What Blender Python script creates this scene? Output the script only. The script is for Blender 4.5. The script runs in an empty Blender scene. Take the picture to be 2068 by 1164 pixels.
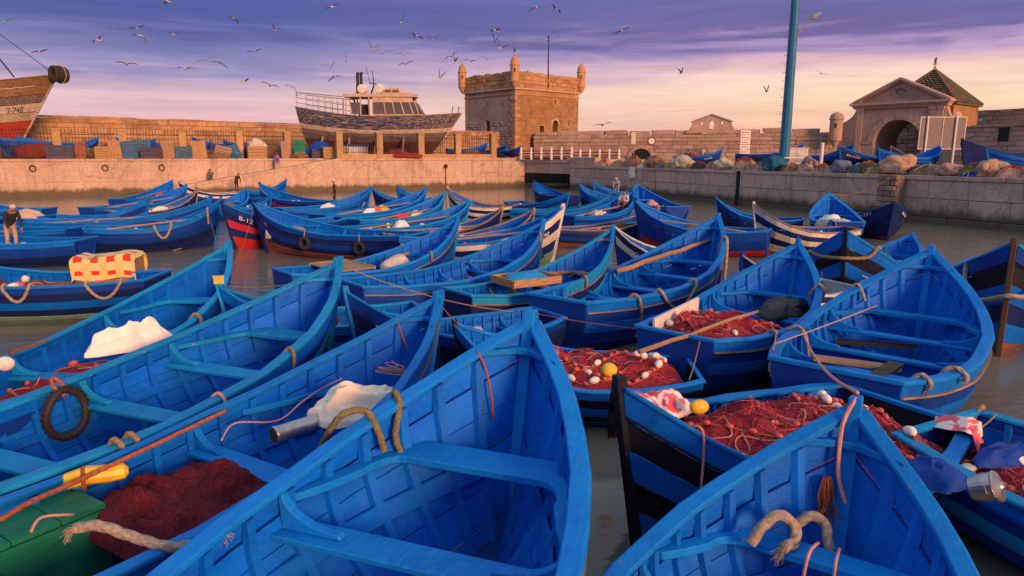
import bpy, bmesh, math, random
from mathutils import Vector, Matrix, noise
R = math.radians
rnd = random.Random(7)
SC = bpy.context.scene
COL = SC.collection

# ------------------------------------------------------------------ camera
EYE, FPX, CX, CY, HORIZON = 3.5, 1400.0, 1034.0, 582.0, 314.0
PITCH = math.atan((CY - HORIZON) / FPX)
cam = bpy.data.cameras.new('camera')
cam.sensor_width = 36.0
cam.lens = 36.0 * FPX / 2068.0
cam.clip_end = 6000
cam_o = bpy.data.objects.new('camera', cam)
cam_o.location = (0, 0, EYE)
cam_o.rotation_euler = (math.pi / 2 - PITCH, 0, 0)
COL.objects.link(cam_o)
SC.camera = cam_o

# ------------------------------------------------------------------ sun, sky, exposure
# the low sun stands behind the camera to the right
SUN_DIR = Vector((math.cos(R(-56)), math.sin(R(-56)), 0)).normalized()
SUN_EL = R(13)
to_sun = Vector((SUN_DIR.x * math.cos(SUN_EL), SUN_DIR.y * math.cos(SUN_EL), math.sin(SUN_EL)))
sl = bpy.data.lights.new('sun', 'SUN')
sl.energy = 3.6
sl.angle = R(16)
sl.color = (1.0, 0.47, 0.22)
so = bpy.data.objects.new('sun', sl)
so.rotation_euler = to_sun.to_track_quat('Z', 'Y').to_euler()
so.location = to_sun * 60
COL.objects.link(so)

vs = SC.view_settings
vs.view_transform = 'Standard'
vs.look = 'None'
vs.exposure = 0.6
vs.gamma = 1.0
vs.use_curve_mapping = False
SC.cycles.use_denoising = True
SC.cycles.max_bounces = 6
SC.cycles.diffuse_bounces = 3
SC.cycles.glossy_bounces = 3
SC.cycles.caustics_reflective = False
SC.cycles.caustics_refractive = False


def s2l(r, g, b):
    f = lambda c: (c / 255) / 12.92 if c / 255 <= 0.04045 else ((c / 255 + 0.055) / 1.055) ** 2.4
    return (f(r), f(g), f(b), 1.0)


class NT:
    def __init__(self, tree):
        self.t = tree
        tree.nodes.clear()

    def n(self, kind, **kw):
        nd = self.t.nodes.new(kind)
        for k, v in kw.items():
            if k.startswith('i_'):
                key = k[2:]
                key = int(key) if key.isdigit() else key.replace('_', ' ')
                s = nd.inputs[key]
                if isinstance(v, bpy.types.NodeSocket):
                    self.t.links.new(v, s)
                else:
                    s.default_value = v
            else:
                setattr(nd, k, v)
        return nd

    def link(self, a, b):
        self.t.links.new(a, b)

    def math(self, op, a, b=None, clamp=False):
        nd = self.t.nodes.new('ShaderNodeMath')
        nd.operation = op
        nd.use_clamp = clamp
        for i, v in enumerate((a, b)):
            if v is None:
                continue
            if isinstance(v, bpy.types.NodeSocket):
                self.t.links.new(v, nd.inputs[i])
            else:
                nd.inputs[i].default_value = v
        return nd.outputs[0]

    def mix(self, fac, a, b, blend='MIX'):
        nd = self.t.nodes.new('ShaderNodeMix')
        nd.data_type = 'RGBA'
        nd.blend_type = blend
        for i, v in ((0, fac), (6, a), (7, b)):
            if isinstance(v, bpy.types.NodeSocket):
                self.t.links.new(v, nd.inputs[i])
            else:
                nd.inputs[i].default_value = v
        return nd.outputs[2]

    def ramp(self, fac, stops, interp='LINEAR'):
        nd = self.t.nodes.new('ShaderNodeValToRGB')
        cr = nd.color_ramp
        cr.interpolation = interp
        while len(cr.elements) < len(stops):
            cr.elements.new(0.5)
        for e, (p, c) in zip(cr.elements, stops):
            e.position = p
            e.color = c if len(c) == 4 else (*c, 1)
        self.t.links.new(fac, nd.inputs[0])
        return nd.outputs[0]

    def vmul(self, v, s):
        nd = self.t.nodes.new('ShaderNodeVectorMath')
        nd.operation = 'MULTIPLY'
        self.t.links.new(v, nd.inputs[0])
        nd.inputs[1].default_value = s
        return nd.outputs[0]

    def vadd(self, v, w):
        nd = self.t.nodes.new('ShaderNodeVectorMath')
        nd.operation = 'ADD'
        self.t.links.new(v, nd.inputs[0])
        self.t.links.new(w, nd.inputs[1])
        return nd.outputs[0]

    def noise(self, vec, scale, detail=4, rough=0.6, dist=0.0):
        nd = self.t.nodes.new('ShaderNodeTexNoise')
        nd.inputs['Scale'].default_value = scale
        nd.inputs['Detail'].default_value = detail
        nd.inputs['Roughness'].default_value = rough
        nd.inputs['Distortion'].default_value = dist
        self.t.links.new(vec, nd.inputs['Vector'])
        return nd.outputs[0]


def make_world():
    w = bpy.data.worlds.new('World')
    SC.world = w
    w.use_nodes = True
    T = NT(w.node_tree)
    tc = T.n('ShaderNodeTexCoord')
    d = tc.outputs['Generated']
    sep = T.n('ShaderNodeSeparateXYZ', i_0=d)
    z = sep.outputs['Z']
    sky = T.n('ShaderNodeTexSky', sky_type='NISHITA', sun_disc=False, sun_elevation=SUN_EL,
              sun_rotation=math.atan2(SUN_DIR.x, SUN_DIR.y), air_density=1.6, dust_density=2.5, ozone_density=3.0)
    sk = T.mix(1.0, sky.outputs[0], (0.10, 0.10, 0.10, 1), 'MULTIPLY')
    # long flat cloud banks drawn out by the wind
    n1 = T.noise(T.vmul(d, (1.1, 1.1, 17)), 1.7, 5, 0.55, 0.35)
    n2 = T.noise(T.vmul(d, (2.0, 2.0, 20)), 2.4, 5, 0.6, 0.8)
    wob = T.math('ADD', T.math('MULTIPLY', T.math('SUBTRACT', n1, 0.5), 0.085), T.math('MULTIPLY', T.math('SUBTRACT', n2, 0.5), 0.075))
    # the wobble fades towards the horizon where clouds lie flat
    zf = T.math('MULTIPLY', z, 6.0, True)
    zz = T.math('ADD', z, T.math('MULTIPLY', wob, T.math('ADD', zf, 0.12)))
    e = T.math('MULTIPLY', T.math('ADD', zz, 0.1), 1 / 1.1, True)
    P = lambda v: (v + 0.1) / 1.1
    cool = T.ramp(e, [(P(-.1), s2l(165, 130, 140)), (P(0.0), s2l(222, 168, 178)), (P(0.03), s2l(232, 182, 190)), (P(0.065), s2l(232, 192, 200)),
                      (P(0.092), s2l(196, 170, 196)), (P(0.108), s2l(150, 142, 190)), (P(0.15), s2l(112, 114, 174)), (P(0.172), s2l(86, 92, 160)),
                      (P(0.215), s2l(84, 96, 168)), (P(0.30), s2l(150, 160, 204)), (P(0.55), s2l(196, 206, 226)), (P(1.0), s2l(196, 208, 230))])
    warm = T.ramp(e, [(P(-.1), s2l(170, 120, 110)), (P(0.0), s2l(236, 168, 158)), (P(0.03), s2l(246, 184, 164)), (P(0.07), s2l(255, 218, 184)),
                      (P(0.095), s2l(252, 214, 198)), (P(0.118), s2l(226, 182, 200)), (P(0.138), s2l(178, 150, 196)), (P(0.158), s2l(118, 104, 162)),
                      (P(0.215), s2l(106, 106, 168)), (P(0.30), s2l(160, 162, 204)), (P(0.55), s2l(200, 206, 224)), (P(1.0), s2l(196, 208, 230))])
    az = T.n('ShaderNodeVectorMath', operation='DOT_PRODUCT', i_0=d, i_1=(0.86, 0.5, 0.0)).outputs['Value']
    az = T.math('MULTIPLY', T.math('SUBTRACT', az, 0.18), 1.75, True)
    c = T.mix(az, cool, warm)
    # streaks: lighter and darker threads inside the banks
    n3 = T.noise(T.vmul(d, (1.3, 1.3, 20)), 2.6, 5, 0.58, 0.7)
    st = T.math('MULTIPLY', T.math('SUBTRACT', n3, 0.5), 0.75)
    c = T.mix(1.0, c, T.n('ShaderNodeCombineColor', i_0=T.math('ADD', st, 1.0), i_1=T.math('ADD', T.math('MULTIPLY', st, 0.95), 1.0),
                          i_2=T.math('ADD', T.math('MULTIPLY', st, 0.8), 1.0)).outputs[0], 'MULTIPLY')
    c = T.mix(0.05, c, sk)
    bg = T.n('ShaderNodeBackground', i_Color=c, i_Strength=0.68)
    out = T.n('ShaderNodeOutputWorld')
    T.link(bg.outputs[0], out.inputs[0])


make_world()


# ------------------------------------------------------------------ photo rays, used only to measure where things stand
def ray(x, y):
    v = Vector((x - CX, FPX * math.cos(PITCH) + (CY - y) * math.sin(PITCH), -FPX * math.sin(PITCH) + (CY - y) * math.cos(PITCH)))
    return v


def px(x, y, z):
    r = ray(x, y)
    t = (z - EYE) / r.z
    return Vector((r.x * t, r.y * t, z))


def at(x, y, Y):
    r = ray(x, y)
    t = Y / r.y
    return Vector((r.x * t, Y, EYE + r.z * t))


def tag(o, label=None, cat=None, group=None, kind=None):
    if label: o['label'] = label
    if cat: o['category'] = cat
    if group: o['group'] = group
    if kind: o['kind'] = kind
    return o


def empty(name, loc=(0, 0, 0), rz=0.0, label=None, cat=None, group=None):
    o = bpy.data.objects.new(name, None)
    o.location = loc
    o.rotation_euler = (0, 0, rz)
    COL.objects.link(o)
    return tag(o, label, cat, group)


def link(name, me, mats=None, parent=None, loc=None, rot=None, scale=None, kind=None):
    o = bpy.data.objects.new(name, me)
    COL.objects.link(o)
    if parent is not None: o.parent = parent
    if loc is not None: o.location = loc
    if rot is not None: o.rotation_euler = rot
    if scale is not None: o.scale = scale
    if mats is not None:
        if not isinstance(mats, (list, tuple)): mats = [mats]
        for i, m in enumerate(mats):
            if i < len(o.material_slots):
                o.material_slots[i].link = 'OBJECT'
                o.material_slots[i].material = m
    if kind: o['kind'] = kind
    return o


class MB:
    """collects faces of one piece"""
    def __init__(self):
        self.v, self.f, self.mi = [], [], []

    def add(self, verts, faces, mi=0):
        b = len(self.v)
        self.v += [tuple(p) for p in verts]
        for f in faces:
            self.f.append(tuple(b + i for i in f))
            self.mi.append(mi)

    def box(self, c, s, rz=0.0, M=None, mi=0, taper=1.0):
        hx, hy, hz = s[0] / 2, s[1] / 2, s[2] / 2
        vs_ = []
        for z in (-1, 1):
            k = taper if z > 0 else 1.0
            for (x, y) in ((-1, -1), (1, -1), (1, 1), (-1, 1)):
                vs_.append(Vector((x * hx * k, y * hy * k, z * hz)))
        m = Matrix.Translation(Vector(c)) @ (M if M is not None else Matrix.Rotation(rz, 4, 'Z'))
        self.add([m @ p for p in vs_], [(3, 2, 1, 0), (4, 5, 6, 7), (0, 1, 5, 4), (1, 2, 6, 5), (2, 3, 7, 6), (3, 0, 4, 7)], mi)
        return self

    def bar(self, a, b, w, h=None, mi=0, up=Vector((0, 0, 1))):
        a, b = Vector(a), Vector(b)
        h = h or w
        d = (b - a)
        L = d.length
        d.normalize()
        u = up if abs(d.dot(up)) < 0.98 else Vector((1, 0, 0))
        s = d.cross(u).normalized()
        u = s.cross(d)
        vs_ = []
        for p in (a, b):
            for (i, j) in ((-1, -1), (1, -1), (1, 1), (-1, 1)):
                vs_.append(p + s * (i * w / 2) + u * (j * h / 2))
        self.add(vs_, [(0, 1, 2, 3), (7, 6, 5, 4), (4, 5, 1, 0), (5, 6, 2, 1), (6, 7, 3, 2), (7, 4, 0, 3)], mi)
        return self

    def tube(self, pts, r, n=8, cap=True, mi=0, lobes=0, twist=0.0, closed=False):
        pts = [Vector(p) for p in pts]
        m = len(pts)
        rs = r if isinstance(r, (list, tuple)) else [r] * m
        prev = None
        vs_ = []
        dist = 0.0
        for i, p in enumerate(pts):
            if closed:
                d = pts[(i + 1) % m] - pts[i - 1]
            else:
                d = pts[min(i + 1, m - 1)] - pts[max(i - 1, 0)]
            d.normalize()
            if prev is None:
                u = Vector((0, 0, 1)) if abs(d.z) < 0.9 else Vector((1, 0, 0))
                s = d.cross(u).normalized()
            else:
                s = prev - d * prev.dot(d)
                s.normalize()
            prev = s
            u = s.cross(d)
            if i: dist += (p - pts[i - 1]).length
            for k in range(n):
                a = 2 * math.pi * k / n
                rr = rs[i] * (1 + (0.26 * abs(math.cos(lobes * a * .5 + twist * dist)) - .1 if lobes else 0))
                vs_.append(p + s * (math.cos(a) * rr) + u * (math.sin(a) * rr))
        fs = []
        for i in range(m if closed else m - 1):
            j = (i + 1) % m
            for k in range(n):
                l = (k + 1) % n
                fs.append((i * n + k, i * n + l, j * n + l, j * n + k))
        if cap and not closed:
            fs.append(tuple(range(n - 1, -1, -1)))
            fs.append(tuple((m - 1) * n + k for k in range(n)))
        self.add(vs_, fs, mi)
        return self

    def lathe(self, prof, c=(0, 0, 0), n=16, mi=0, M=None):
        vs_, fs = [], []
        m = len(prof)
        for (r, z) in prof:
            for k in range(n):
                a = 2 * math.pi * k / n
                p = Vector((r * math.cos(a), r * math.sin(a), z))
                vs_.append((M @ p if M is not None else p) + Vector(c))
        for i in range(m - 1):
            for k in range(n):
                l = (k + 1) % n
                fs.append((i * n + k, i * n + l, (i + 1) * n + l, (i + 1) * n + k))
        fs.append(tuple(range(n - 1, -1, -1)))
        fs.append(tuple((m - 1) * n + k for k in range(n)))
        self.add(vs_, fs, mi)
        return self

    def ball(self, c, r, n=10, m=6, mi=0, M=None):
        prof = []
        for i in range(m + 1):
            a = -math.pi / 2 + math.pi * i / m
            prof.append((max(1e-3, math.cos(a)), math.sin(a)))
        rr = Vector(r) if not isinstance(r, (int, float)) else Vector((r, r, r))
        S = Matrix.Diagonal((*rr, 1))
        self.lathe(prof, c, n, mi, (M @ S) if M is not None else S)
        return self

    def prism(self, poly, d, mi=0):
        """poly: 3d points of a planar outline; d: extrusion vector"""
        n = len(poly)
        d = Vector(d)
        vs_ = [Vector(p) for p in poly] + [Vector(p) + d for p in poly]
        fs = [tuple(range(n - 1, -1, -1)), tuple(range(n, 2 * n))]
        for i in range(n):
            j = (i + 1) % n
            fs.append((i, j, n + j, n + i))
        self.add(vs_, fs, mi)
        return self

    def strip(self, secs, closed_sec=True, cap=True, mi=None):
        """loft of equal-length sections; mi: material per section edge"""
        n = len(secs[0])
        vs_ = [p for s in secs for p in s]
        b = len(self.v)
        self.v += [tuple(p) for p in vs_]
        for i in range(len(secs) - 1):
            for k in range(n if closed_sec else n - 1):
                l = (k + 1) % n
                self.f.append((b + i * n + k, b + i * n + l, b + (i + 1) * n + l, b + (i + 1) * n + k))
                self.mi.append(mi[k] if mi else 0)
        if cap and closed_sec:
            self.f.append(tuple(b + k for k in range(n - 1, -1, -1)))
            self.mi.append(0)
            self.f.append(tuple(b + (len(secs) - 1) * n + k for k in range(n)))
            self.mi.append(0)
        return self

    def mesh(self, name, nm=1, smooth=False, fix=True):
        me = bpy.data.meshes.new(name)
        me.from_pydata(self.v, [], self.f)
        for _ in range(nm): me.materials.append(None)
        if max(self.mi, default=0) > 0:
            me.polygons.foreach_set('material_index', self.mi)
        if fix:
            bm = bmesh.new()
            bm.from_mesh(me)
            bmesh.ops.recalc_face_normals(bm, faces=bm.faces)
            bm.to_mesh(me)
            bm.free()
        if smooth:
            me.polygons.foreach_set('use_smooth', [True] * len(me.polygons))
        me.update()
        return me

    def build(self, name, mats, parent=None, smooth=False, loc=None, rot=None, scale=None, kind=None):
        if not isinstance(mats, (list, tuple)): mats = [mats]
        me = self.mesh(name, len(mats), smooth)
        return link(name, me, mats, parent, loc, rot, scale, kind)


def holed_panel(name, outline, holes, thick, M, mats, parent=None):
    """wall slab with openings: outline and holes are 2d loops (x along wall, z up); thickness goes to +y (inwards)"""
    bm = bmesh.new()
    edges = []
    for loop in [outline] + holes:
        vsl = [bm.verts.new((p[0], 0, p[1])) for p in loop]
        for i in range(len(vsl)):
            edges.append(bm.edges.new((vsl[i], vsl[(i + 1) % len(vsl)])))
    bmesh.ops.triangle_fill(bm, use_beauty=True, use_dissolve=False, edges=edges)
    geo = bmesh.ops.extrude_face_region(bm, geom=list(bm.faces))
    vv = [g for g in geo['geom'] if isinstance(g, bmesh.types.BMVert)]
    bmesh.ops.translate(bm, verts=vv, vec=(0, thick, 0))
    bmesh.ops.recalc_face_normals(bm, faces=bm.faces)
    me = bpy.data.meshes.new(name)
    bm.to_mesh(me)
    bm.free()
    me.transform(M)
    me.materials.append(None)
    return link(name, me, mats, parent)


def arch_loop(x0, x1, z0, zs, n=12):
    """opening with a round head: from z0 up to springing zs"""
    r = (x1 - x0) / 2
    c = (x0 + x1) / 2
    pts = [(x0, z0)]
    for i in range(n + 1):
        a = math.pi - math.pi * i / n
        pts.append((c + r * math.cos(a), zs + r * math.sin(a)))
    pts.append((x1, z0))
    return pts


def frame_m(p0, p1):
    """matrix with x along p0->p1 (horizontal), y pointing away from the viewer side, z up, origin p0"""
    d = (Vector(p1) - Vector(p0))
    d.z = 0
    d.normalize()
    y = Vector((-d.y, d.x, 0))
    m = Matrix((( d.x, y.x, 0, p0[0]), (d.y, y.y, 0, p0[1]), (0, 0, 1, p0[2]), (0, 0, 0, 1)))
    return m


# ------------------------------------------------------------------ materials
def base(name):
    m = bpy.data.materials.new(name)
    m.use_nodes = True
    T = NT(m.node_tree)
    out = T.n('ShaderNodeOutputMaterial')
    b = T.n('ShaderNodeBsdfPrincipled')
    T.link(b.outputs[0], out.inputs[0])
    return m, T, b


def objvec(T, spread=37.0):
    tc = T.n('ShaderNodeTexCoord')
    oi = T.n('ShaderNodeObjectInfo')
    k = T.math('MULTIPLY', oi.outputs['Random'], spread)
    cv = T.n('ShaderNodeCombineXYZ', i_0=k, i_1=k, i_2=k)
    return T.vadd(tc.outputs['Object'], cv.outputs[0]), oi.outputs['Random']


def bump(T, b, h, dist=0.02, strength=0.5):
    bp_ = T.n('ShaderNodeBump', i_Height=h, i_Distance=dist, i_Strength=strength)
    T.link(bp_.outputs[0], b.inputs['Normal'])


def paint(name, col, wear=0.5, under=(0.33, 0.24, 0.16, 1), alt=None, rough=0.42, chip_scale=5.0, grime=0.6, aniso=(1.0, 2.6, 2.6)):
    """old brush-painted wood: uneven coats, chips down to the wood, grime, grain in relief"""
    m, T, b = base(name)
    v, r = objvec(T)
    col = (*col[:3], 1)
    alt = (*alt[:3], 1) if alt else tuple(c * 0.62 for c in col[:3]) + (1,)
    n1 = T.noise(v, 1.7, 5, 0.65, 0.4)
    c = T.mix(T.ramp(n1, [(0.32, (0, 0, 0)), (0.68, (1, 1, 1))]), col, alt)
    hv = T.n('ShaderNodeHueSaturation', i_Saturation=1.0, i_Color=c)
    T.link(T.math('ADD', T.math('MULTIPLY', r, 0.30), 0.85), hv.inputs['Value'])
    c = hv.outputs[0]
    # brush streaks and scuffs along the plank
    stv = T.noise(T.vmul(v, (1.2, 10, 14)), 3.0, 6, 0.7, 0.3)
    c = T.mix(T.math('MULTIPLY', T.ramp(stv, [(0.45, (0, 0, 0)), (0.72, (1, 1, 1))]), 0.35), c, tuple(min(1, x * 1.45 + 0.006) for x in col[:3]) + (1,))
    # grime
    gn = T.noise(v, 4.2, 6, 0.7, 0.8)
    gm = T.math('MULTIPLY', T.ramp(gn, [(0.55, (0, 0, 0)), (0.75, (1, 1, 1))]), grime)
    c = T.mix(gm, c, tuple(x * 0.35 + 0.004 for x in col[:3]) + (1,))
    # salt drips and dirty runs down the planks
    dr = T.noise(T.vmul(v, (9, 9, 1.1)), 2.2, 4, 0.7, 0.2)
    c = T.mix(T.math('MULTIPLY', T.ramp(dr, [(0.56, (0, 0, 0)), (0.74, (1, 1, 1))]), grime * 0.55), c, tuple(x * 0.5 + 0.008 for x in col[:3]) + (1,))
    sc_ = T.noise(T.vmul(v, (3, 9, 9)), 9.0, 3, 0.75, 0.1)
    c = T.mix(T.math('MULTIPLY', T.ramp(sc_, [(0.66, (0, 0, 0)), (0.72, (1, 1, 1))]), 0.55), c, tuple(min(1, x * 0.55 + 0.11) for x in col[:3]) + (1,))
    # chips
    ch = T.noise(T.vmul(v, aniso), chip_scale, 5, 0.72, 0.2)
    th = 0.78 - 0.20 * wear
    cm = T.ramp(ch, [(th - 0.015, (0, 0, 0)), (th + 0.015, (1, 1, 1))])
    wn = T.noise(T.vmul(v, (1.5, 20, 20)), 4, 4, 0.6)
    uc = T.mix(wn, under, tuple(x * 0.45 for x in under[:3]) + (1,))
    c = T.mix(cm, c, uc)
    T.link(c, b.inputs['Base Color'])
    T.link(T.math('ADD', T.math('MULTIPLY', gn, 0.35), rough - 0.04), b.inputs['Roughness'])
    b.inputs['Specular IOR Level'].default_value = 0.13
    h = T.math('SUBTRACT', T.math('ADD', T.math('MULTIPLY', stv, 0.6), T.math('MULTIPLY', n1, 0.4)), T.math('MULTIPLY', cm, 0.5))
    bump(T, b, h, 0.012, 0.55)
    return m


def stone(name, c1, c2, scale=3.0, rough=0.9, tide=None, bumpd=0.05, stain=0.5, vary=0.3, mortar=None, bs=(1.0, 0.42)):
    """weathered masonry: two tones, dark run-off stains, pitted relief; tide: height of the weed line"""
    m, T, b = base(name)
    tc = T.n('ShaderNodeTexCoord')
    geo = T.n('ShaderNodeNewGeometry')
    pos = geo.outputs['Position']
    oi = T.n('ShaderNodeObjectInfo')
    n1 = T.noise(pos, scale * 0.25, 4, 0.65, 0.3)
    n2 = T.noise(pos, scale * 2.2, 5, 0.75, 0.2)
    c = T.mix(T.ramp(n1, [(0.3, (0, 0, 0)), (0.7, (1, 1, 1))]), (*c1, 1), (*c2, 1))
    c = T.mix(T.math('MULTIPLY', T.ramp(n2, [(0.42, (0, 0, 0)), (0.7, (1, 1, 1))]), 0.6), c, tuple(x * 0.55 for x in c2) + (1,))
    run = T.noise(T.vmul(pos, (1.6, 1.6, 0.18)), 1.3, 5, 0.7)
    c = T.mix(T.math('MULTIPLY', T.ramp(run, [(0.5, (0, 0, 0)), (0.74, (1, 1, 1))]), stain), c, tuple(x * 0.34 for x in c1) + (1,))
    hv = T.n('ShaderNodeHueSaturation', i_Color=c)
    T.link(T.math('ADD', T.math('MULTIPLY', oi.outputs['Random'], vary), 1 - vary / 2), hv.inputs['Value'])
    c = hv.outputs[0]
    h = T.math('ADD', T.math('MULTIPLY', n2, 0.7), T.math('MULTIPLY', n1, 0.5))
    vo = T.n('ShaderNodeTexVoronoi', feature='DISTANCE_TO_EDGE', i_Scale=0.35)
    T.link(T.vadd(pos, T.n('ShaderNodeCombineXYZ', i_0=T.math('MULTIPLY', n2, 1.6), i_1=T.math('MULTIPLY', n1, 2.0), i_2=T.math('MULTIPLY', n2, 1.2)).outputs[0]), vo.inputs['Vector'])
    ck = T.ramp(vo.outputs['Distance'], [(0.004, (1, 1, 1)), (0.018, (0, 0, 0))])
    c = T.mix(T.math('MULTIPLY', ck, 0.45), c, tuple(x * 0.25 for x in c2) + (1,))
    if tide is not None:
        sp = T.n('ShaderNodeSeparateXYZ', i_0=pos)
        tn = T.noise(T.vmul(pos, (1, 1, 0.5)), 1.2, 6, 0.7)
        zt = T.math('ADD', sp.outputs['Z'], T.math('MULTIPLY', T.math('SUBTRACT', tn, 0.5), -1.1))
        tm = T.ramp(T.math('DIVIDE', zt, tide * 2), [(0.30, (1, 1, 1)), (0.52, (0, 0, 0))])
        wet = T.mix(n2, (0.035, 0.040, 0.020, 1), (0.075, 0.062, 0.040, 1))
        c = T.mix(T.math('MULTIPLY', tm, 0.85), c, wet)
    T.link(c, b.inputs['Base Color'])
    b.inputs['Roughness'].default_value = rough
    b.inputs['Specular IOR Level'].default_value = 0.2
    bump(T, b, h, bumpd, 0.8)
    return m


def plain(name, col, rough=0.6, metal=0.0, var=0.35, scale=6.0, bumpd=0.01, spec=0.4, fib=None):
    m, T, b = base(name)
    v, r = objvec(T)
    n = T.noise(T.vmul(v, fib) if fib else v, scale, 6, 0.65, 0.2)
    col = (*col[:3], 1)
    c = T.mix(T.ramp(n, [(0.3, (0, 0, 0)), (0.7, (1, 1, 1))]), tuple(x * (1 - var) for x in col[:3]) + (1,), tuple(min(1, x * (1 + var * 0.6)) for x in col[:3]) + (1,))
    T.link(c, b.inputs['Base Color'])
    b.inputs['Roughness'].default_value = rough
    b.inputs['Metallic'].default_value = metal
    b.inputs['Specular IOR Level'].default_value = spec
    bump(T, b, n, bumpd, 0.6)
    return m


def netmat(name, col, scale=60):
    m, T, b = base(name)
    v, r = objvec(T)
    n = T.noise(v, 3.0, 6, 0.7, 1.2)
    f = T.noise(T.vmul(v, (1, 1.0, 1.0)), scale, 3, 0.7, 2.0)
    col = (*col[:3], 1)
    c = T.mix(T.ramp(n, [(0.3, (0, 0, 0)), (0.7, (1, 1, 1))]), tuple(x * 0.38 for x in col[:3]) + (1,), col)
    c = T.mix(T.math('MULTIPLY', T.ramp(f, [(0.45, (0, 0, 0)), (0.62, (1, 1, 1))]), 0.6), c, tuple(min(1, x * 1.7 + 0.02) for x in col[:3]) + (1,))
    T.link(c, b.inputs['Base Color'])
    b.inputs['Roughness'].default_value = 0.95
    b.inputs['Specular IOR Level'].default_value = 0.1
    bump(T, b, T.math('ADD', f, T.math('MULTIPLY', n, 2.0)), 0.03, 0.9)
    return m


M = {}
BLUE = (0.001, 0.142, 0.600)
M['blue'] = paint('blue_paint', BLUE, 0.42, alt=(0.001, 0.082, 0.44), under=(0.10, 0.16, 0.26, 1))
M['blue_in'] = paint('blue_inside_paint', (0.001, 0.130, 0.62), 0.45, alt=(0.001, 0.092, 0.50), under=(0.02, 0.05, 0.14, 1))
M['azure'] = paint('azure_rail_paint', (0.003, 0.190, 0.60), 0.66, alt=(0.002, 0.130, 0.50), under=(0.17, 0.20, 0.24, 1), chip_scale=7)
M['teal'] = paint('teal_paint', (0.005, 0.245, 0.54), 0.66, alt=(0.003, 0.165, 0.44), under=(0.30, 0.26, 0.20, 1), chip_scale=8)
M['navy'] = paint('navy_paint', (0.008, 0.020, 0.115), 0.4, alt=(0.005, 0.013, 0.08), under=(0.05, 0.08, 0.16, 1), rough=0.36)
M['royal'] = paint('royal_hull_paint', (0.004, 0.045, 0.32), 0.35, alt=(0.003, 0.030, 0.22), under=(0.05, 0.09, 0.18, 1), rough=0.36)
M['black'] = paint('tar_black_paint', (0.012, 0.014, 0.026), 0.45, under=(0.13, 0.10, 0.07, 1), rough=0.4)
M['white'] = paint('chipped_white_paint', (0.62, 0.58, 0.52), 0.75, under=(0.22, 0.16, 0.11, 1), chip_scale=4)
M['redbot'] = paint('red_bottom_paint', (0.36, 0.020, 0.018), 0.5, under=(0.14, 0.05, 0.03, 1))
M['rust'] = paint('rust_bottom_paint', (0.23, 0.075, 0.045), 0.6, under=(0.12, 0.06, 0.04, 1))
M['greenbot'] = paint('pale_green_bottom_paint', (0.19, 0.34, 0.22), 0.6, under=(0.22, 0.2, 0.14, 1))
M['pink'] = paint('pink_red_stripe_paint', (0.50, 0.022, 0.065), 0.4, under=(0.2, 0.05, 0.05, 1))
M['wornrail'] = paint('bare_worn_rail', (0.30, 0.20, 0.13), 0.65, alt=(0.17, 0.11, 0.075), under=(0.02, 0.10, 0.28, 1), chip_scale=3)
M['floorpaint'] = paint('dirty_bottom_boards', (0.003, 0.060, 0.27), 0.6, alt=(0.004, 0.025, 0.10), under=(0.02, 0.022, 0.03, 1), grime=0.95)
M['wood'] = plain('weathered_wood', (0.30, 0.185, 0.105), 0.8, var=0.5, scale=3, fib=(1, 14, 14), bumpd=0.02)
M['crate'] = plain('crate_wood', (0.36, 0.21, 0.10), 0.85, var=0.5, scale=3, fib=(2, 8, 12), bumpd=0.02)
M['darkwood'] = plain('dark_wood', (0.075, 0.045, 0.030), 0.85, var=0.5, scale=3, fib=(2, 8, 12), bumpd=0.02)
M['crateblue'] = paint('faded_blue_crate', (0.03, 0.11, 0.22), 0.6, under=(0.24, 0.16, 0.10, 1))
M['cratenavy'] = paint('grey_navy_crate', (0.055, 0.06, 0.11), 0.5, under=(0.16, 0.12, 0.09, 1))
M['rope'] = plain('manila_rope', (0.27, 0.185, 0.10), 0.95, var=0.5, scale=30, bumpd=0.01, spec=0.1)
M['greenrope'] = plain('greenish_rope', (0.17, 0.15, 0.075), 0.95, var=0.5, scale=30, bumpd=0.01, spec=0.1)
M['greyrope'] = plain('grey_frayed_rope', (0.30, 0.25, 0.20), 0.95, var=0.5, scale=30, bumpd=0.01, spec=0.1)
M['pinkrope'] = plain('faded_pink_rope', (0.52, 0.25, 0.22), 0.9, var=0.3, scale=40, bumpd=0.005, spec=0.1)
M['rustrope'] = plain('rusty_orange_rope', (0.34, 0.10, 0.055), 0.95, var=0.5, scale=30, bumpd=0.01, spec=0.1)
M['yellowrope'] = plain('yellow_rope_end', (0.62, 0.42, 0.06), 0.9, var=0.4, scale=30, bumpd=0.01)
M['rubber'] = plain('old_rubber', (0.022, 0.018, 0.015), 0.7, var=0.4, scale=14, bumpd=0.006)
M['cream'] = plain('cream_sheeting', (0.82, 0.72, 0.56), 0.75, var=0.16, scale=3, bumpd=0.03)
M['whitecloth'] = plain('white_sacking', (0.80, 0.74, 0.66), 0.8, var=0.16, scale=4, bumpd=0.03)
M['greynylon'] = plain('grey_white_netting', (0.48, 0.45, 0.40), 0.9, var=0.4, scale=12, bumpd=0.03)
M['blackplastic'] = plain('black_tarp', (0.014, 0.013, 0.018), 0.35, var=0.4, scale=6, bumpd=0.03)
M['bluetarp'] = plain('blue_tarp', (0.006, 0.05, 0.32), 0.6, var=0.4, scale=9, bumpd=0.04, spec=0.2)
M['steel'] = plain('dull_aluminium', (0.45, 0.43, 0.42), 0.35, 0.9, var=0.3, scale=8, bumpd=0.006)
M['float_w'] = plain('white_float', (0.72, 0.66, 0.60), 0.5, var=0.3, scale=9)
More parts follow.
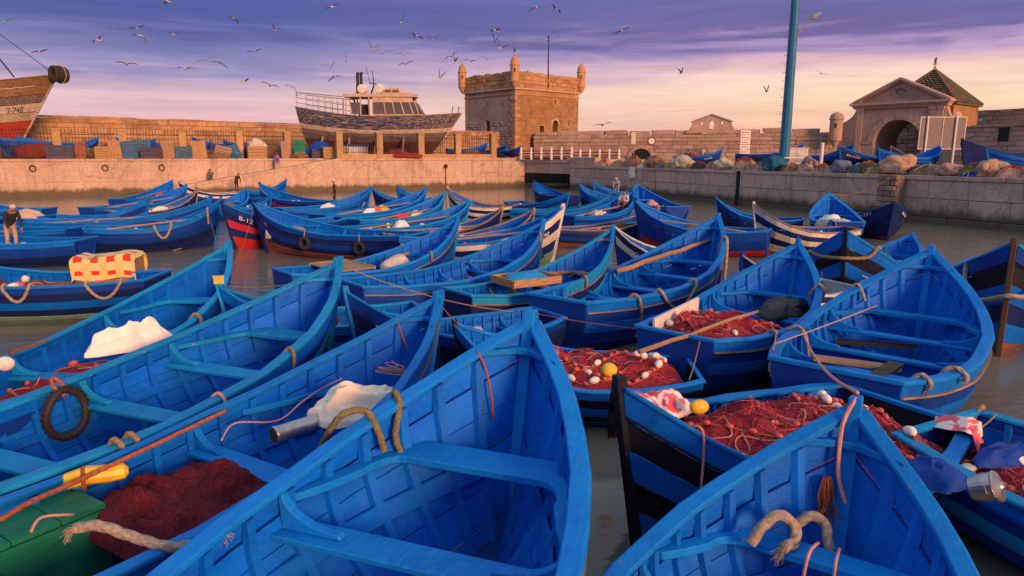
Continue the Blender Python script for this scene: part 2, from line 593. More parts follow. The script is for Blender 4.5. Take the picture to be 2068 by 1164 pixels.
M['float_r'] = plain('red_float', (0.52, 0.085, 0.07), 0.5, var=0.35, scale=9)
M['float_y'] = plain('yellow_float', (0.72, 0.44, 0.03), 0.45, var=0.3, scale=6)
M['orange'] = plain('orange_plastic', (0.75, 0.10, 0.02), 0.5, var=0.2)
M['redplastic'] = plain('red_plastic', (0.55, 0.015, 0.02), 0.5, var=0.25)
M['greenbox'] = paint('green_box_paint', (0.010, 0.17, 0.095), 0.5, under=(0.05, 0.07, 0.06, 1))
M['net'] = netmat('red_net', (0.36, 0.034, 0.056))
M['netdark'] = netmat('maroon_net', (0.155, 0.018, 0.030), 40)
M['whitepaint'] = plain('white_painted_metal', (0.62, 0.58, 0.56), 0.6, var=0.25, scale=4)
M['redpaint'] = plain('dark_red_painted_rail', (0.20, 0.030, 0.030), 0.6, var=0.3, scale=5)
M['iron'] = plain('black_iron', (0.018, 0.014, 0.013), 0.6, 0.3, var=0.4, scale=20)
M['mast'] = plain('blue_mast_paint', (0.006, 0.12, 0.24), 0.45, var=0.18, scale=2)
M['galv'] = plain('galvanised_grey', (0.28, 0.26, 0.27), 0.5, 0.4, var=0.25, scale=5)
M['glass'] = plain('dark_cabin_glass', (0.09, 0.075, 0.07), 0.15, 0.0, var=0.3, scale=2, spec=0.8)
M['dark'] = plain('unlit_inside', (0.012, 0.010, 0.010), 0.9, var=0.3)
M['skin'] = plain('skin', (0.30, 0.155, 0.095), 0.6, var=0.12)
M['concrete'] = stone('warm_quay_concrete', (0.54, 0.41, 0.32), (0.42, 0.305, 0.235), 2.0, tide=0.75, bumpd=0.05, stain=0.75, vary=0.12)
M['quaystone'] = stone('grey_quay_blocks', (0.54, 0.41, 0.335), (0.44, 0.33, 0.27), 3.0, tide=0.85, bumpd=0.05, stain=0.6, vary=0.25)
M['rubblewall'] = stone('rough_buttress_stone', (0.36, 0.27, 0.20), (0.26, 0.19, 0.14), 4.0, tide=0.7, bumpd=0.08, vary=0.4)
M['ground'] = stone('quay_paving', (0.30, 0.22, 0.16), (0.22, 0.16, 0.12), 1.5, bumpd=0.02, stain=0.2, vary=0.1)
M['ochre'] = stone('ochre_rampart_stone', (0.46, 0.28, 0.155), (0.33, 0.19, 0.105), 2.5, bumpd=0.07, stain=0.7, vary=0.5)
M['brownwall'] = stone('brown_rampart_stone', (0.47, 0.335, 0.265), (0.36, 0.25, 0.195), 2.5, bumpd=0.06, stain=0.4, vary=0.4)
M['rubble'] = stone('rubble_tower_stone', (0.46, 0.265, 0.135), (0.33, 0.185, 0.095), 3.5, bumpd=0.08, stain=0.3, vary=0.5)
M['plaster'] = stone('peeling_tower_plaster', (0.38, 0.30, 0.27), (0.27, 0.205, 0.18), 2.2, bumpd=0.05, stain=0.5, vary=0.2)
M['gate'] = stone('carved_gate_stone', (0.50, 0.355, 0.275), (0.40, 0.275, 0.215), 2.5, bumpd=0.04, stain=0.5, vary=0.2)
M['pillar'] = stone('ochre_fence_pillar', (0.46, 0.29, 0.15), (0.38, 0.24, 0.12), 3.0, bumpd=0.03, stain=0.4, vary=0.2)


def rooftile():
    m, T, b = base('green_glazed_tiles')
    geo = T.n('ShaderNodeNewGeometry')
    pos = geo.outputs['Position']
    n1 = T.noise(pos, 0.9, 6, 0.7, 0.3)
    n2 = T.noise(pos, 6, 5, 0.7)
    c = T.mix(n2, (0.030, 0.046, 0.020, 1), (0.075, 0.090, 0.040, 1))
    c = T.mix(T.ramp(n1, [(0.46, (0, 0, 0)), (0.62, (1, 1, 1))]), c, (0.20, 0.075, 0.035, 1))
    T.link(c, b.inputs['Base Color'])
    b.inputs['Roughness'].default_value = 0.7
    bump(T, b, n2, 0.04, 0.6)
    return m


M['rooftile'] = rooftile()


def water_mat():
    m, T, b = base('harbour_water')
    geo = T.n('ShaderNodeNewGeometry')
    pos = geo.outputs['Position']
    n = T.noise(T.vmul(pos, (1, 1.6, 1)), 0.9, 3, 0.5, 0.4)
    n2 = T.noise(T.vmul(pos, (0.5, 1.4, 1)), 5.0, 2, 0.5, 0.3)
    c = T.mix(T.noise(pos, 0.12, 3), (0.140, 0.134, 0.098, 1), (0.185, 0.162, 0.130, 1))
    T.link(c, b.inputs['Base Color'])
    b.inputs['Roughness'].default_value = 0.11
    b.inputs['IOR'].default_value = 1.33
    bump(T, b, T.math('ADD', n, T.math('MULTIPLY', n2, 0.16)), 0.10, 0.28)
    return m


M['water'] = water_mat()

# ================================================================== the setting
ZL, ZR = 3.2, 2.45


def unit_block():
    bm = bmesh.new()
    bmesh.ops.create_cube(bm, size=1.0)
    bmesh.ops.bevel(bm, geom=list(bm.edges), offset=0.035, segments=1, affect='EDGES')
    me = bpy.data.meshes.new('block')
    bm.to_mesh(me)
    bm.free()
    me.materials.append(None)
    return me


BLOCK = unit_block()


def rough_block(seed):
    r = random.Random(seed)
    bm = bmesh.new()
    bmesh.ops.create_cube(bm, size=1.0)
    for v in bm.verts:
        v.co += Vector((r.uniform(-.07, .07), r.uniform(-.05, .05), r.uniform(-.09, .09)))
    bmesh.ops.bevel(bm, geom=list(bm.edges), offset=0.07, segments=1, affect='EDGES')
    me = bpy.data.meshes.new('stone')
    bm.to_mesh(me)
    bm.free()
    me.materials.append(None)
    return me


ROUGH = [rough_block(i) for i in range(6)]


def courses(parent, p0, p1, z0, z1, bh, bw, depth, mat, name='block', gap=0.03, jit=0.02, rough=False, skip=None, wj=0.25, seed=1, top=None, setback=0.0):
    """courses of separate blocks along the line p0-p1, faces towards the viewer's side"""
    r = random.Random(seed)
    p0, p1 = Vector(p0), Vector(p1)
    d = (p1 - p0)
    d.z = 0
    L = d.length
    d.normalize()
    nrm = Vector((d.y, -d.x, 0))
    ang = math.atan2(d.y, d.x)
    rows = max(1, round((z1 - z0) / bh))
    h = (z1 - z0) / rows
    out = []
    for j in range(rows):
        x = -r.uniform(0, bw * 0.6) if rows > 1 else 0
        while x < L:
            w = bw * r.uniform(1 - wj, 1 + wj)
            a, b = max(0, x), min(L, x + w)
            x += w
            if b - a < bw * 0.2: continue
            c = (a + b) / 2
            zc = z0 + (j + 0.5) * h
            if skip and skip(c, zc, b - a, h): continue
            off = r.uniform(-jit, jit)
            hh = h - gap
            if top and j == rows - 1:
                hh *= r.uniform(*top)
            pos = p0 + d * c + nrm * (off - depth / 2 - setback)
            me = ROUGH[r.randrange(6)] if rough else BLOCK
            o = link(name, me, mat, parent, (pos.x, pos.y, z0 + j * h + gap / 2 + hh / 2), (0, 0, ang), (b - a - gap, depth, hh))
            out.append(o)
    return out


def slab(name, poly, z, mat, kind='structure'):
    me = bpy.data.meshes.new(name)
    me.from_pydata([(p[0], p[1], z) for p in poly], [], [tuple(range(len(poly)))])
    me.materials.append(None)
    bm = bmesh.new()
    bm.from_mesh(me)
    bmesh.ops.recalc_face_normals(bm, faces=bm.faces)
    if bm.faces[:][0].normal.z < 0: bmesh.ops.reverse_faces(bm, faces=bm.faces)
    bmesh.ops.triangulate(bm, faces=bm.faces)
    bm.to_mesh(me)
    bm.free()
    return link(name, me, mat, kind=kind)


slab('water', [(-2500, -300), (2500, -300), (2500, 4500), (-2500, 4500)], 0.0, M['water'])

# front lines of the two quays
LF1, LF2 = px(690, 387, 0), px(1060, 378, 0)
ld = (LF2 - LF1).normalized()
ln = Vector((ld.y, -ld.x, 0))                  # towards the basin
RQ0, RQ1 = px(1150, 383, 0), px(2068, 470, 0)
rd = (RQ1 - RQ0).normalized()
rn = Vector((rd.y, -rd.x, 0))
RQ2 = RQ0 + rd * ((RQ1 - RQ0).length * 1.55)
SETB = 2.4
LM0 = LF1 - ld * 60 - ln * SETB                # main wall, far left
LM1 = LF1 - ln * SETB
CH0, CH1 = LF2 - ln * 22, RQ0 + Vector((1.0, 16, 0))

slab('quay_ground', [LM0, LM1, LF1, LF2, CH0, CH0 + Vector((3, 45, 0)), LM0 + Vector((-40, 90, 0))], ZL, M['ground'])
slab('quay_ground', [RQ0, RQ2, RQ2 + Vector((90, 30, 0)), RQ2 + Vector((90, 160, 0)), (-20, 160, 0), (-4, 112, 0), CH0 + Vector((2, 1, 0)), CH1], ZR, M['ground'])


def quay_wall(name, p0, p1, ztop, label, rows, bw, mat, seed, cap=0.22, zb=-0.6):
    root = empty(name, (0, 0, 0), 0, label, 'wall')
    p0, p1 = Vector(p0), Vector(p1)
    d = (p1 - p0)
    d.z = 0
    n = Vector((d.y, -d.x, 0)).normalized()
    core = MB()
    a, b = p0 - n * 0.06, p1 - n * 0.06
    core.prism([(a.x, a.y, zb), (b.x, b.y, zb), (b.x, b.y, ztop - cap), (a.x, a.y, ztop - cap)], -n * 0.9)
    core.build('wall_core', mat, root)
    courses(root, p0, p1, zb, ztop - cap, (ztop - cap - zb) / rows, bw, 0.5, mat, 'block', 0.035, 0.018, seed=seed)
    courses(root, p0, p1, ztop - cap, ztop + 0.012, cap, bw * 1.5, 1.1, mat, 'coping_stone', 0.02, 0.03, seed=seed + 1, setback=-0.06)
    return root


wl = quay_wall('quay_wall', LM0, LM1 + ld * 0.5, ZL, 'long sunlit concrete quay wall behind the ramp below the iron fence', 2, 5.2, M['concrete'], 3)
wf = quay_wall('quay_wall', LF1, LF2, ZL, 'sunlit concrete quay wall between the ramp top and the channel bridge', 2, 5.0, M['concrete'], 5)
wr = quay_wall('quay_wall', RQ0, RQ2, ZR, 'shaded grey block quay wall with the net bundles on top', 3, 2.5, M['quaystone'], 8)

# ramp down to the water along the long wall
RAMP_L = (px(690, 325, 0).xy - px(360, 385, 0).xy).length


def ramp_pt(s, back=0.0, dz=0.0):
    """s metres down from the top of the ramp"""
    p = LF1 - ld * s - ln * back
    return Vector((p.x, p.y, ZL - s * RSL + dz))


RL = 21.0
RSL = (ZL + 0.3) / RL
rp = empty('ramp', (0, 0, 0), 0, 'sloping stone ramp running down the sunlit quay wall to the boats', 'ramp')
m = MB()
m.prism([ramp_pt(0), ramp_pt(RL), (*ramp_pt(RL).xy, -0.6), (*ramp_pt(0).xy, -0.6)], -ln * SETB)
m.build('ramp_body', M['concrete'], rp)
for k in range(7):
    m = MB()
    a, b = ramp_pt(k * 3 + 0.02, -0.06, 0.03), ramp_pt(k * 3 + 2.98, -0.06, 0.03)
    m.prism([a, b, b - Vector((0, 0, 0.22)), a - Vector((0, 0, 0.22))], -ln * 0.45)
    m.build('kerb_stone', M['concrete'], rp)

# channel under the bridge
M['shadowed'] = stone('shade_darkened_stone', (0.035, 0.032, 0.026), (0.022, 0.022, 0.016), 3.0, bumpd=0.05)  # near-black stone colour stands in for the shade under the bridge deck
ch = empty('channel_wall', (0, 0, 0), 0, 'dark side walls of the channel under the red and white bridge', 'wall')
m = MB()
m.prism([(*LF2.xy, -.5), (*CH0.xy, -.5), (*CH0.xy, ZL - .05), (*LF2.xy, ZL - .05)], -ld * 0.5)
m.build('side_wall', M['shadowed'], ch)
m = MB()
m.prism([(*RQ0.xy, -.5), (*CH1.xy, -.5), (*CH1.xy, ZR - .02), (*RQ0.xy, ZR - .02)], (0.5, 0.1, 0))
m.build('side_wall', M['shadowed'], ch)
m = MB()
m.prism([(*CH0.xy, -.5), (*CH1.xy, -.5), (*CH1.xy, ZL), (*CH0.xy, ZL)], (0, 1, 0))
m.build('end_wall', M['shadowed'], ch)

br = empty('bridge', (0, 0, 0), 0, 'low concrete bridge over the dark channel opening', 'bridge')
BA, BB = LF2 + Vector((0, .1, 0)), RQ0 + Vector((0, .1, 0))
bdv = (BB - BA)
bn = Vector((bdv.y, -bdv.x, 0)).normalized()
m = MB()
m.prism([(*BA.xy, 1.6), (*BB.xy, 1.6), (*BB.xy, 3.02), (*BA.xy, 3.02)], -bn * 15)
m.build('deck', M['quaystone'], br)
m = MB()
A_, B_ = BA + bn * .08, BB + bn * .08
m.prism([(*A_.xy, 2.72), (*B_.xy, 2.72), (*B_.xy, 3.06), (*A_.xy, 3.06)], -bn * .5)
m.build('edge_beam', M['quaystone'], br)
# parapet block at the right end of the bridge
pb = empty('parapet_block', (0, 0, 0), 0, 'pale squared masonry parapet at the end of the bridge railing', 'wall')
courses(pb, RQ0 + Vector((-.2, .4, 0)), RQ0 + rd * 5.2 + Vector((0, .4, 0)), 2.42, 3.3, 0.44, 2.4, 0.7, M['concrete'], 'block', 0.02, 0.03, seed=4)


def railing(x0, x1, n, Y0, Y1, zb, label, name='bridge_railing'):
    root = empty(name, (0, 0, 0), 0, label, 'railing')
    pts = []
    for i in range(n):
        t = i / (n - 1)
        Y = Y0 + (Y1 - Y0) * t
        X = ((x0 + (x1 - x0) * t) - CX) / FPX * Y
        pts.append(Vector((X, Y, zb)))
    for p in pts:
        mm = MB()
        mm.lathe([(0.13, 0), (0.13, 0.2), (0.17, 0.24), (0.17, 0.34), (0.13, 0.38), (0.13, 0.62), (0.17, 0.66), (0.17, 0.78), (0.13, 0.82), (0.13, 1.15), (0.10, 1.28), (0.02, 1.33)], p, 8)
        mm.build('post', M['whitepaint'], root)
    for i in range(n - 1):
        for z in (0.32, 0.62, 0.92):
            mm = MB()
            mm.bar(pts[i] + Vector((0, 0.02, z)), pts[i + 1] + Vector((0, 0.02, z)), 0.07, 0.13)
            mm.build('rail', M['redpaint'], root)
    return root


railing(1052, 1152, 6, 77.5, 73.5, 3.04, 'near red and white railing over the mouth of the channel')
railing(1150, 1246, 6, 84, 80, 2.9, 'farther red and white railing continuing behind the parapet blocks')

# ------------------------------------------------------------------ left rampart
Z_RAMP = 3.5
LR0, LR1 = at(-160, 300, 70), at(640, 300, 97)
LR0.z = LR1.z = ZL
LR2 = at(1045, 300, 103)
LR2.z = ZL


def rampart(name, p0, p1, z0, z1, label, bw, bh, mat, seed, merl=None, thick=2.0, top=None, zblocks=None, skip=None, coping=True):
    root = empty(name, (0, 0, 0), 0, label, 'wall')
    p0, p1 = Vector(p0), Vector(p1)
    d = (p1 - p0)
    d.z = 0
    L = d.length
    d.normalize()
    n = Vector((d.y, -d.x, 0))
    c = MB()
    a, b = p0 - n * 0.1, p1 - n * 0.1
    c.prism([(a.x, a.y, z0 - .5), (b.x, b.y, z0 - .5), (b.x, b.y, z1 - .05), (a.x, a.y, z1 - .05)], -n * thick)
    c.build('wall_core', mat, root)
    courses(root, p0, p1, zblocks if zblocks else z0, z1, bh, bw, 0.4, mat, 'block', 0.04, 0.05, seed=seed, top=top, skip=skip, wj=0.4)
    if coping:
        courses(root, p0, p1, z1, z1 + 0.22, 0.22, bw * 1.7, 0.9, mat, 'coping_stone', 0.03, 0.06, seed=seed + 3, setback=-0.12, top=(0.5, 1.25))
    if merl:
        mw, mg, mh = merl
        x = 0.3
        r = random.Random(seed)
        while x < L - mw:
            w = mw * r.uniform(.9, 1.1)
            pos = p0 + d * (x + w / 2) - n * 0.45
            hh = mh * r.uniform(.85, 1.15)
            link('merlon', ROUGH[r.randrange(6)], mat, root, (pos.x, pos.y, z1 + hh / 2), (0, 0, math.atan2(d.y, d.x)), (w, 0.8, hh))
            x += w + mg * r.uniform(.7, 1.4)
    return root


rampart('rampart_wall', LR0, LR1, ZL, 7.55, 'long ochre rampart behind the iron fence and stored boats', 1.9, 0.5, M['ochre'], 21, zblocks=4.9, top=(.8, 1.15))
rampart('rampart_wall', LR1 + Vector((0.0, .5, 0)), LR2, ZL, 6.7, 'low ochre rampart at the foot of the tower behind the trawler', 1.7, 0.5, M['ochre'], 22, zblocks=3.7)

# ------------------------------------------------------------------ tower
TY = 100.0
TC = Vector(((1040 - CX) / FPX * TY, TY, 0))
TLc = Vector(((942 - CX) / FPX * 108.5, 108.5, 0))
TRc = Vector(((1164 - CX) / FPX * 108.5, 108.5, 0))
TBc = TLc + TRc - TC
T_TOP = EYE + (314 - 153) / FPX * TY
T_STR = EYE + (314 - 186) / FPX * TY       # string course
T_B = 3.0
tw = empty('fort_tower', (TC.x, TC.y, T_B), 0, 'square sunset-lit stone fort tower with domed corner turrets and a flagpole', 'tower')
tw_inv = Matrix.Translation((-TC.x, -TC.y, -T_B))


def to_tower(o):
    o.matrix_parent_inverse = tw_inv
    return o


WL, WR = (TC - TLc).length, (TRc - TC).length
ML = frame_m((TLc.x, TLc.y, 0), TC)          # left face, x from far-left corner to the near corner
MR = frame_m((TC.x, TC.y, 0), TRc)
fl = lambda x, y: (x, y)


def hx_left(p):  # photo column -> metres along left face
    Y0, Y1 = 108.5, 100.0
    # intersect the ray with the face
    k = (p - CX) / FPX
    t = (k * TLc.y - TLc.x) / ((TC.x - TLc.x) - k * (TC.y - TLc.y))
    return t * WL, TLc.y + t * (TC.y - TLc.y)


def hx_right(p):
    k = (p - CX) / FPX
    t = (k * TC.y - TC.x) / ((TRc.x - TC.x) - k * (TRc.y - TC.y))
    return t * WR, TC.y + t * (TRc.y - TC.y)


def zpx(y, Y): return EYE + (HORIZON - y) / FPX * Y


def rect(x0, x1, z0, z1): return [(x0, z0), (x1, z0), (x1, z1), (x0, z1)]


holesL = []
x, Y = hx_left(986)
holesL.append(arch_loop(x - .48, x + .48, zpx(268, Y), zpx(252, Y), 8))
for p in (962, 986, 1015):
    x, Y = hx_left(p)
    holesL.append(rect(x - .11, x + .11, zpx(221, Y), zpx(210, Y)))
holesR = []
x, Y = hx_right(1119)
holesR.append(arch_loop(x - .55, x + .55, zpx(270, Y), zpx(254, Y), 8))
x2, Y2 = hx_right(1093)
holesR.append(rect(x2 - .45, x2 + .45, zpx(270, Y2), zpx(257, Y2)))
x3, Y3 = hx_right(1119)
holesR.append(rect(x3 - .12, x3 + .12, zpx(217, Y3), zpx(207, Y3)))
x4, Y4 = hx_right(1146)
holesR.append(rect(x4 - .1, x4 + .1, zpx(257, Y4), zpx(246, Y4)))
to_tower(holed_panel('wall', rect(0, WL, T_B, T_STR), holesL, 0.9, ML, M['plaster'], tw))
to_tower(holed_panel('wall', rect(0.02, WR, T_B, T_STR), holesR, 0.9, MR, M['rubble'], tw))
# back walls and dark inside
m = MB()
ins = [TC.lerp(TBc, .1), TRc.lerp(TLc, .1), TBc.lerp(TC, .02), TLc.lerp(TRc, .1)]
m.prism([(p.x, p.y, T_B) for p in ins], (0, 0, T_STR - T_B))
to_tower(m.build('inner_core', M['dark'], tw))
m = MB()
for a, b in ((TRc, TBc), (TBc, TLc)):
    n = (b - a).normalized()
    s = Vector((-n.y, n.x, 0))
    m.prism([(a.x, a.y, T_B), (b.x, b.y, T_B), (b.x, b.y, T_STR), (a.x, a.y, T_STR)], s * .8)
to_tower(m.build('back_wall', M['rubble'], tw))
# doors set back in the openings
for MM, (x, Y), hw, y0, y1 in ((ML, hx_left(986), .48, 268, 247), (MR, hx_right(1119), .55, 270, 248)):
    m = MB()
    for k in range(3):
        m.box(MM @ Vector((x - hw + hw * (2 * k + 1) / 3, .55, (zpx(y0, Y) + zpx(y1, Y)) / 2)), (hw * 2 / 3 - .03, .06, zpx(y1, Y) - zpx(y0, Y)), rz=math.atan2(MM[1][0], MM[0][0]))
    to_tower(m.build('door', M['darkwood'], tw))
# arched surround of the right-hand doorway
x, Y = hx_right(1119)
for k in range(9):
    a0 = math.pi - math.pi * k / 9
    a1 = math.pi - math.pi * (k + .94) / 9
    zc = zpx(254, Y)
    q = [(x + r_ * math.cos(a), zc + r_ * math.sin(a)) for r_, a in ((.57, a0), (.95, a0), (.95, a1), (.57, a1))]
    m = MB()
    m.prism([MR @ Vector((u, -.07, w)) for u, w in q], MR.to_3x3() @ Vector((0, .3, 0)))
    to_tower(m.build('arch_stone', M['gate'], tw))


def rubble(face_m, W, z0, z1, holes, seed, sw, sh, name):
    r = random.Random(seed)
    m = MB()
    z = z0
    while z < z1:
        h = sh * r.uniform(.75, 1.3)
        x = -r.uniform(0, sw)
        while x < W:
            w = sw * r.uniform(.5, 1.5)
            a, b = max(x, 0.02), min(x + w, W - .02)
            x += w
            if b - a < .12 or z + h > z1: continue
            cx_, cz_ = (a + b) / 2, z + h / 2
            bad = False
            for hl in holes:
                xs = [p[0] for p in hl]
                zs = [p[1] for p in hl]
                if a < max(xs) + .08 and b > min(xs) - .08 and z < max(zs) + .08 and z + h > min(zs) - .08: bad = True
            if bad: continue
            d = r.uniform(.03, .13)
            j = lambda s: r.uniform(-s, s)
            q = [(a + .02, z + .015), (b - .02, z + .015 + j(.03)), (b - .02 + j(.04), z + h - .015), (a + .02 + j(.04), z + h - .015 + j(.03))]
            vs_ = [face_m @ Vector((u, .02, w_)) for u, w_ in q]
            c = [(cx_ + (u - cx_) * .72, cz_ + (w_ - cz_) * .7) for u, w_ in q]
            vs_ += [face_m @ Vector((u, -d + j(.025), w_)) for u, w_ in c]
            m.add(vs_, [(4, 5, 6, 7), (0, 1, 5, 4), (1, 2, 6, 5), (2, 3, 7, 6), (3, 0, 4, 7)])
        z += h
    return m


to_tower(rubble(MR, WR, T_B, T_STR - .5, holesR, 5, .55, .34, 'rubble').build('rubble_stones', M['rubble'], tw, kind='stuff'))
to_tower(rubble(ML, WL, T_B, 8.6, holesL, 6, .55, .34, 'rubble').build('rubble_stones', M['plaster'], tw, kind='stuff'))
# quoins at the near corner
r = random.Random(3)
z = T_B
k = 0
while z < T_STR - .5:
    h = r.uniform(.42, .55)
    la, lb = (1.0, .55) if k % 2 else (.55, 1.0)
    m = MB()
    dl, dr = (TLc - TC).normalized(), (TRc - TC).normalized()
    o_ = TC - (dl + dr) * .12
    m.prism([(*(o_).xy, z + .02), (*(o_ + dl * la).xy, z + .02), (*(o_ + dl * la + dr * .3).xy, z + .02), (*(o_ + dl * .3 + dr * .3).xy, z + .02), (*(o_ + dr * lb + dl * .3).xy, z + .02), (*(o_ + dr * lb).xy, z + .02)], (0, 0, h - .03))
    to_tower(m.build('quoin', M['rubble'], tw))
    z += h
    k += 1


def ring(e, z0, z1, mat, name):
    """square band round the tower, e metres proud"""
    c = (TC + TBc) / 2
    pts = []
    for p in (TC, TRc, TBc, TLc):
        pts.append(c + (p - c) * (1 + e / 5.6))
    m_ = MB()
    m_.prism([(p.x, p.y, z0) for p in pts], (0, 0, z1 - z0))
    return to_tower(m_.build(name, mat, tw))


ring(.28, T_STR - .06, T_STR + .16, M['gate'], 'string_course')
ring(.12, T_STR - .75, T_STR - .60, M['rubble'], 'string_course')
# parapet: four walls of rough blocks
for i, (a, b) in enumerate(((TLc, TC), (TC, TRc), (TRc, TBc), (TBc, TLc))):
    c = (TC + TBc) / 2
    a2, b2 = c + (a - c) * 1.035, c + (b - c) * 1.035
    mt = M['rubble']
    if i < 2:
        for o in courses(tw, a2, b2, T_STR + .16, T_TOP, (T_TOP - T_STR) / 4, 1.05, .6, mt, 'parapet_block', .03, .05, rough=True, seed=30 + i, top=(.75, 1.2)):
            to_tower(o)
    m = MB()
    n = (b2 - a2).normalized()
    s = Vector((-n.y, n.x, 0))
    m.prism([(*(a2 + s * .1).xy, T_STR + .16), (*(b2 + s * .1).xy, T_STR + .16), (*(b2 + s * .1).xy, T_TOP - .15), (*(a2 + s * .1).xy, T_TOP - .15)], s * .6)
    to_tower(m.build('parapet_core', mt, tw))


def bartizan(p, zt, r_=.62):
    h = 1.0
    t = MB()
    r_ = .62
    t.lathe([(0.10, zt - 2.6), (.30, zt - 2.35), (.42, zt - 2.2), (.42, zt - 2.1), (r_, zt - 1.75), (r_ + .05, zt - 1.7), (r_, zt - 1.6), (r_, zt + .35), (r_ + .07, zt + .4), (r_ + .07, zt + .52),
             (r_ * .97, zt + .6), (r_ * .92, zt + .95), (r_ * .72, zt + 1.3), (r_ * .4, zt + 1.52), (.12, zt + 1.6), (.16, zt + 1.68), (.05, zt + 1.78), (.02, zt + 1.86)], (p.x, p.y, 0), 16)
    o = to_tower(t.build('turret', M['rubble'], tw, smooth=False))
    q = (Vector((0, 0, 0)) - Vector((p.x, p.y, 0))).normalized()
    w = MB()
    w.box((p.x + q.x * (r_ - .02), p.y + q.y * (r_ - .02), zt - .3), (.16, .1, .5), rz=math.atan2(q.y, q.x) + math.pi / 2)
    o2 = w.build('slit', M['dark'], o)
    o2.matrix_parent_inverse = o.matrix_basis.inverted() @ tw_inv
    o2.matrix_parent_inverse = Matrix()
    o2.matrix_parent_inverse = tw_inv @ Matrix.Translation((TC.x, TC.y, T_B))


cc = (TC + TBc) / 2
for p in (TC, TLc, TRc, TBc):
    bartizan(cc + (p - cc) * 1.04, T_TOP + .30)
m = MB()
q = at(1107, 150, 104)
m.tube([(q.x, q.y, T_TOP - 2), (q.x, q.y, T_TOP + 2.2), (q.x, q.y, zpx(92, 104))], [.11, .09, .05], 8)
m.box((q.x, q.y, zpx(98, 104)), (.5, .08, .08))
m.lathe([(.05, 0), (.13, .08), (.13, .2), (.02, .35)], (q.x, q.y, zpx(92, 104)), 8)
to_tower(m.build('flagpole', M['iron'], tw))

# ------------------------------------------------------------------ right rampart with merlons and gable
RR0 = Vector((TRc.x - 7.0, TRc.y - 7.4, ZR))
RR1 = at(1690, 300, 85)
RR1.z = ZR
RM = frame_m((RR0.x, RR0.y, 0), RR1)


def rr_x(p):
    k = (p - CX) / FPX
    d = RR1 - RR0
    t = (k * RR0.y - RR0.x) / (d.x - k * d.y)
    return t * Vector((d.x, d.y)).length, RR0.y + t * d.y


ax, aY = rr_x(1290)
skip_arch = lambda c, z, w, h: abs(c - ax) < 1.7 + w / 2 and z < 4.4
rw = rampart('rampart_wall', RR0, RR1, ZR, 6.25, 'long brown crenellated rampart between the tower and the gate', 1.5, .48, M['brownwall'], 41, merl=(3.1, .35, .5), zblocks=2.9, skip=skip_arch, coping=False)
m = MB()
q0, q1 = RM @ Vector((0, -.12, 5.3)), RM @ Vector(((RR1 - RR0).xy.length, -.12, 5.3))
m.prism([q0, q1, q1 + Vector((0, 0, .18)), q0 + Vector((0, 0, .18))], RM.to_3x3() @ Vector((0, .3, 0)))
m.build('string_course', M['brownwall'], rw)
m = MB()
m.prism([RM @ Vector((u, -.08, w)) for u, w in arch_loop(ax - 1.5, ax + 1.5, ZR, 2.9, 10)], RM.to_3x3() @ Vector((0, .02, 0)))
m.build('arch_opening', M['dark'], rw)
for k in range(10):
    a0, a1 = math.pi * (1 - k / 10), math.pi * (1 - (k + .94) / 10)
    m = MB()
    m.prism([RM @ Vector((ax + r_ * math.cos(a), -.14, 2.9 + r_ * math.sin(a))) for r_, a in ((1.5, a0), (1.95, a0), (1.95, a1), (1.5, a1))], RM.to_3x3() @ Vector((0, .3, 0)))
    m.build('arch_stone', M['brownwall'], rw)

gx0, gY = rr_x(1376)
gx1, _ = rr_x(1479)
gm, gYm = rr_x(1426)
zz0, zz1 = 6.3, zpx(236, gYm)
hw = (gx1 - gx0) / 2
gc = (gx0 + gx1) / 2
outl = [(gc - hw, zz0), (gc + hw, zz0), (gc + hw * .86, zz0 + .5), (gc + hw * .76, zz0 + .95), (gc + hw * .74, zz0 + (zz1 - zz0) * .62), (gc + hw * .05, zz1), (gc - hw * .05, zz1), (gc - hw * .74, zz0 + (zz1 - zz0) * .62), (gc - hw * .76, zz0 + .95), (gc - hw * .86, zz0 + .5)]
ov = [(gc + .35 * math.cos(a * math.pi / 6), zz0 + 1.0 + .62 * math.sin(a * math.pi / 6)) for a in range(12)]
gb = empty('wall_gable', (0, 0, 0), 0, 'small stone gable with an oval hole standing on the rampart', 'gable')
holed_panel('gable_wall', outl, [ov, rect(gc - 1.45, gc - 1.1, zz0 + 1.05, zz0 + 1.42), rect(gc + 1.1, gc + 1.45, zz0 + 1.05, zz0 + 1.42)], .7, RM @ Matrix.Translation((0, -.3, 0)), M['brownwall'], gb)
for s in (-1, 1):
    m = MB()
    a = RM @ Vector((gc + s * hw * .78, .05, zz0 + (zz1 - zz0) * .62))
    b = RM @ Vector((gc, .05, zz1 + .05))
    m.bar(a, b, 1.0, .16)
    m.build('coping', M['brownwall'], gb)

# ------------------------------------------------------------------ gate
GL, GR = at(1722, 300, 84), at(1902, 300, 76.6)
GL.z = GR.z = 0
GM = frame_m(GL, GR)
GW = (GR - GL).length
gt = empty('harbour_gate', (0, 0, 0), 0, 'carved stone harbour gate with round arch, pediment and green tiled pyramid roof', 'gate')


def g_x(p):
    k = (p - CX) / FPX
    d = GR - GL
    t = (k * GL.y - GL.x) / (d.x - k * d.y)
    return t * GW, GL.y + t * d.y


def G(u, v, w): return GM @ Vector((u, v, w))


GD = GM.to_3x3() @ Vector((0, 1, 0))
axl, Ya = g_x(1748)
axr, Yb = g_x(1842)
ac, ar = (axl + axr) / 2, (axr - axl) / 2
Ym = (GL.y + GR.y) / 2
z_sp = zpx(245, Ym) - ar
z_en = zpx(222, Ym)
z_co = zpx(213, Ym)
z_ap = zpx(168, Ym)
mg = M['gate']
holed_panel('facade', rect(0, GW, ZR - .2, z_en), [arch_loop(ac - ar, ac + ar, ZR - .19, z_sp, 16)], 1.0, GM, mg, gt)
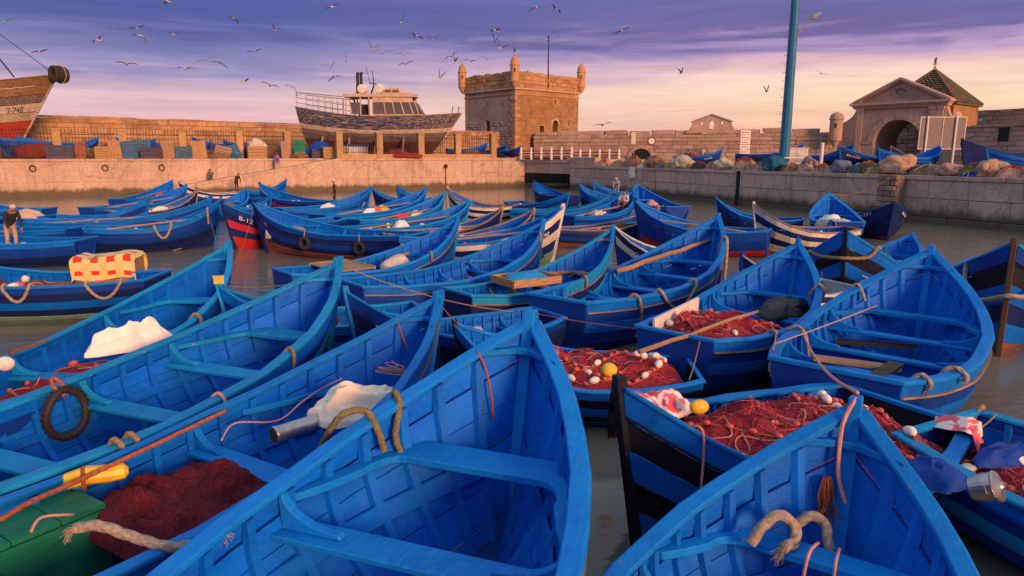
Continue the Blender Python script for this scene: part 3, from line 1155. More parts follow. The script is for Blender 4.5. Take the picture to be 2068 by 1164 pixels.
# voussoirs
for k in range(13):
    a0, a1 = math.pi * (1 - k / 13), math.pi * (1 - (k + .96) / 13)
    m = MB()
    m.prism([G(ac + r_ * math.cos(a), -.10 if k % 2 else -.12, z_sp + r_ * math.sin(a)) for r_, a in ((ar + .003, a0), (ar + .62, a0), (ar + .62, a1), (ar + .003, a1))], GD * .3)
    m.build('arch_stone', mg, gt)
# pilasters with base and capital
for u in (.55, ac - ar - 0.95, ac + ar + .95, GW - .55):
    if u in (ac - ar - .95,) and u - .55 < .9: continue
    m = MB()
    for k, (hw_, z0, z1, pr) in enumerate(((.42, ZR, ZR + .6, .26), (.33, ZR + .6, z_en - .45, .18), (.38, z_en - .45, z_en - .3, .22), (.44, z_en - .3, z_en - .02, .28))):
        m.prism([G(u - hw_, -pr, z0), G(u + hw_, -pr, z0), G(u + hw_, -pr, z1), G(u - hw_, -pr, z1)], GD * (pr + .05))
    m.build('pilaster', mg, gt)
# impost bands
for (u0, u1) in ((.9, ac - ar), (ac + ar, GW - .9)):
    m = MB()
    m.prism([G(u0, -.12, z_sp - .12), G(u1, -.12, z_sp - .12), G(u1, -.12, z_sp + .12), G(u0, -.12, z_sp + .12)], GD * .2)
    m.build('impost', mg, gt)
for k, (e, z0, z1) in enumerate(((.20, z_en, z_en + .25), (.10, z_en + .25, z_co - .3), (.35, z_co - .3, z_co - .12), (.55, z_co - .12, z_co + .1))):
    m = MB()
    m.prism([G(-e, -e - .1, z0), G(GW + e, -e - .1, z0), G(GW + e, -e - .1, z1), G(-e, -e - .1, z1)], GD * (1 + e))
    m.build('cornice', mg, gt)
# pediment
gcx = GW / 2
holed_panel('pediment', [(0, z_co + .1), (GW, z_co + .1), (gcx, z_ap - .2)], [[(gcx + .62 * math.cos(a * math.pi / 7), z_co + 1.15 + .42 * math.sin(a * math.pi / 7)) for a in range(14)]], .8, GM, mg, gt)
m = MB()
m.prism([G(gcx + .62 * math.cos(a * math.pi / 7), .18, z_co + 1.15 + .42 * math.sin(a * math.pi / 7)) for a in range(14)], GD * .1)
m.build('medallion', M['plaster'], gt)
m = MB()
ringp = [G(gcx + .70 * math.cos(a * math.pi / 9), -.03, z_co + 1.15 + .5 * math.sin(a * math.pi / 9)) for a in range(18)]
m.tube(ringp, .09, 6, closed=True)
m.build('medallion_ring', mg, gt)
for s in (-1, 1):
    for e, w, h in ((.42, .9, .2), (.25, .7, .18)):
        m = MB()
        a = G(gcx + s * (GW / 2 + e), .1, z_co + .12 + (.0 if e > .3 else -.18))
        b = G(gcx, .1, z_ap + (.05 if e > .3 else -.16))
        m.bar(a, b, w + e, h)
        m.build('raking_cornice', mg, gt)
    m = MB()
    m.ball(G(gcx + s * (GW / 2 - .45), -.15, z_co + .42), .3, 10, 6)
    m.build('ball_ornament', mg, gt)
# curved scroll shoulders
for s, u0 in ((-1, 0), (1, GW)):
    pts = [(u0, ZR), (u0, z_co)]
    w_ = 2.4 if s < 0 else 1.3
    for k in range(9):
        a = math.pi / 2 * k / 8
        pts.append((u0 + s * (w_ - w_ * math.cos(math.pi / 2 - a) * 1.0) if False else u0 + s * w_ * (1 - math.cos(a)), z_co - .2 - 1.9 * math.sin(a)))
    pts.append((u0 + s * w_, ZR))
    m = MB()
    m.prism([G(u, .12, w) for u, w in pts], GD * .75)
    m.build('scroll_wing', mg, gt)
# vaulted passage behind the arch
m = MB()
vault = arch_loop(ac - ar - .05, ac + ar + .05, ZR - .1, z_sp, 14)
vo = arch_loop(ac - ar - .7, ac + ar + .7, ZR - .1, z_sp, 14)
for i in range(len(vault) - 1):
    (u0, w0), (u1, w1) = vault[i], vault[i + 1]
    (a0, b0), (a1, b1) = vo[i], vo[i + 1]
    m.prism([G(u0, 1.0, w0), G(u1, 1.0, w1), G(a1, 1.0, b1), G(a0, 1.0, b0)], GD * 5.5)
m.build('vault', M['brownwall'], gt)
wh = empty('white_house', (0, 0, 0), 0, 'white house wall seen through the arch of the gate', 'house')
m = MB()
m.prism([G(ac + 1.2, 12, ZR), G(ac + 5.2, 12, ZR), G(ac + 5.2, 12, ZR + 5), G(ac + 1.2, 12, ZR + 5)], GD * 3)
m.build('wall', M['whitepaint'], wh)
m = MB()
m.prism([G(ac + 1.05, 11.9, ZR + 5), G(ac + 5.35, 11.9, ZR + 5), G(ac + 5.35, 11.9, ZR + 5.3), G(ac + 1.05, 11.9, ZR + 5.3)], GD * 3.2)
m.build('roof_edge', M['whitepaint'], wh)
pw = empty('passage_wall', (0, 0, 0), 0, 'rough dark stone wall inside the passage behind the gate arch', 'wall')
courses(pw, G(ac - ar - 5, 9.5, 0), G(ac + 1.6, 8.2, 0), ZR, ZR + 6.4, .5, 1.1, .5, M['brownwall'], 'stone', .03, .05, rough=True, seed=77)
m = MB()
a_, b_ = G(ac - ar - 5, 9.7, ZR), G(ac + 1.55, 8.4, ZR)
m.prism([a_, b_, b_ + Vector((0, 0, 6.3)), a_ + Vector((0, 0, 6.3))], GD * .5)
m.build('wall_core', M['brownwall'], pw)
# block behind carrying the pyramid roof
PB0 = G(3.0, 1.02, 0)
u0, u1, v0, v1 = 2.6, GW + .35, 1.02, 8.6
ze = zpx(212, 77)
m = MB()
m.prism([G(u1, v0, ZR), G(u1, v1, ZR), G(u1, v1, ze), G(u1, v0, ze)], GM.to_3x3() @ Vector((-.8, 0, 0)))
m.prism([G(u0, v1 - .8, z_sp + ar + .8), G(u1, v1 - .8, z_sp + ar + .8), G(u1, v1 - .8, ze), G(u0, v1 - .8, ze)], GD * .78)
m.prism([G(u0, v0 + .05, z_sp + ar + .8), G(u0, v1, z_sp + ar + .8), G(u0, v1, ze), G(u0, v0 + .05, ze)], GM.to_3x3() @ Vector((.8, 0, 0)))
m.prism([G(u0 + .8, v0 + .05, z_sp + ar + .8), G(u1 - .8, v0 + .05, z_sp + ar + .8), G(u1 - .8, v0 + .05, ze), G(u0 + .8, v0 + .05, ze)], GD * .5)
m.build('side_wall', M['rubble'], gt)
ap = G((u0 + u1) / 2, (v0 + v1) / 2, zpx(147, 80))
cs = [G(u0 - .3, v0 - .2, ze), G(u1 + .3, v0 - .2, ze), G(u1 + .3, v1 + .3, ze), G(u0 - .3, v1 + .3, ze)]
m = MB()
m.add(cs + [ap] + [c - Vector((0, 0, .18)) for c in cs], [(0, 1, 4), (1, 2, 4), (2, 3, 4), (3, 0, 4), (0, 5, 6, 1), (1, 6, 7, 2), (2, 7, 8, 3), (3, 8, 5, 0), (5, 8, 7, 6)])
rf = m.build('roof', M['rooftile'], gt)
tl = MB()
for i in range(4):
    a, b = cs[i], cs[(i + 1) % 4]
    nrm = (b - a).cross(ap - a).normalized()
    rows = 17
    for j in range(rows):
        t0 = j / rows
        p, q = a.lerp(ap, t0), b.lerp(ap, t0)
        p2, q2 = a.lerp(ap, t0 + .9 / rows), b.lerp(ap, t0 + .9 / rows)
        n_ = max(1, int((q - p).length / .42))
        for k in range(n_):
            s0, s1 = k / n_, (k + .86) / n_
            A, B_, C_, D_ = p.lerp(q, s0), p.lerp(q, s1), p2.lerp(q2, s1), p2.lerp(q2, s0)
            tl.add([A + nrm * .10, B_ + nrm * .10, C_ + nrm * .03, D_ + nrm * .03, A, B_, (A + B_) / 2 + nrm * .16, (C_ + D_) / 2 + nrm * .08], [(0, 6, 7, 3), (6, 1, 2, 7), (4, 5, 1, 6, 0), (4, 0, 3), (5, 2, 1)])
tl.build('roof_tiles', M['rooftile'], rf, kind='stuff')
for i in range(4):
    m = MB()
    m.tube([cs[i] + Vector((0, 0, .08)), ap + Vector((0, 0, .1))], .13, 6)
    m.build('hip_ridge', M['rust'] if i == 1 else M['rooftile'], rf)
m = MB()
m.lathe([(.3, -.15), (.22, .1), (.1, .2), (.14, .32), (.03, .5)], ap, 8)
m.build('finial', M['gate'], rf)

# sentry turrets beside the gate
for (p, y0, Yd, lab) in ((1691, 228, 84, 'round domed sentry turret on the rampart beside the gate scroll'), (1928, 225, 77.5, 'round domed sentry turret half hidden by the sign panel')):
    q = at(p, y0, Yd)
    rt = empty('sentry_turret', (q.x, q.y, ZR), 0, lab, 'turret')
    zt = q.z - ZR
    m = MB()
    m.lathe([(.15, zt - 4.0), (.5, zt - 3.4), (.72, zt - 3.2), (.72, zt - .8)], (0, 0, 0), 14)
    m.build('drum', M['brownwall'], rt)
    m = MB()
    m.lathe([(.84, zt - .8), (.84, zt - .66), (.76, zt - .6), (.70, zt - .3), (.5, zt - .08), (.15, zt + .02), (.08, zt + .1)], (0, 0, 0), 14)
    m.build('dome', M['brownwall'], rt)
    m = MB()
    m.box((-.35, -.62, zt - 1.5), (.2, .1, .5), rz=-.5)
    m.build('slit', M['dark'], rt)

# rampart to the right of the gate: tall back wall and lower gun wall
W0, W1 = at(1945, 300, 86), at(2300, 300, 70)
W0.z = W1.z = ZR
rampart('rampart_wall', W0, W1, ZR, zpx(226, 80), 'tall pale brown rampart behind the gate roof at the edge of the view', 1.3, .46, M['brownwall'], 51, zblocks=6.0, top=(.8, 1.2))
V0, V1 = at(1925, 300, 75.5), at(2300, 300, 60)
V0.z = V1.z = ZR
emb_k = (2003 - CX) / FPX
dV = V1 - V0
tE = (emb_k * V0.y - V0.x) / (dV.x - emb_k * dV.y)
xe = tE * dV.xy.length
zg = zpx(259, 72)
gw = rampart('gun_wall', V0, V1, ZR, zg, 'lower gun wall with a dark embrasure right of the gate', 1.3, .46, M['brownwall'], 52, skip=lambda c, z, w, h: abs(c - xe) < .45 + w / 2 and zg - 1.6 < z)
VM = frame_m((V0.x, V0.y, 0), V1)
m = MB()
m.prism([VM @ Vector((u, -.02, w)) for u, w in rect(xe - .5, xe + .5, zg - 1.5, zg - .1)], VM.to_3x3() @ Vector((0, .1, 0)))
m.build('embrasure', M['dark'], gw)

# ================================================================== boats
def curve(pts):
    """smooth interpolation through (t, value) points"""
    xs = [p[0] for p in pts]
    ys = [p[1] for p in pts]
    n = len(xs)
    dl = [(ys[i + 1] - ys[i]) / (xs[i + 1] - xs[i]) for i in range(n - 1)]
    mt = [dl[0]] + [0 if dl[i - 1] * dl[i] <= 0 else 2 * dl[i - 1] * dl[i] / (dl[i - 1] + dl[i]) for i in range(1, n - 1)] + [dl[-1]]

    def f(t):
        t = min(max(t, xs[0]), xs[-1])
        i = 0
        while i < n - 2 and t > xs[i + 1]: i += 1
        h = xs[i + 1] - xs[i]
        s = (t - xs[i]) / h
        return ((2 * s ** 3 - 3 * s ** 2 + 1) * ys[i] + (s ** 3 - 2 * s ** 2 + s) * h * mt[i] + (-2 * s ** 3 + 3 * s ** 2) * ys[i + 1] + (s ** 3 - s ** 2) * h * mt[i + 1])
    return f


class Hull:
    def __init__(self, L, B, sheer, width, fullness, keel, rake):
        self.L, self.B = L, B
        self.h, self.w, self.p, self.k, self.rk = curve(sheer), curve(width), curve(fullness), curve(keel), curve(rake)

    def pt(self, u, v, side, off=0.0):
        hh, kk = self.h(u), self.k(u)
        half = self.w(u) * self.B / 2
        p = self.p(u)
        z = hh - (hh - kk) * v
        y = half * (1 - v ** p)
        if off:
            e = 0.02
            v2 = min(1.0, v + e)
            y2 = half * (1 - v2 ** p)
            z2 = hh - (hh - kk) * v2
            ty, tz = y2 - y, z2 - z
            l = math.hypot(ty, tz) or 1
            y += -tz / l * off
            z += ty / l * off
        x = -self.L / 2 + u * self.L - self.rk(u) * v
        return Vector((x, side * y, z))

    def v_at(self, u, z):
        return min(1.0, max(0.0, (self.h(u) - z) / (self.h(u) - self.k(u))))

    def half_at(self, u, z):
        v = self.v_at(u, z)
        return self.w(u) * self.B / 2 * (1 - v ** self.p(u))


HB = 1.75
BOAT = Hull(6.5, 2.1,
            [(0, .90), (.2, .83), (.42, .82), (.6, .93), (.75, 1.12), (.88, 1.39), (1, 1.75)],
            [(0, .62), (.15, .83), (.4, 1.0), (.58, 1.0), (.74, .86), (.86, .59), (.93, .345), (.975, .14), (1, .035)],
            [(0, 2.4), (.4, 3.0), (.7, 2.3), (.9, 1.5), (1, 1.2)],
            [(0, -.18), (.3, -.3), (.8, -.3), (1, -.3)],
            [(0, -.05), (.5, 0), (.8, .12), (1, .55)])
VS = [0.0, .135, .28, .43, .58, .74, 1.0]
PROUD = [.022, .0, .016, .0, .012, -.004]


def uniq(a, b, n): return [a + (b - a) * i / (n - 1) for i in range(n)]


def strake(H, v0, v1, side, off, n, us=None, t=.03, gap=.0026):
    secs = []
    for u in (us or uniq(0, 1, n)):
        a, b = v0 + gap, v1 - gap
        mid = (a + b) / 2
        secs.append([H.pt(u, a, side, off), H.pt(u, mid, side, off), H.pt(u, b, side, off), H.pt(u, b, side, off - t), H.pt(u, mid, side, -t), H.pt(u, a, side, -t)])
    m = MB()
    m.strip(secs, mi=[0, 0, 0, 1, 1, 0])
    return m.mesh('hull_plank', 2)


US = [0, .08, .17, .26, .35, .44, .53, .62, .70, .77, .83, .88, .92, .955, .98, 1.0]


def make_parts(H, detail=2, thwarts=(.14, .34, .52, .68), bulk=(.34, .52), fore=.82, hold=False):
    """list of (part name, mesh, material keys, parent index or None, kind)"""
    P = []
    us = US if detail > 1 else US[::2] + [1.0]
    nv = len(VS) - 1
    for side in (1, -1):
        if detail > 1:
            for k in range(nv):
                P.append(('hull_plank', strake(H, VS[k], VS[k + 1], side, PROUD[k], 0, us), ('s%d' % k, 'inner')))
        else:
            for k in range(nv):
                P.append(('hull_plank', strake(H, VS[k], VS[k + 1], side, PROUD[k], 0, us), ('s%d' % k, 'inner')))
    # cap rails and rub rails
    for side in (1, -1):
        secs, rub, inn = [], [], []
        for u in us:
            a = H.pt(u, 0, side)
            y = abs(a.y)
            z = a.z
            yi = max(y - .085, .0) if u < .985 else max(y - .03, 0)
            wv = .006 * math.sin(u * 40 + side)
            secs.append([(a.x, side * yi, z), (a.x, side * (y + .05), z - .006), (a.x, side * (y + .055), z + .03 + wv), (a.x, side * (y + .04), z + .045 + wv), (a.x, side * yi, z + .045 + wv)])
            b = H.pt(u, .115, side, .022)
            rub.append([b, b + Vector((0, side * .028, 0)), b + Vector((0, side * .028, -.022)), b + Vector((0, 0, -.022))])
        m = MB()
        m.strip(secs)
        P.append(('gunwale', m.mesh('gunwale'), ('rail',)))
        if detail > 1:
            m = MB()
            m.strip(rub)
            P.append(('rub_rail', m.mesh('rub_rail'), ('rub',)))
        # stringer inside
        st = []
        for u in uniq(.03, .93, 14 if detail > 1 else 8):
            vv = .36 if u < .7 else .36 + (u - .7) * .35
            a, b = H.pt(u, vv, side, -.075), H.pt(u, vv + .09, side, -.075)
            st.append([a, b, b + Vector((0, side * .03, 0)), a + Vector((0, side * .03, 0))])
        m = MB()
        m.strip(st)
        P.append(('stringer', m.mesh('stringer'), ('rib',)))
    # ribs
    ru = [.05 + .049 * i for i in range(19)]
    merged = MB()
    for side in (1, -1):
        for i, u in enumerate(ru):
            if detail < 2 and i % 2: continue
            m = MB() if detail > 1 else merged
            secs = []
            du = .0045 if detail > 1 else .008
            vend = min(.93, H.v_at(u, .06) + .02)
            for v in uniq(.015, vend, 6 if detail > 1 else 4):
                a0, a1 = H.pt(u - du, v, side, -.028), H.pt(u + du, v, side, -.028)
                b0, b1 = H.pt(u - du, v, side, -.078), H.pt(u + du, v, side, -.078)
                secs.append([a0, a1, b1, b0])
            m.strip(secs)
            if detail > 1: P.append(('rib', m.mesh('rib'), ('rib',)))
    if detail < 2: P.append(('ribs', merged.mesh('ribs'), ('rib',), 'stuff'))
    # thwarts with standing knees
    for ti, u in enumerate(thwarts):
        z = H.h(u) - .24 - (.02 if u > .6 else 0)
        wd = .125 / H.L * (1.15 if u < .2 else 1)
        m = MB()
        ya, yb = H.half_at(u - wd, z) - .03, H.half_at(u + wd, z) - .03
        xa, xb = -H.L / 2 + (u - wd) * H.L, -H.L / 2 + (u + wd) * H.L
        m.prism([(xa, -ya, z - .045), (xb, -yb, z - .045), (xb, yb, z - .045), (xa, ya, z - .045)], (0, 0, .045))
        P.append(('thwart', m.mesh('thwart'), ('thwart',)))
        if detail > 1:
            for side in (1, -1):
                zt = H.h(u) - .01
                prof = []
                y0 = H.half_at(u, z) - .035
                y1 = H.half_at(u, zt) - .04
                for k in range(7):
                    a = math.pi / 2 * k / 6
                    prof.append((y0 - .42 + .40 * math.sin(a) * 1.0, z + .035 + (zt - z - .035) * (1 - math.cos(a))))
                poly = [(y0, z), (y0 - .44, z)] + [(p[0], p[1]) for p in prof] + [(y1, zt)]
                m = MB()
                xk = -H.L / 2 + u * H.L
                m.prism([(xk - .035, side * p[0], p[1]) for p in poly], (.07, 0, 0))
                P.append(('knee', m.mesh('knee'), ('thwart',)))
        if u in bulk and detail > 1:
            nb = 3
            for k in range(nb):
                z0 = .09 + (z - .05 - .09) * k / nb
                z1 = .09 + (z - .05 - .09) * (k + .96) / nb
                m = MB()
                xk = -H.L / 2 + u * H.L + .05
                a, b = H.half_at(u, z0) - .03, H.half_at(u, z1) - .03
                m.prism([(xk, -a, z0), (xk, a, z0), (xk, b, z1), (xk, -b, z1)], (.03, 0, 0))
                P.append(('bulkhead_board', m.mesh('bulkhead_board'), ('bulk',)))
            m = MB()
            m.box((xk - .012, .08, (.09 + z - .05) / 2), (.024, .09, z - .16))
            P.append(('bulkhead_post', m.mesh('bulkhead_post'), ('thwart',)))
    # fore thwart: plate with side arms
    z = H.h(fore) - .30
    outer = []
    for u in (fore - .13, fore - .08, fore - .03, fore + .02, fore + .045):
        outer.append((-H.L / 2 + u * H.L - H.rk(u) * H.v_at(u, z), H.half_at(u, z) - .03))
    inner = []
    yo = H.half_at(fore - .04, z)
    xi = -H.L / 2 + (fore - .012) * H.L
    x_end = outer[0][0]
    for k in range(6):
        a = math.pi / 2 * k / 5
        inner.append((xi - .30 * (1 - math.sin(a)), yo * .62 - .0 + (yo * .22) * math.cos(a)))
    arm = [(x_end, outer[0][1] - .05), (x_end + .22, outer[0][1] - .16)]
    poly = [(p[0], p[1]) for p in outer] + [(p[0], -p[1]) for p in reversed(outer)] + [(arm[0][0], -arm[0][1]), (arm[1][0], -arm[1][1])] + [(p[0], -p[1]) for p in inner] + [(p[0], p[1]) for p in reversed(inner)] + [(arm[1][0], arm[1][1]), (arm[0][0], arm[0][1])]
    m = MB()
    m.prism([(p[0], p[1], z - .05) for p in poly], (0, 0, .06))
    P.append(('fore_thwart', m.mesh('fore_thwart'), ('thwart',)))
    # breasthook
    zb = H.h(.965) - .05
    m = MB()
    pl = []
    for u in (.925, .95, .975, .99):
        pl.append((-H.L / 2 + u * H.L - H.rk(u) * H.v_at(u, zb), max(.02, H.half_at(u, min(zb, H.h(u) - .01)) - .02)))
    xin = pl[2][0]
    poly = pl + [(p[0], -p[1]) for p in reversed(pl)] + [(xin - .05, -.05), (xin - .05, .05)]
    zs = lambda x: zb
    m.prism([(p[0], p[1], zb - .06) for p in poly], (0, 0, .055))
    P.append(('breasthook', m.mesh('breasthook'), ('thwart',)))
    # stem post
    secs = []
    for v in (-.06, -.02, .1, .3, .5, .7, .9, 1.0):
        vv = max(v, 0)
        zz = H.h(1) - (H.h(1) - H.k(1)) * v
        x = H.L / 2 - H.rk(1) * v * (1 if v > 0 else .6)
        wx, wy = (.075, .05) if v > -.05 else (.06, .045)
        secs.append([(x - wx - .02, -wy, zz), (x + wx, -wy * .8, zz), (x + wx, wy * .8, zz), (x - wx - .02, wy, zz)])
    m = MB()
    m.strip(secs)
    P.append(('stem_post', m.mesh('stem_post'), ('stem',)))
    # transom
    zt = H.h(0)
    zl = [-.1, .14, .38, .62, zt] if detail > 1 else [-.1, zt]
    for k in range(len(zl) - 1):
        z0, z1 = zl[k] + .004, zl[k + 1] - .004
        m = MB()
        a, b = H.half_at(0, z0) + .012, H.half_at(0, z1) + .012
        sec = []
        for xo in (.015, -.03):
            sec.append([(-H.L / 2 + xo + .06 * (1 - 0), s * y, z) for s, y, z in ((-1, a, z0), (1, a, z0), (1, b, z1), (-1, b, z1))])
        secs_ = [[Vector(p) + Vector((H.rk(0) * -H.v_at(0, p[2]) - .06, 0, 0)) for p in s] for s in sec]
        m.strip(secs_, mi=None)
        me = MB()
        me.v, me.f, me.mi = m.v, m.f, m.mi
        P.append(('transom_board', me.mesh('transom_board', 1), ('trans',)))
    m = MB()
    hw = H.half_at(0, zt) + .05
    m.box((-H.L / 2 - .005, 0, zt + .022), (.11, hw * 2, .05))
    P.append(('transom_cap', m.mesh('transom_cap'), ('rail',)))
    # bottom boards, laid across so that no water shows
    nb = 15 if detail > 1 else 1
    ub = uniq(.0, .955, nb + 1)
    for i in range(nb):
        m = MB()
        zf = .075
        sub = uniq(ub[i] + .0008, ub[i + 1] - .0008, 2 if nb > 1 else 10)
        ring_ = [(-H.L / 2 + u * H.L - H.rk(u) * H.v_at(u, zf), H.half_at(u, zf) - .008) for u in sub]
        poly = [(p[0], p[1], zf - .03) for p in ring_] + [(p[0], -p[1], zf - .03) for p in reversed(ring_)]
        m.prism(poly, (0, 0, .03 + (.004 if i % 2 else 0)))
        P.append(('bottom_board', m.mesh('bottom_board'), ('floor',)))
    if detail > 1:
        for q in P:
            if q[0] in ('thwart', 'fore_thwart', 'knee', 'stem_post', 'breasthook', 'gunwale', 'transom_cap', 'stringer'):
                bm = bmesh.new()
                bm.from_mesh(q[1])
                ed = [e for e in bm.edges if len(e.link_faces) == 2 and e.calc_face_angle(0) > .7]
                bmesh.ops.bevel(bm, geom=ed, offset=.008, segments=1, affect='EDGES', clamp_overlap=True)
                bm.to_mesh(q[1])
                bm.free()
    return P


PROTO = {
    'A': make_parts(BOAT, 2),
    'B': make_parts(BOAT, 2, thwarts=(.10, .30, .44, .60), bulk=(.60,), fore=.80),
    'C': make_parts(BOAT, 2, thwarts=(.16, .42, .66), bulk=(.42,), fore=.83),
    'F': make_parts(BOAT, 1, thwarts=(.2, .42, .62), bulk=()),
    'G': make_parts(BOAT, 1, thwarts=(.14, .34, .52, .70), bulk=()),
}


def scheme(hull='royal', stripe='blue', rail='azure', inner='blue_in', rib='blue', thwart='azure', stem=None, bottom=None, rub=None, s=None, floor='floorpaint', trans=None, bulk=None):
    s = s or ['blue', hull, stripe, hull, hull, hull]
    d = {'s%d' % i: k for i, k in enumerate(s)}
    if bottom: d['s5'] = bottom
    d.update(rail=rail, inner=inner, rib=rib, thwart=thwart, stem=stem or rail, rub=rub or hull, floor=floor, trans=trans or s[1], bulk=bulk or inner)
    return d


SCH = {
    'std': scheme(rub='wornrail'),
    'teal': scheme('royal', 'teal', 'teal', thwart='teal'),
    'navy': scheme('navy', 'navy', 'azure', s=['royal', 'navy', 'navy', 'navy', 'navy', 'navy']),
    'side': scheme('navy', 'royal', 'azure', s=['blue', 'royal', 'royal', 'navy', 'navy', 'navy'], stem='blue'),
    'stripe': scheme('black', 'blue', 'azure', s=['blue', 'black', 'blue', 'black', 'blue', 'black'], stem='black'),
    'white': scheme('navy', 'white', 'wornrail', s=['white', 'navy', 'white', 'navy', 'white', 'rust'], stem='white', rub='white'),
    'whitegreen': scheme('navy', 'white', 'azure', s=['white', 'navy', 'white', 'navy', 'greenbot', 'greenbot'], stem='white', rub='white'),
    'whiterail': scheme('royal', 'white', 'white', s=['navy', 'white', 'royal', 'royal', 'royal', 'royal'], stem='royal'),
    'red': scheme('navy', 'pink', 'azure', s=['royal', 'navy', 'pink', 'navy', 'redbot', 'redbot'], stem='navy'),
    'redbot': scheme('royal', 'royal', 'azure', s=['royal', 'royal', 'royal', 'royal', 'redbot', 'redbot'], stem='royal'),
    'rustbot': scheme('navy', 'royal', 'azure', s=['royal', 'navy', 'royal', 'navy', 'rust', 'rust'], stem='navy'),
    'green': scheme('navy', 'blue', 'azure', s=['royal', 'navy', 'blue', 'navy', 'greenbot', 'greenbot'], stem='azure'),
    'worn': scheme('navy', 'navy', 'wornrail', s=['navy', 'navy', 'royal', 'navy', 'rust', 'rust'], stem='wornrail', thwart='wornrail'),
    'wornteal': scheme('royal', 'teal', 'teal', s=['teal', 'navy', 'teal', 'navy', 'navy', 'navy'], rub='wornrail', thwart='wornrail'),
    'darkbow': scheme('navy', 'navy', 'royal', s=['navy', 'navy', 'navy', 'navy', 'navy', 'rust'], stem='navy', rub='wornrail'),
    'wide': scheme('black', 'blue', 'azure', s=['royal', 'black', 'blue', 'navy', 'blue', 'rust'], stem='darkwood'),
}
BT = {}


def boat(key, label, bow, stern=None, hb=1.75, B=None, sch='std', proto='A', L=None, az=None, zoff=0.0, group=None, base_z=0.0, roll=0.0, pitch=0.0, cat='boat', name='fishing_boat', hs=None, world=None):
    """bow: photo point of the sheer at the stem; stern: photo point of the transom top (or heading az in degrees from +X and length L)"""
    sz = hb / HB
    if world is not None:
        pb, ps = Vector(world[0]), Vector(world[1])
        d = pb - ps
        L = d.length
        a = math.atan2(d.y, d.x)
        stern = None
        az = math.degrees(a)
    elif bow is None:
        a = R(az)
        ps = px(stern[0], stern[1], (hs if hs is not None else .9 * sz) + zoff + base_z)
        pb = ps + Vector((math.cos(a), math.sin(a), 0)) * L
        stern = None
    else:
        pb = px(bow[0], bow[1], hb + zoff + base_z)
    if stern is not None:
        hs_ = (hs if hs is not None else .9 * sz) + zoff + base_z
        ps = px(stern[0], stern[1], hs_)
        d = (pb - ps)
        d.z = 0
        L = L or d.length
        a = math.atan2(d.y, d.x)
    else:
        a = R(az)
    dirv = Vector((math.cos(a), math.sin(a), 0))
    c = pb - dirv * (L / 2)
    B = B or min(2.15, max(1.35, L * .34))
    if proto in 'FG' and base_z == 0: B *= 1.14
    root = empty(name, (c.x, c.y, zoff + base_z), a, label, cat, group)
    root.rotation_euler = (roll, pitch, a)
    sx, sy = L / BOAT.L, B / BOAT.B
    root.scale = (sx, sy, sz)
    S = SCH[sch] if isinstance(sch, str) else sch
    for part in PROTO[proto]:
        nm, me, keys = part[0], part[1], part[2]
        link(nm, me, [M[S[k]] for k in keys], root, kind=part[3] if len(part) > 3 else None)
    BT[key] = dict(root=root, L=L, B=B, c=c, a=a, sx=sx, sy=sy, sz=sz, bow=pb)
    return root


def bpt(key, u, yf, z=None, dz=0.0):
    """world point in a boat: u along stern->bow, yf lateral share of the half beam at the rail (+ = port), z local height or rail height + dz"""
    b = BT[key]
    hh = BOAT.h(u)
    if z is None: z = hh
    half = BOAT.w(u) * BOAT.B / 2
    p = Vector((-BOAT.L / 2 + u * BOAT.L, yf * half, z))
    mw = Matrix.Translation(b['root'].location) @ b['root'].rotation_euler.to_matrix().to_4x4() @ Matrix.Diagonal((b['sx'], b['sy'], b['sz'], 1))
    return mw @ p + Vector((0, 0, dz))


GB = 'blue fishing boats moored in the basin'


def bt(key, label, bow, stern=None, **k):
    k.setdefault('group', GB)
    return boat(key, label, bow, stern, **k)


# --- nearest boats
bt('n1', 'large blue boat in the middle of the nearest row, its empty hold open to us', (1073, 655), hb=1.9, L=7.4, az=69, B=2.45, proto='A')
bt('n2', 'blue boat cut by the bottom edge with grey rope on its fore thwart', (1727, 835), hb=1.75, L=4.0, az=54, B=2.05, proto='C')
bt('n3', 'blue boat carrying the green box, dark red net and cream sheeting', (886, 607), hb=1.75, L=7.0, az=58, B=1.75, proto='B')
bt('n4', 'empty blue boat with a tyre hanging inside its rail', (684, 535), hb=1.8, L=7.6, az=67, B=2.15, sch='teal', proto='A')
bt('n5', 'blue boat with the white sack lying across its rail', (462, 500), hb=1.75, L=7.6, az=84, B=1.7, sch='teal', proto='C')
bt('n6', 'blue boat with a yellow-topped stem post behind the white sack', (440, 578), hb=1.4, L=3.4, az=205, B=1.4, sch='teal', proto='F')
bt('r4', 'short blue and black striped boat loaded with red net, dark stem post towards us', (1250, 785), (1812, 818), hb=1.64, B=2.35, sch='stripe', proto='C')
bt('r3', 'small blue boat full of red net and white floats behind the pink cloth', None, (1402, 734), L=3.3, az=177, hb=1.2, hs=.7, B=1.85, sch='stripe', proto='C')
bt('r5', 'worn blue boat at the lower right corner holding a steel pot', None, (1900, 858), L=5.6, az=-62, hb=1.6, B=2.2, sch='teal', proto='B')
bt('r1', 'broad empty blue boat moored right of the red net boats, planks on its thwarts', (1880, 512), (1680, 768), hb=1.95, B=2.3, proto='A', hs=.9)
bt('r2', 'blue boat with black tarp, red net and a white board in its stern', (1612, 497), (1360, 690), hb=1.85, B=2.0, proto='C', hs=.85)
bt('m4', 'long blue boat with a bare wooden pole laid along its thwarts', (1450, 442), (1125, 614), hb=2.0, B=2.0, proto='A', hs=.95)
bt('m3', 'scuffed teal railed boat carrying a wooden tray with a teal cushion', (1238, 466), (955, 598), hb=1.85, B=1.5, sch='wornteal', proto='B', hs=.85, L=4.2)
bt('m6', 'blue boat holding two yellow floats and long oars', (1097, 452), (800, 572), hb=1.85, B=1.8, proto='A', hs=.85, L=5.2)
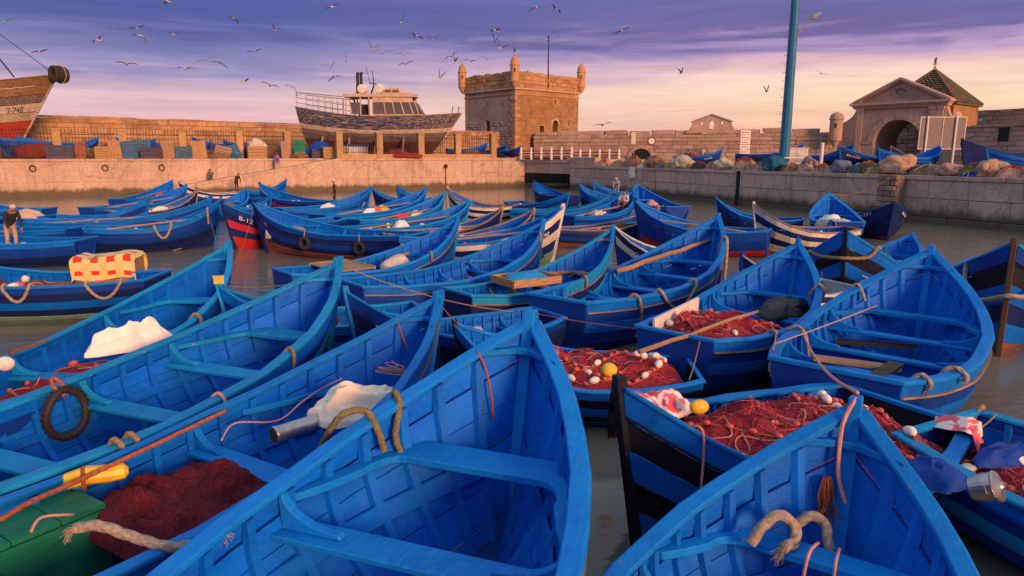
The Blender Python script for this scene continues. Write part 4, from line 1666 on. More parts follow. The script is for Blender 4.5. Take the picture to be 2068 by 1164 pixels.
bt('m7', 'blue boat with a brown plywood sheet across its middle', (924, 446), (672, 546), hb=1.8, B=1.75, proto='B', hs=.85, L=4.8)
bt('m1', 'small dark hulled boat with bow just right of the tyre boat', (698, 592), (1150, 632), hb=1.55, B=1.6, sch='navy', proto='C', hs=.75, L=3.6)
bt('m5', 'navy, white and pale green hulled boat behind the yellow floats', (1137, 420), (900, 492), hb=1.9, B=1.7, sch='whitegreen', proto='G', hs=.85, L=5.0)
bt('m8', 'navy boat lying broadside with tyre fenders on its side', (512, 410), (850, 474), hb=1.8, B=1.9, sch='rustbot', proto='A', hs=.9)
bt('m9', 'navy boat with pink red stripes and red bottom behind the tyre fenders', (449, 412), (690, 440), hb=1.75, B=1.6, sch='red', proto='G')
bt('r6', 'dark striped boat at the right edge, its stem facing us under a rope loop', (2047, 498), L=5.6, az=-125, hb=2.0, B=2.2, sch='wide', proto='C')
bt('r7', 'blue striped bow facing us with a yellow-ended rope hung across', (1707, 472), L=2.8, az=-128, hb=1.85, B=1.9, sch='stripe', proto='G')
bt('r8', 'small blue boat with green netting behind the yellow-ended rope', (1842, 476), L=3, az=35, hb=1.2, B=1.4, proto='G')
bt('r9', 'blue boat at the quay corner with clear sheeting hanging over its stern', (1674, 394), (1738, 462), hb=1.8, B=1.7, proto='G', L=3.6)
bt('r10', 'navy boat bow facing us below the rough stone buttress', (1806, 412), L=4.5, az=-97, hb=1.55, B=2.0, sch='darkbow', proto='G')
bt('r11', 'navy boat with three chipped white stripes moored beside the shaded quay', (1522, 414), (1700, 462), hb=1.75, B=1.8, sch='white', proto='G', L=3.6)
bt('r12', 'plain blue boat with red bottom, its square stern towards us', (1283, 406), (1552, 466), hb=1.8, B=1.8, sch='redbot', proto='G')
bt('r14', 'blue boat with white marked rail pieces behind the red bottomed boat', (1286, 374), (1420, 428), hb=1.75, B=1.7, proto='G', L=6.5)
bt('r15', 'dark boat with a rope-wound stem left of the white striped boat', (1447, 402), (1530, 440), hb=1.6, B=1.5, sch='navy', proto='G', L=3.6)
bt('f15', 'navy boat with white rail and red fenders wedged behind the pole boat', (1240, 458), (1350, 512), hb=1.5, B=1.4, sch='whiterail', proto='G', L=3.0, az=150)
bt('f14', 'worn brown railed boat with red bottom behind the teal tray boat', (1330, 420), (1120, 462), hb=1.4, B=1.6, sch='worn', proto='G')
# --- left group
bt('l1', 'navy boat at the left edge with a checked blanket over its engine box', None, (318, 558), L=6.4, az=183, hb=1.7, B=2.0, sch='green', proto='A')
bt('l2', 'navy sided boat with a thick rope loop hung on its side', (446, 404), (172, 460), hb=1.8, B=1.9, sch='side', proto='A')
bt('l3', 'low blue boat at the left edge with the man in the vest aboard', None, (172, 482), L=6.0, az=181, hb=1.6, hs=.85, B=1.7, sch='side', proto='G')
bt('l8', 'blue boat behind the rope loop boat, bow among the crossed stems', (425, 402), (30, 446), hb=1.7, B=1.7, sch='side', proto='G')
bt('l7', 'boat with bare brown rail and white floats inside, bow near the ramp foot', (398, 386), (150, 432), hb=1.7, B=1.5, sch='worn', proto='F', L=4.2)
bt('l6', 'blue boat with white bow lettering, second from the sunlit wall', (376, 376), (128, 424), hb=1.7, B=1.6, proto='F', L=6.8)
bt('l5', 'blue boat nearest the sunlit wall with an orange float inside', (347, 366), (108, 418), hb=1.7, B=1.6, proto='F', L=7.5)
bt('l0', 'pale blue boat at the far left under a tan tarp cover', None, (100, 421), L=5.0, az=180, hb=1.5, B=1.7, sch='teal', proto='F')
bt('l9', 'blue boat with its tall bow standing against the foot of the ramp', (498, 382), (330, 424), hb=1.6, B=1.6, proto='F', L=3.2)
bt('l10', 'blue boat with white side stripe lying along the ramp foot', (362, 370), (505, 388), hb=1.6, B=1.7, sch='whiterail', proto='F', L=4)
bt('l11', 'blue boat with the sharpest bow, against the wall right of the ramp people', (578, 363), (470, 386), hb=1.75, B=1.6, proto='F', L=3.2)
bt('l12', 'blue boat bow with white number next to the tall pointed bow', (548, 390), (425, 418), hb=1.4, B=1.5, proto='F', L=2.4)
bt('l13', 'navy boat with a red rail stripe left of the standing man', (524, 372), (668, 406), hb=1.7, B=1.6, sch='red', proto='F')
bt('l4', 'dark blue boat between the bending man and the rope loop boat', None, (150, 460), L=6.0, az=180, hb=1.6, hs=.85, B=1.6, sch='side', proto='F')
bt('l16', 'blue boat between the bare brown railed boat and the dark blue one', (300, 402), (95, 437), hb=1.6, B=1.7, sch='std', proto='F')
# --- middle distance
bt('r16', 'small navy boat with a chipped white stem post before the black tarp boat', (1497, 518), L=2.6, az=200, hb=1.5, B=1.4, sch='whiterail', proto='G')
bt('f18', 'teal boat just behind the paddle boat', (1232, 396), (1110, 424), hb=1.5, B=1.5, sch='teal', proto='F', L=5.0)
bt('f1', 'blue boat with white floats at the feet of the standing man', (748, 381), (560, 422), hb=1.7, B=1.6, proto='F')
bt('f2', 'dark bowed boat just right of the standing man\'s boat', (752, 382), (860, 404), hb=1.4, B=1.5, sch='navy', proto='F')
bt('f3', 'navy boat with white number, bow pointing left below the pipe on the wall', (803, 378), (900, 400), hb=1.7, B=1.5, sch='side', proto='F', L=3.2)
bt('f4', 'blue boat heaped with coloured bags and an oar', (860, 383), (640, 434), hb=1.7, B=1.6, proto='F')
bt('f6', 'blue boat with a red bag lying amidships', (897, 392), (660, 448), hb=1.7, B=1.6, sch='teal', proto='F', L=5.5)
bt('f5', 'navy bow with two white stripes and a number in mid basin', (904, 381), (1040, 416), hb=1.75, B=1.6, sch='white', proto='F')
bt('f7', 'long low blue boat lying before the channel mouth', (1148, 392), (940, 396), hb=1.5, B=1.6, sch='teal', proto='F', L=6.0)
bt('f8', 'turquoise sided boat pointing at the tower from mid basin', (948, 408), (690, 462), hb=1.5, B=1.7, sch='teal', proto='F')
bt('f9', 'blue boat with brown bow boards in mid basin', (1014, 422), (770, 470), hb=1.5, B=1.6, sch='worn', proto='F')
bt('f10', 'dark worn boat between the brown bow boards and the white green hull', (1078, 426), (860, 482), hb=1.55, B=1.5, sch='worn', proto='F', L=4.6)
bt('f11', 'dark boat with white number floating in front of the channel mouth', (1078, 366), (1160, 396), hb=1.7, B=1.6, sch='darkbow', proto='F')
bt('f12', 'small blue boat under the shaded quay, nearest the channel', (1170, 372), (1262, 398), hb=1.6, B=1.5, proto='F')
bt('f16', 'blue boat against the quay with the standing person in grey blue', (1198, 369), (1282, 386), hb=1.6, B=1.5, proto='F')
bt('f13', 'blue boat with a long pale paddle and the seated person in its bow', (1280, 388), (1140, 436), hb=1.7, B=1.6, proto='F')


# ================================================================== things on the quays
def on_line(p0, d, x):
    """point of the line p0 + t d seen in photo column x"""
    k = (x - CX) / FPX
    t = (k * p0.y - p0.x) / (d.x - k * d.y)
    return p0 + d * t


def back_l(x, s):  # point on left quay, s metres behind the edge
    if x < 690: return on_line(LM1 - ln * s, ld, x)
    return on_line(LF1 - ln * s, ld, x)


def back_r(x, s): return on_line(RQ0 - rn * s, rd, x)


ANG_L, ANG_R = math.atan2(ld.y, ld.x), math.atan2(rd.y, rd.x)

# ------------------------------------------------------------------ trawlers
M['tr_blue'] = paint('peeling_blue_trawler_paint', (0.030, 0.050, 0.13), 1.3, under=(0.36, 0.26, 0.18, 1), chip_scale=3.0, aniso=(.3, 3.5, 3.5))
M['tr_white'] = paint('peeling_white_trawler_paint', (0.46, 0.38, 0.32), 1.0, under=(0.15, 0.095, 0.075, 1), chip_scale=3.0, aniso=(.3, 3.5, 3.5))
M['tr_grey'] = paint('peeling_grey_trawler_paint', (0.19, 0.145, 0.14), 1.1, under=(0.06, 0.06, 0.10, 1), chip_scale=3.0, aniso=(.3, 3.5, 3.5))
M['tr_red'] = paint('faded_red_antifouling', (0.36, 0.055, 0.035), 0.7, under=(0.16, 0.08, 0.06, 1), chip_scale=2.0)
M['tr_maroon'] = paint('dark_maroon_antifouling', (0.12, 0.05, 0.045), 0.8, under=(0.20, 0.12, 0.09, 1), chip_scale=2.0)
M['tr_brown'] = paint('brown_bulwark', (0.22, 0.125, 0.06), 1.0, under=(0.05, 0.045, 0.06, 1), chip_scale=3.0, aniso=(.3, 3.5, 3.5))
M['tr_cream'] = paint('cream_deckhouse', (0.56, 0.42, 0.33), 0.6, under=(0.24, 0.12, 0.07, 1), chip_scale=3)


def text_mesh(s):
    cu = bpy.data.curves.new('t', 'FONT')
    cu.body = s
    cu.size = 1.0
    o = bpy.data.objects.new('t', cu)
    COL.objects.link(o)
    bpy.context.view_layer.update()
    me = bpy.data.meshes.new_from_object(o.evaluated_get(bpy.context.evaluated_depsgraph_get()))
    bpy.data.objects.remove(o)
    bpy.data.curves.remove(cu)
    return me


def hull_text(H, s, parent, u0, v0, side, size, mat, L=None, off=.03, slant=0.12, name='registration_number', height=None):
    """lettering laid on the planking, reading from outside"""
    me = text_mesh(s)
    hgt = (H.h(u0) - H.k(u0))
    sxs = size / (L or H.L)
    for v in me.vertices:
        tx, ty = v.co.x + v.co.y * slant, v.co.y
        u = u0 + (-side) * tx * sxs
        p = H.pt(min(u, .999), max(0.01, v0 - ty * size * (height or 1.0) / hgt), side, off)
        v.co = p
    me.materials.clear()
    me.materials.append(None)
    return link(name, me, mat, parent)


def trawler_hull(root, H, mats, nst, deck_drop):
    vs_ = [i / nst for i in range(nst + 1)]
    us = [0, .1, .2, .3, .4, .5, .6, .7, .78, .85, .91, .955, .985, 1.0]
    for side in (1, -1):
        for k in range(nst):
            me = strake(H, vs_[k], vs_[k + 1], side, .03 if k in (0, 2) else (.012 if k % 2 else 0), 0, us, .08, .003)
            link('hull_plank', me, [M[mats[k]], M['tr_grey']], root)
        secs = []
        for u in us:
            a = H.pt(u, 0, side)
            y = abs(a.y)
            secs.append([(a.x, side * max(0, y - .14), a.z), (a.x, side * (y + .08), a.z), (a.x, side * (y + .08), a.z + .1), (a.x, side * max(0, y - .14), a.z + .1)])
        m_ = MB()
        m_.strip(secs)
        m_.build('bulwark_rail', M['tr_brown'], root)
    z = lambda u: H.h(u) - deck_drop
    ring_ = [(H.pt(u, H.v_at(u, z(u)), 1).x, H.half_at(u, z(u)) - .04, z(u)) for u in us[:-1]]
    m_ = MB()
    secs = [[(p[0], -p[1], p[2]), (p[0], p[1], p[2]), (p[0], p[1], p[2] - .08), (p[0], -p[1], p[2] - .08)] for p in ring_]
    m_.strip(secs)
    m_.build('deck', M['wood'], root)
    secs = []
    for v in (-.02, .1, .3, .5, .7, .9, 1.0):
        zz = H.h(1) - (H.h(1) - H.k(1)) * v
        x = H.L / 2 - H.rk(1) * v
        secs.append([(x - .16, -.1, zz), (x + .12, -.07, zz), (x + .12, .07, zz), (x - .16, .1, zz)])
    m_ = MB()
    m_.strip(secs)
    m_.build('stem_post', M['tr_white'], root)
    m_ = MB()
    xs = [H.pt(0, 1, 1).x, H.pt(1, 1, 1).x]
    m_.prism([(xs[0], -.14, H.k(0) - .25), (xs[1], -.14, H.k(1) - .25), (xs[1] + .3, -.14, H.k(1) + .1), (xs[0], -.14, H.k(0) + .1)], (0, .28, 0))
    m_.build('keel', M['tr_maroon'], root)
    for k in range(2):
        z0, z1 = (H.k(0) + .1, H.h(0) * .5) if k == 0 else (H.h(0) * .5 + .01, H.h(0))
        m_ = MB()
        a, b = H.half_at(0, z0), H.half_at(0, z1)
        xa, xb = -H.L / 2 - H.rk(0) * H.v_at(0, z0), -H.L / 2 - H.rk(0) * H.v_at(0, z1)
        m_.prism([(xa, -a, z0), (xa, a, z0), (xb, b, z1), (xb, -b, z1)], (.08, 0, 0))
        m_.build('transom', M[mats[2 if k else -1]], root)


T2Y = 79.0
k2 = T2Y / FPX
T2 = Hull(18.0, 5.2, [(0, 5.45), (.25, 4.7), (.45, 4.35), (.7, 4.38), (.9, 4.6), (1, 4.78)],
          [(0, .62), (.2, .92), (.5, 1.0), (.75, .86), (.9, .5), (1, .03)], [(0, 2.2), (.5, 2.6), (.8, 1.7), (1, 1.2)], [(0, .55), (.3, .35), (1, .35)], [(0, -.9), (.2, -.1), (.6, .0), (.85, 1.0), (1, 3.2)])
t2c = Vector(((776 - CX) * k2, T2Y, ZL))
t2 = empty('trawler', t2c, R(-4), 'peeling blue grey trawler with wheelhouse standing on the left quay', 'trawler')
trawler_hull(t2, T2, ['tr_blue', 'tr_blue', 'tr_blue', 'tr_white', 'tr_grey', 'tr_grey', 'tr_maroon', 'tr_maroon', 'tr_maroon'], 9, .9)
X2 = lambda p: (p - 776) * k2
Z2 = lambda y: EYE + (HORIZON - y) * k2 - ZL
# wheelhouse: lower walls, roof, mullions, panes
cr = M['tr_cream']


def part(nm, mt, par, fn):
    m_ = MB()
    fn(m_)
    return m_.build(nm, mt, par)


zb, zs, zw, zr = 3.5, Z2(236), Z2(214), Z2(204)
for s in (-1, 1):
    part('cabin_wall', cr, t2, lambda m_: m_.prism([(X2(768), s * 1.55, zb), (X2(872), s * 1.1, zb), (X2(863), s * 1.1, zs), (X2(768), s * 1.55, zs)], (0, -s * .08, 0)))
    part('cabin_wall', cr, t2, lambda m_: m_.prism([(X2(768), s * 1.55, zw), (X2(846), s * 1.15, zw), (X2(843), s * 1.15, zr), (X2(768), s * 1.55, zr)], (0, -s * .08, 0)))
    cols = [768, 790, 806, 822, 838, 848]
    yy = lambda p: 1.55 - .43 * (p - 768) / (848 - 768)
    for i, p in enumerate(cols):
        sl_ = (p - 768) * .12
        part('mullion', cr, t2, lambda m_: m_.bar((X2(p + sl_ * .9), s * yy(p), zs), (X2(p), s * yy(p), zw), .16, .1))
    for i in range(5):
        p, q = cols[i], cols[i + 1]
        part('window', M['glass'], t2, lambda m_: m_.prism([(X2(p + (p - 768) * .11), s * (yy(p) - .05), zs), (X2(q + (q - 768) * .11), s * (yy(q) - .05), zs), (X2(q), s * (yy(q) - .05), zw), (X2(p), s * (yy(p) - .05), zw)], (0, -s * .02, 0)))
    # open shelter aft with posts
    for p in (716, 722, 745, 762):
        part('post', cr, t2, lambda m_: m_.bar((X2(p + (8 if p == 722 else 0)), s * 1.6, zb), (X2(p), s * 1.6, zr), .14, .12))
    part('cabin_wall', cr, t2, lambda m_: m_.prism([(X2(745), s * 1.6, zb), (X2(768), s * 1.6, zb), (X2(768), s * 1.6, zs - .1), (X2(745), s * 1.6, zs - .1)], (0, -s * .08, 0)))
    part('window', M['glass'], t2, lambda m_: m_.prism([(X2(724), s * 1.55, zs), (X2(745), s * 1.55, zs), (X2(745), s * 1.55, zw), (X2(724), s * 1.55, zw)], (0, -s * .03, 0)))
part('cabin_front', cr, t2, lambda m_: m_.prism([(X2(864), -1.1, zb), (X2(864), 1.1, zb), (X2(862), 1.1, zs), (X2(862), -1.1, zs)], (.08, 0, 0)))
for k in range(3):
    y0, y1 = -1.1 + k * .74, -1.1 + k * .74 + .68
    part('window', M['glass'], t2, lambda m_: m_.prism([(X2(861), y0, zs), (X2(861), y1, zs), (X2(847), y1, zw), (X2(847), y0, zw)], (.03, 0, 0)))
part('roof', cr, t2, lambda m_: m_.prism([(X2(712), -1.85, zr), (X2(845), -1.4, zr), (X2(852), 0, zr), (X2(845), 1.4, zr), (X2(712), 1.85, zr)], (0, 0, .34)))
# upper bridge
zu0, zu1 = zr + .34, Z2(186)
part('upper_bridge', cr, t2, lambda m_: m_.strip([[(X2(x0), s * w, z) for s, w, z in ((-1, w0, zu0), (1, w0, zu0), (1, w0 * .8, z1), (-1, w0 * .8, z1))] for x0, w0, z1 in ((786, 1.05, zu1 - .1), (790, 1.1, zu1), (816, 1.0, zu1), (826, .9, zu1 - .35), (833, .8, zu0 + .15))]))
for k, (p, q) in enumerate(((791, 803), (806, 818))):
    for s in (-1, 1):
        part('bridge_window', M['glass'], t2, lambda m_: m_.prism([(X2(p), s * 1.07, zu0 + .18), (X2(q), s * 1.05, zu0 + .18), (X2(q - 1), s * .95, zu1 - .22), (X2(p), s * .97, zu1 - .22)], (0, s * .03, 0)))
for p in (747, 780):
    Mx = Matrix.Rotation(math.pi / 2, 4, 'X')
    part('liferaft_canister', M['whitepaint'], t2, lambda m_: m_.lathe([(.3, -.62), (.48, -.56), (.5, -.4), (.5, -.03), (.54, 0), (.5, .03), (.5, .4), (.48, .56), (.3, .62)], (X2(p), -.9, zr + .85), 16, 0, Mx))
for dx in (0, 7):
    part('exhaust_pipe', M['iron'], t2, lambda m_: m_.tube([(X2(732 + dx), .2, zr + .3), (X2(732 + dx), .2, Z2(160)), (X2(734 + dx), .2, Z2(155))], .17, 8))
part('exhaust_housing', M['iron'], t2, lambda m_: m_.box((X2(738), .2, zr + .85), (.9, .7, 1.0)))
part('mast', M['iron'], t2, lambda m_: m_.tube([(X2(757), 0, zr + .2), (X2(765), 0, Z2(180)), (X2(763), 0, Z2(152))], [.1, .08, .03], 6).tube([(X2(772), 0, zr + .3), (X2(764), 0, Z2(182))], .06, 5).tube([(X2(757), .1, Z2(178)), (X2(750), .1, Z2(145))], .03, 5).tube([(X2(756), 0, Z2(176)), (X2(772), 0, Z2(178))], .05, 5))
# stern railing
tp = []
for p in (619, 640, 655, 668, 678, 690, 714):
    y_top = 195 + (p - 619) * .10
    u = (X2(p) + 9.0) / 18
    for s in (-1, 1):
        yb = T2.half_at(max(0, u), T2.h(max(0, u)))
        part('railing_post', M['galv'], t2, lambda m_: m_.tube([(X2(p), s * yb * .94, T2.h(max(0, u)) - .1), (X2(p), s * yb * .94, Z2(y_top))], .045, 6))
for s in (-1, 1):
    for f in (0, .35, .68):
        pts = []
        for p in (619, 650, 680, 714):
            u = max(0, (X2(p) + 9.0) / 18)
            zt_, zb_ = Z2(195 + (p - 619) * .10), T2.h(u)
            pts.append((X2(p), s * T2.half_at(u, T2.h(u)) * .94, zt_ + (zb_ - zt_) * f))
        part('handrail', M['galv'], t2, lambda m_: m_.tube(pts, .04 if f else .055, 6))
for p in (918, 930):
    part('bow_cleat', M['iron'], t2, lambda m_: m_.tube([(X2(p), -.3, 4.7), (X2(p + 2), -.3, 5.55)], .04, 5))
for i, dx in enumerate((-6, -3, 0, 3)):
    part('hull_prop', M['wood'], t2, lambda m_: m_.bar((dx, -3.2, .02), (dx, -1.9, 2.3), .18, .18))
    part('keel_block', M['darkwood'], t2, lambda m_: m_.box((dx + .6, 0, .05), (.5, 1.4, .3)))

T1Y = 70.0
k1 = T1Y / FPX
T1 = Hull(20.0, 6.4, [(0, 6.6), (.5, 6.8), (.8, 7.2), (1, 7.9)], [(0, .7), (.3, 1), (.65, .98), (.85, .66), (.95, .3), (1, .03)],
          [(0, 2.4), (.6, 2.4), (.9, 1.5), (1, 1.2)], [(0, .5), (.3, .35), (1, .35)], [(0, -.8), (.4, 0), (.75, .9), (1, 5.6)])
t1 = empty('trawler', ((150 - CX) * k1 - 10.0 * math.cos(R(-7)), T1Y + 10 * math.sin(R(7)), ZL), R(-7), 'worn white and red trawler bow at the left edge with rolled tyre fender', 'trawler')
trawler_hull(t1, T1, ['tr_brown', 'tr_brown', 'tr_grey', 'tr_white', 'tr_white', 'tr_red', 'tr_red', 'tr_red', 'tr_red'], 9, .9)
hull_text(T1, '7-748', t1, .825, .44, -1, .82, M['black'], off=.05, height=.9)
bx = Vector((10.0, 0, 7.9))
for i in range(4):
    ringp = [bx + Vector((.35 + .1 * math.sin(i * 2), -.75 + i * .42, .1)) + Vector((math.cos(a) * .38, 0, math.sin(a) * .58)) for a in [2 * math.pi * j / 16 for j in range(16)]]
    part('fender_tyre', M['rubber'], t1, lambda m_: m_.tube(ringp, .22, 8, closed=True))
part('fender_lashing', M['greyrope'], t1, lambda m_: m_.tube([bx + Vector((.35 + math.cos(a) * .64, .0, .1 + math.sin(a) * .84)) for a in [2 * math.pi * j / 20 for j in range(20)]], .05, 5, closed=True))
part('rigging', M['iron'], t1, lambda m_: m_.tube([(9.4, 0, 8.3), (3, 0, 12.9)], .035, 5).tube([(6.3, -1.0, 7.7), (1.5, 0, 13.0)], .07, 5).tube([(4.8, -1.5, 7.4), (-.5, 0, 12.8)], .07, 5).tube([(1, 0, 10.9), (3.4, -.6, 10.3)], .05, 5))
part('rigging_mast', M['iron'], t1, lambda m_: m_.tube([(1.0, 0, 6.3), (1.0, 0, 15)], .14, 8))
part('bollard', M['iron'], t1, lambda m_: m_.tube([(9.2, 0, 7.6), (9.2, 0, 8.45)], .09, 6))

# ------------------------------------------------------------------ iron fence with ochre pillars
def fence(name, cols, s, label, h=2.5, plinth=0.0):
    root = empty(name, (0, 0, 0), 0, label, 'fence')
    pts = [back_l(c, s) if not isinstance(c, Vector) else c for c in cols]
    for p in pts:
        m_ = MB()
        m_.box((p.x, p.y, ZL + h / 2), (.62, .62, h), ANG_L)
        o = m_.build('pillar', M['pillar'], root)
        m_ = MB()
        m_.box((p.x, p.y, ZL + h + .06), (.74, .74, .12), ANG_L)
        m_.build('pillar_cap', M['pillar'], o)
    for i in range(len(pts) - 1):
        a, b = pts[i], pts[i + 1]
        d = (b - a)
        L = d.length
        d.normalize()
        if plinth:
            m_ = MB()
            c = (a + b) / 2
            m_.box((c.x, c.y, ZL + plinth / 2), (L - .62, .4, plinth), ANG_L)
            m_.build('plinth', M['pillar'], root)
        m_ = MB()
        n = int((L - .7) / .24)
        for j in range(n):
            q = a + d * (.42 + (L - .84) * j / (n - 1))
            m_.box((q.x, q.y, ZL + plinth + (h - plinth) / 2 + .02), (.035, .035, h - plinth - .1), ANG_L)
            m_.add([q + Vector((x_, y_, ZL + h - .03)) for x_, y_ in ((-.03, -.03), (.03, -.03), (.03, .03), (-.03, .03))] + [q + Vector((0, 0, ZL + h + .16))], [(0, 1, 4), (1, 2, 4), (2, 3, 4), (3, 0, 4)])
        m_.build('bars', M['iron'], root, kind='stuff')
        for z in (plinth + .18, h - .35):
            m_ = MB()
            m_.bar(a + d * .31 + Vector((0, 0, ZL + z)), b - d * .31 + Vector((0, 0, ZL + z)), .05, .06)
            m_.build('rail', M['iron'], root)


fence('iron_fence', [-120, 10, 135, 265, 383, 495, 590], 3.2, 'black iron fence with ochre pillars behind the leaning crates')
fence('iron_fence', [692, 771, 853, 926, 996], 0.9, 'black iron fence with ochre pillars in front of the peeling trawler', 2.45, .42)

# ------------------------------------------------------------------ crates, boards and heaps on the sunlit quay
GC = 'crates and boards leaning along the sunlit quay'


def plank_board(x0, x1, h, s, mat, label, lean=.18, n=4, name='wooden_board', tilt=0.0):
    a, b = back_l(x0, s), back_l(x1, s)
    w = (b - a).length
    root = empty(name, ((a.x + b.x) / 2, (a.y + b.y) / 2, ZL), ANG_L, label, 'board', GC)
    root.rotation_euler = Matrix.Rotation(ANG_L, 3, 'Z').to_4x4().to_3x3().to_euler()
    root.rotation_euler = (Matrix.Rotation(ANG_L, 4, 'Z') @ Matrix.Rotation(-lean, 4, 'X') @ Matrix.Rotation(tilt, 4, 'Y')).to_euler()
    for k in range(n):
        m_ = MB()
        m_.box((-w / 2 + w * (k + .5) / n, 0, h / 2 + rnd.uniform(-.03, .03)), (w / n - .02, .04, h))
        m_.build('plank', mat, root)
    for z in (.22, .8):
        m_ = MB()
        m_.box((0, -.04, h * z), (w, .04, .12))
        m_.build('batten', mat, root)
    return root


def crate(x0, x1, h, s, mat, label, depth=.8, n=4, z0=0.0, name='wooden_crate', rz=0.0, tilt=0.0):
    a, b = back_l(x0, s), back_l(x1, s)
    w = (b - a).length
    root = empty(name, ((a.x + b.x) / 2, (a.y + b.y) / 2, ZL + z0), ANG_L + rz, label, 'crate', GC)
    root.rotation_euler = (0, tilt, ANG_L + rz)
    for side in (-1, 1):
        for k in range(n):
            m_ = MB()
            m_.box((0, side * depth / 2, h * (k + .5) / n), (w, .035, h / n - .03))
            m_.build('slat', mat, root)
    for sx_ in (-1, 1):
        for k in range(n):
            m_ = MB()
            m_.box((sx_ * (w / 2 + .018), 0, h * (k + .5) / n), (.035, depth, h / n - .03))
            m_.build('slat', mat, root)
        for sy_ in (-1, 1):
            m_ = MB()
            m_.box((sx_ * (w / 2 - .06), sy_ * (depth / 2 + .035), h / 2), (.1, .035, h))
            m_.build('corner_post', mat, root)
    m_ = MB()
    m_.box((0, 0, .03), (w - .05, depth - .05, .04))
    m_.build('bottom', mat, root)
    m_ = MB()
    m_.box((0, 0, h - .01), (w - .04, depth - .04, .035))
    m_.build('lid', mat, root)
    return root


crate(112, 165, 1.15, .9, M['cratenavy'], 'wide grey navy crate, first of the row from the trawler bow')
plank_board(168, 189, 1.5, .9, M['rust'], 'rust brown board standing next to the grey navy crate', n=3)
crate(208, 237, 1.05, .9, M['crate'], 'pale slatted crate left of the tall tan leaning board', n=5)
plank_board(237, 261, 1.62, .9, M['crate'], 'tan board leaning beside the faded blue board', n=3, tilt=-.08)
plank_board(262, 293, 1.62, .9, M['crateblue'], 'faded blue board leaning next to a tan one', n=4, tilt=-.12)
plank_board(284, 320, 1.75, 2.4, M['crateblue'], 'bright blue board propped high on the fence behind the navy box', n=4)
crate(298, 325, 1.0, .9, M['cratenavy'], 'small grey navy box between the blue board and brown board', n=3)
crate(326, 341, .9, 1.0, M['darkwood'], 'small dark brown crate beside the small navy box', n=3)
plank_board(342, 366, 1.68, .8, M['wood'], 'tall weathered brown board left of the blue slatted crate', n=3, tilt=-.1)
crate(367, 399, 1.1, .9, M['crateblue'], 'blue slatted crate between two tall boards')
plank_board(400, 430, 1.65, .8, M['crate'], 'tan two-plank board right of the blue slatted crate', n=2, tilt=-.06)
crate(443, 474, .8, 1.0, M['wood'], 'brown crate tipped on its side by the brown net heap', tilt=.25, z0=.35, n=3)
plank_board(474, 501, 1.35, 1.2, M['crateblue'], 'blue panel tilted over beside the tipped brown crate', tilt=-.35, n=4)
crate(510, 546, 1.15, .9, M['crate'], 'tan wooden crate nearest the purple dressed man', n=4)
plank_board(577, 592, 1.75, 1.6, M['wood'], 'brown board standing against the last pillar above the ramp', n=2)
plank_board(603, 626, 1.9, 1.6, M['greenbox'], 'dark green board leaning by the blue tarp bundle', n=3, lean=.3)
crate(636, 672, .95, 1.2, M['cratenavy'], 'grey box underneath the blue tarp bundle', n=3)
crate(677, 690, 1.1, 1.2, M['crate'], 'narrow tan box against the pillar at the ramp top', depth=.6, n=4)


def blob(name, c, size, mat, label, cat, seed, amp=.22, freq=1.6, sub=4, group=None, flat=.25, parent=None, ridge=0.5, kind=None, rz=0.0):
    """crumpled heap of soft stuff resting on its base"""
    bm = bmesh.new()
    bmesh.ops.create_icosphere(bm, subdivisions=sub, radius=1.0)
    fold = lambda q: (1 - abs(noise.noise(q)) * 2.2)
    off = Vector((seed * 13.7, seed * 5.1, seed * 9.3))
    for v in bm.verts:
        d = v.co.normalized()
        n1 = noise.noise(d * freq + off)
        wq = d + Vector((noise.noise(d * 2.1 + off), noise.noise(d * 2.1 - off), noise.noise(d * 2.3 + off * 2))) * .55
        n2 = fold(wq * freq * 1.9 + off * 2)
        n3 = fold(Vector((wq.x * 2.2, wq.y * 5.5, wq.z * 4)) * freq + off * 3)
        r_ = 1 + amp * (n1 * 1.5 + ridge * n2 * .45 + ridge * n3 * .30)
        p = d * r_
        if p.z < -flat: p.z = -flat + (p.z + flat) * .12
        v.co = p
    zmin = min(v.co.z for v in bm.verts)
    me = bpy.data.meshes.new(name)
    for v in bm.verts:
        v.co = Vector((v.co.x * size[0] / 2, v.co.y * size[1] / 2, (v.co.z - zmin) * size[2] / (1 - zmin)))
    bm.to_mesh(me)
    bm.free()
    me.materials.append(None)
    me.polygons.foreach_set('use_smooth', [True] * len(me.polygons))
    o = link(name, me, mat, parent, Vector(c), (0, 0, rz), kind=kind)
    return tag(o, label, cat, group)


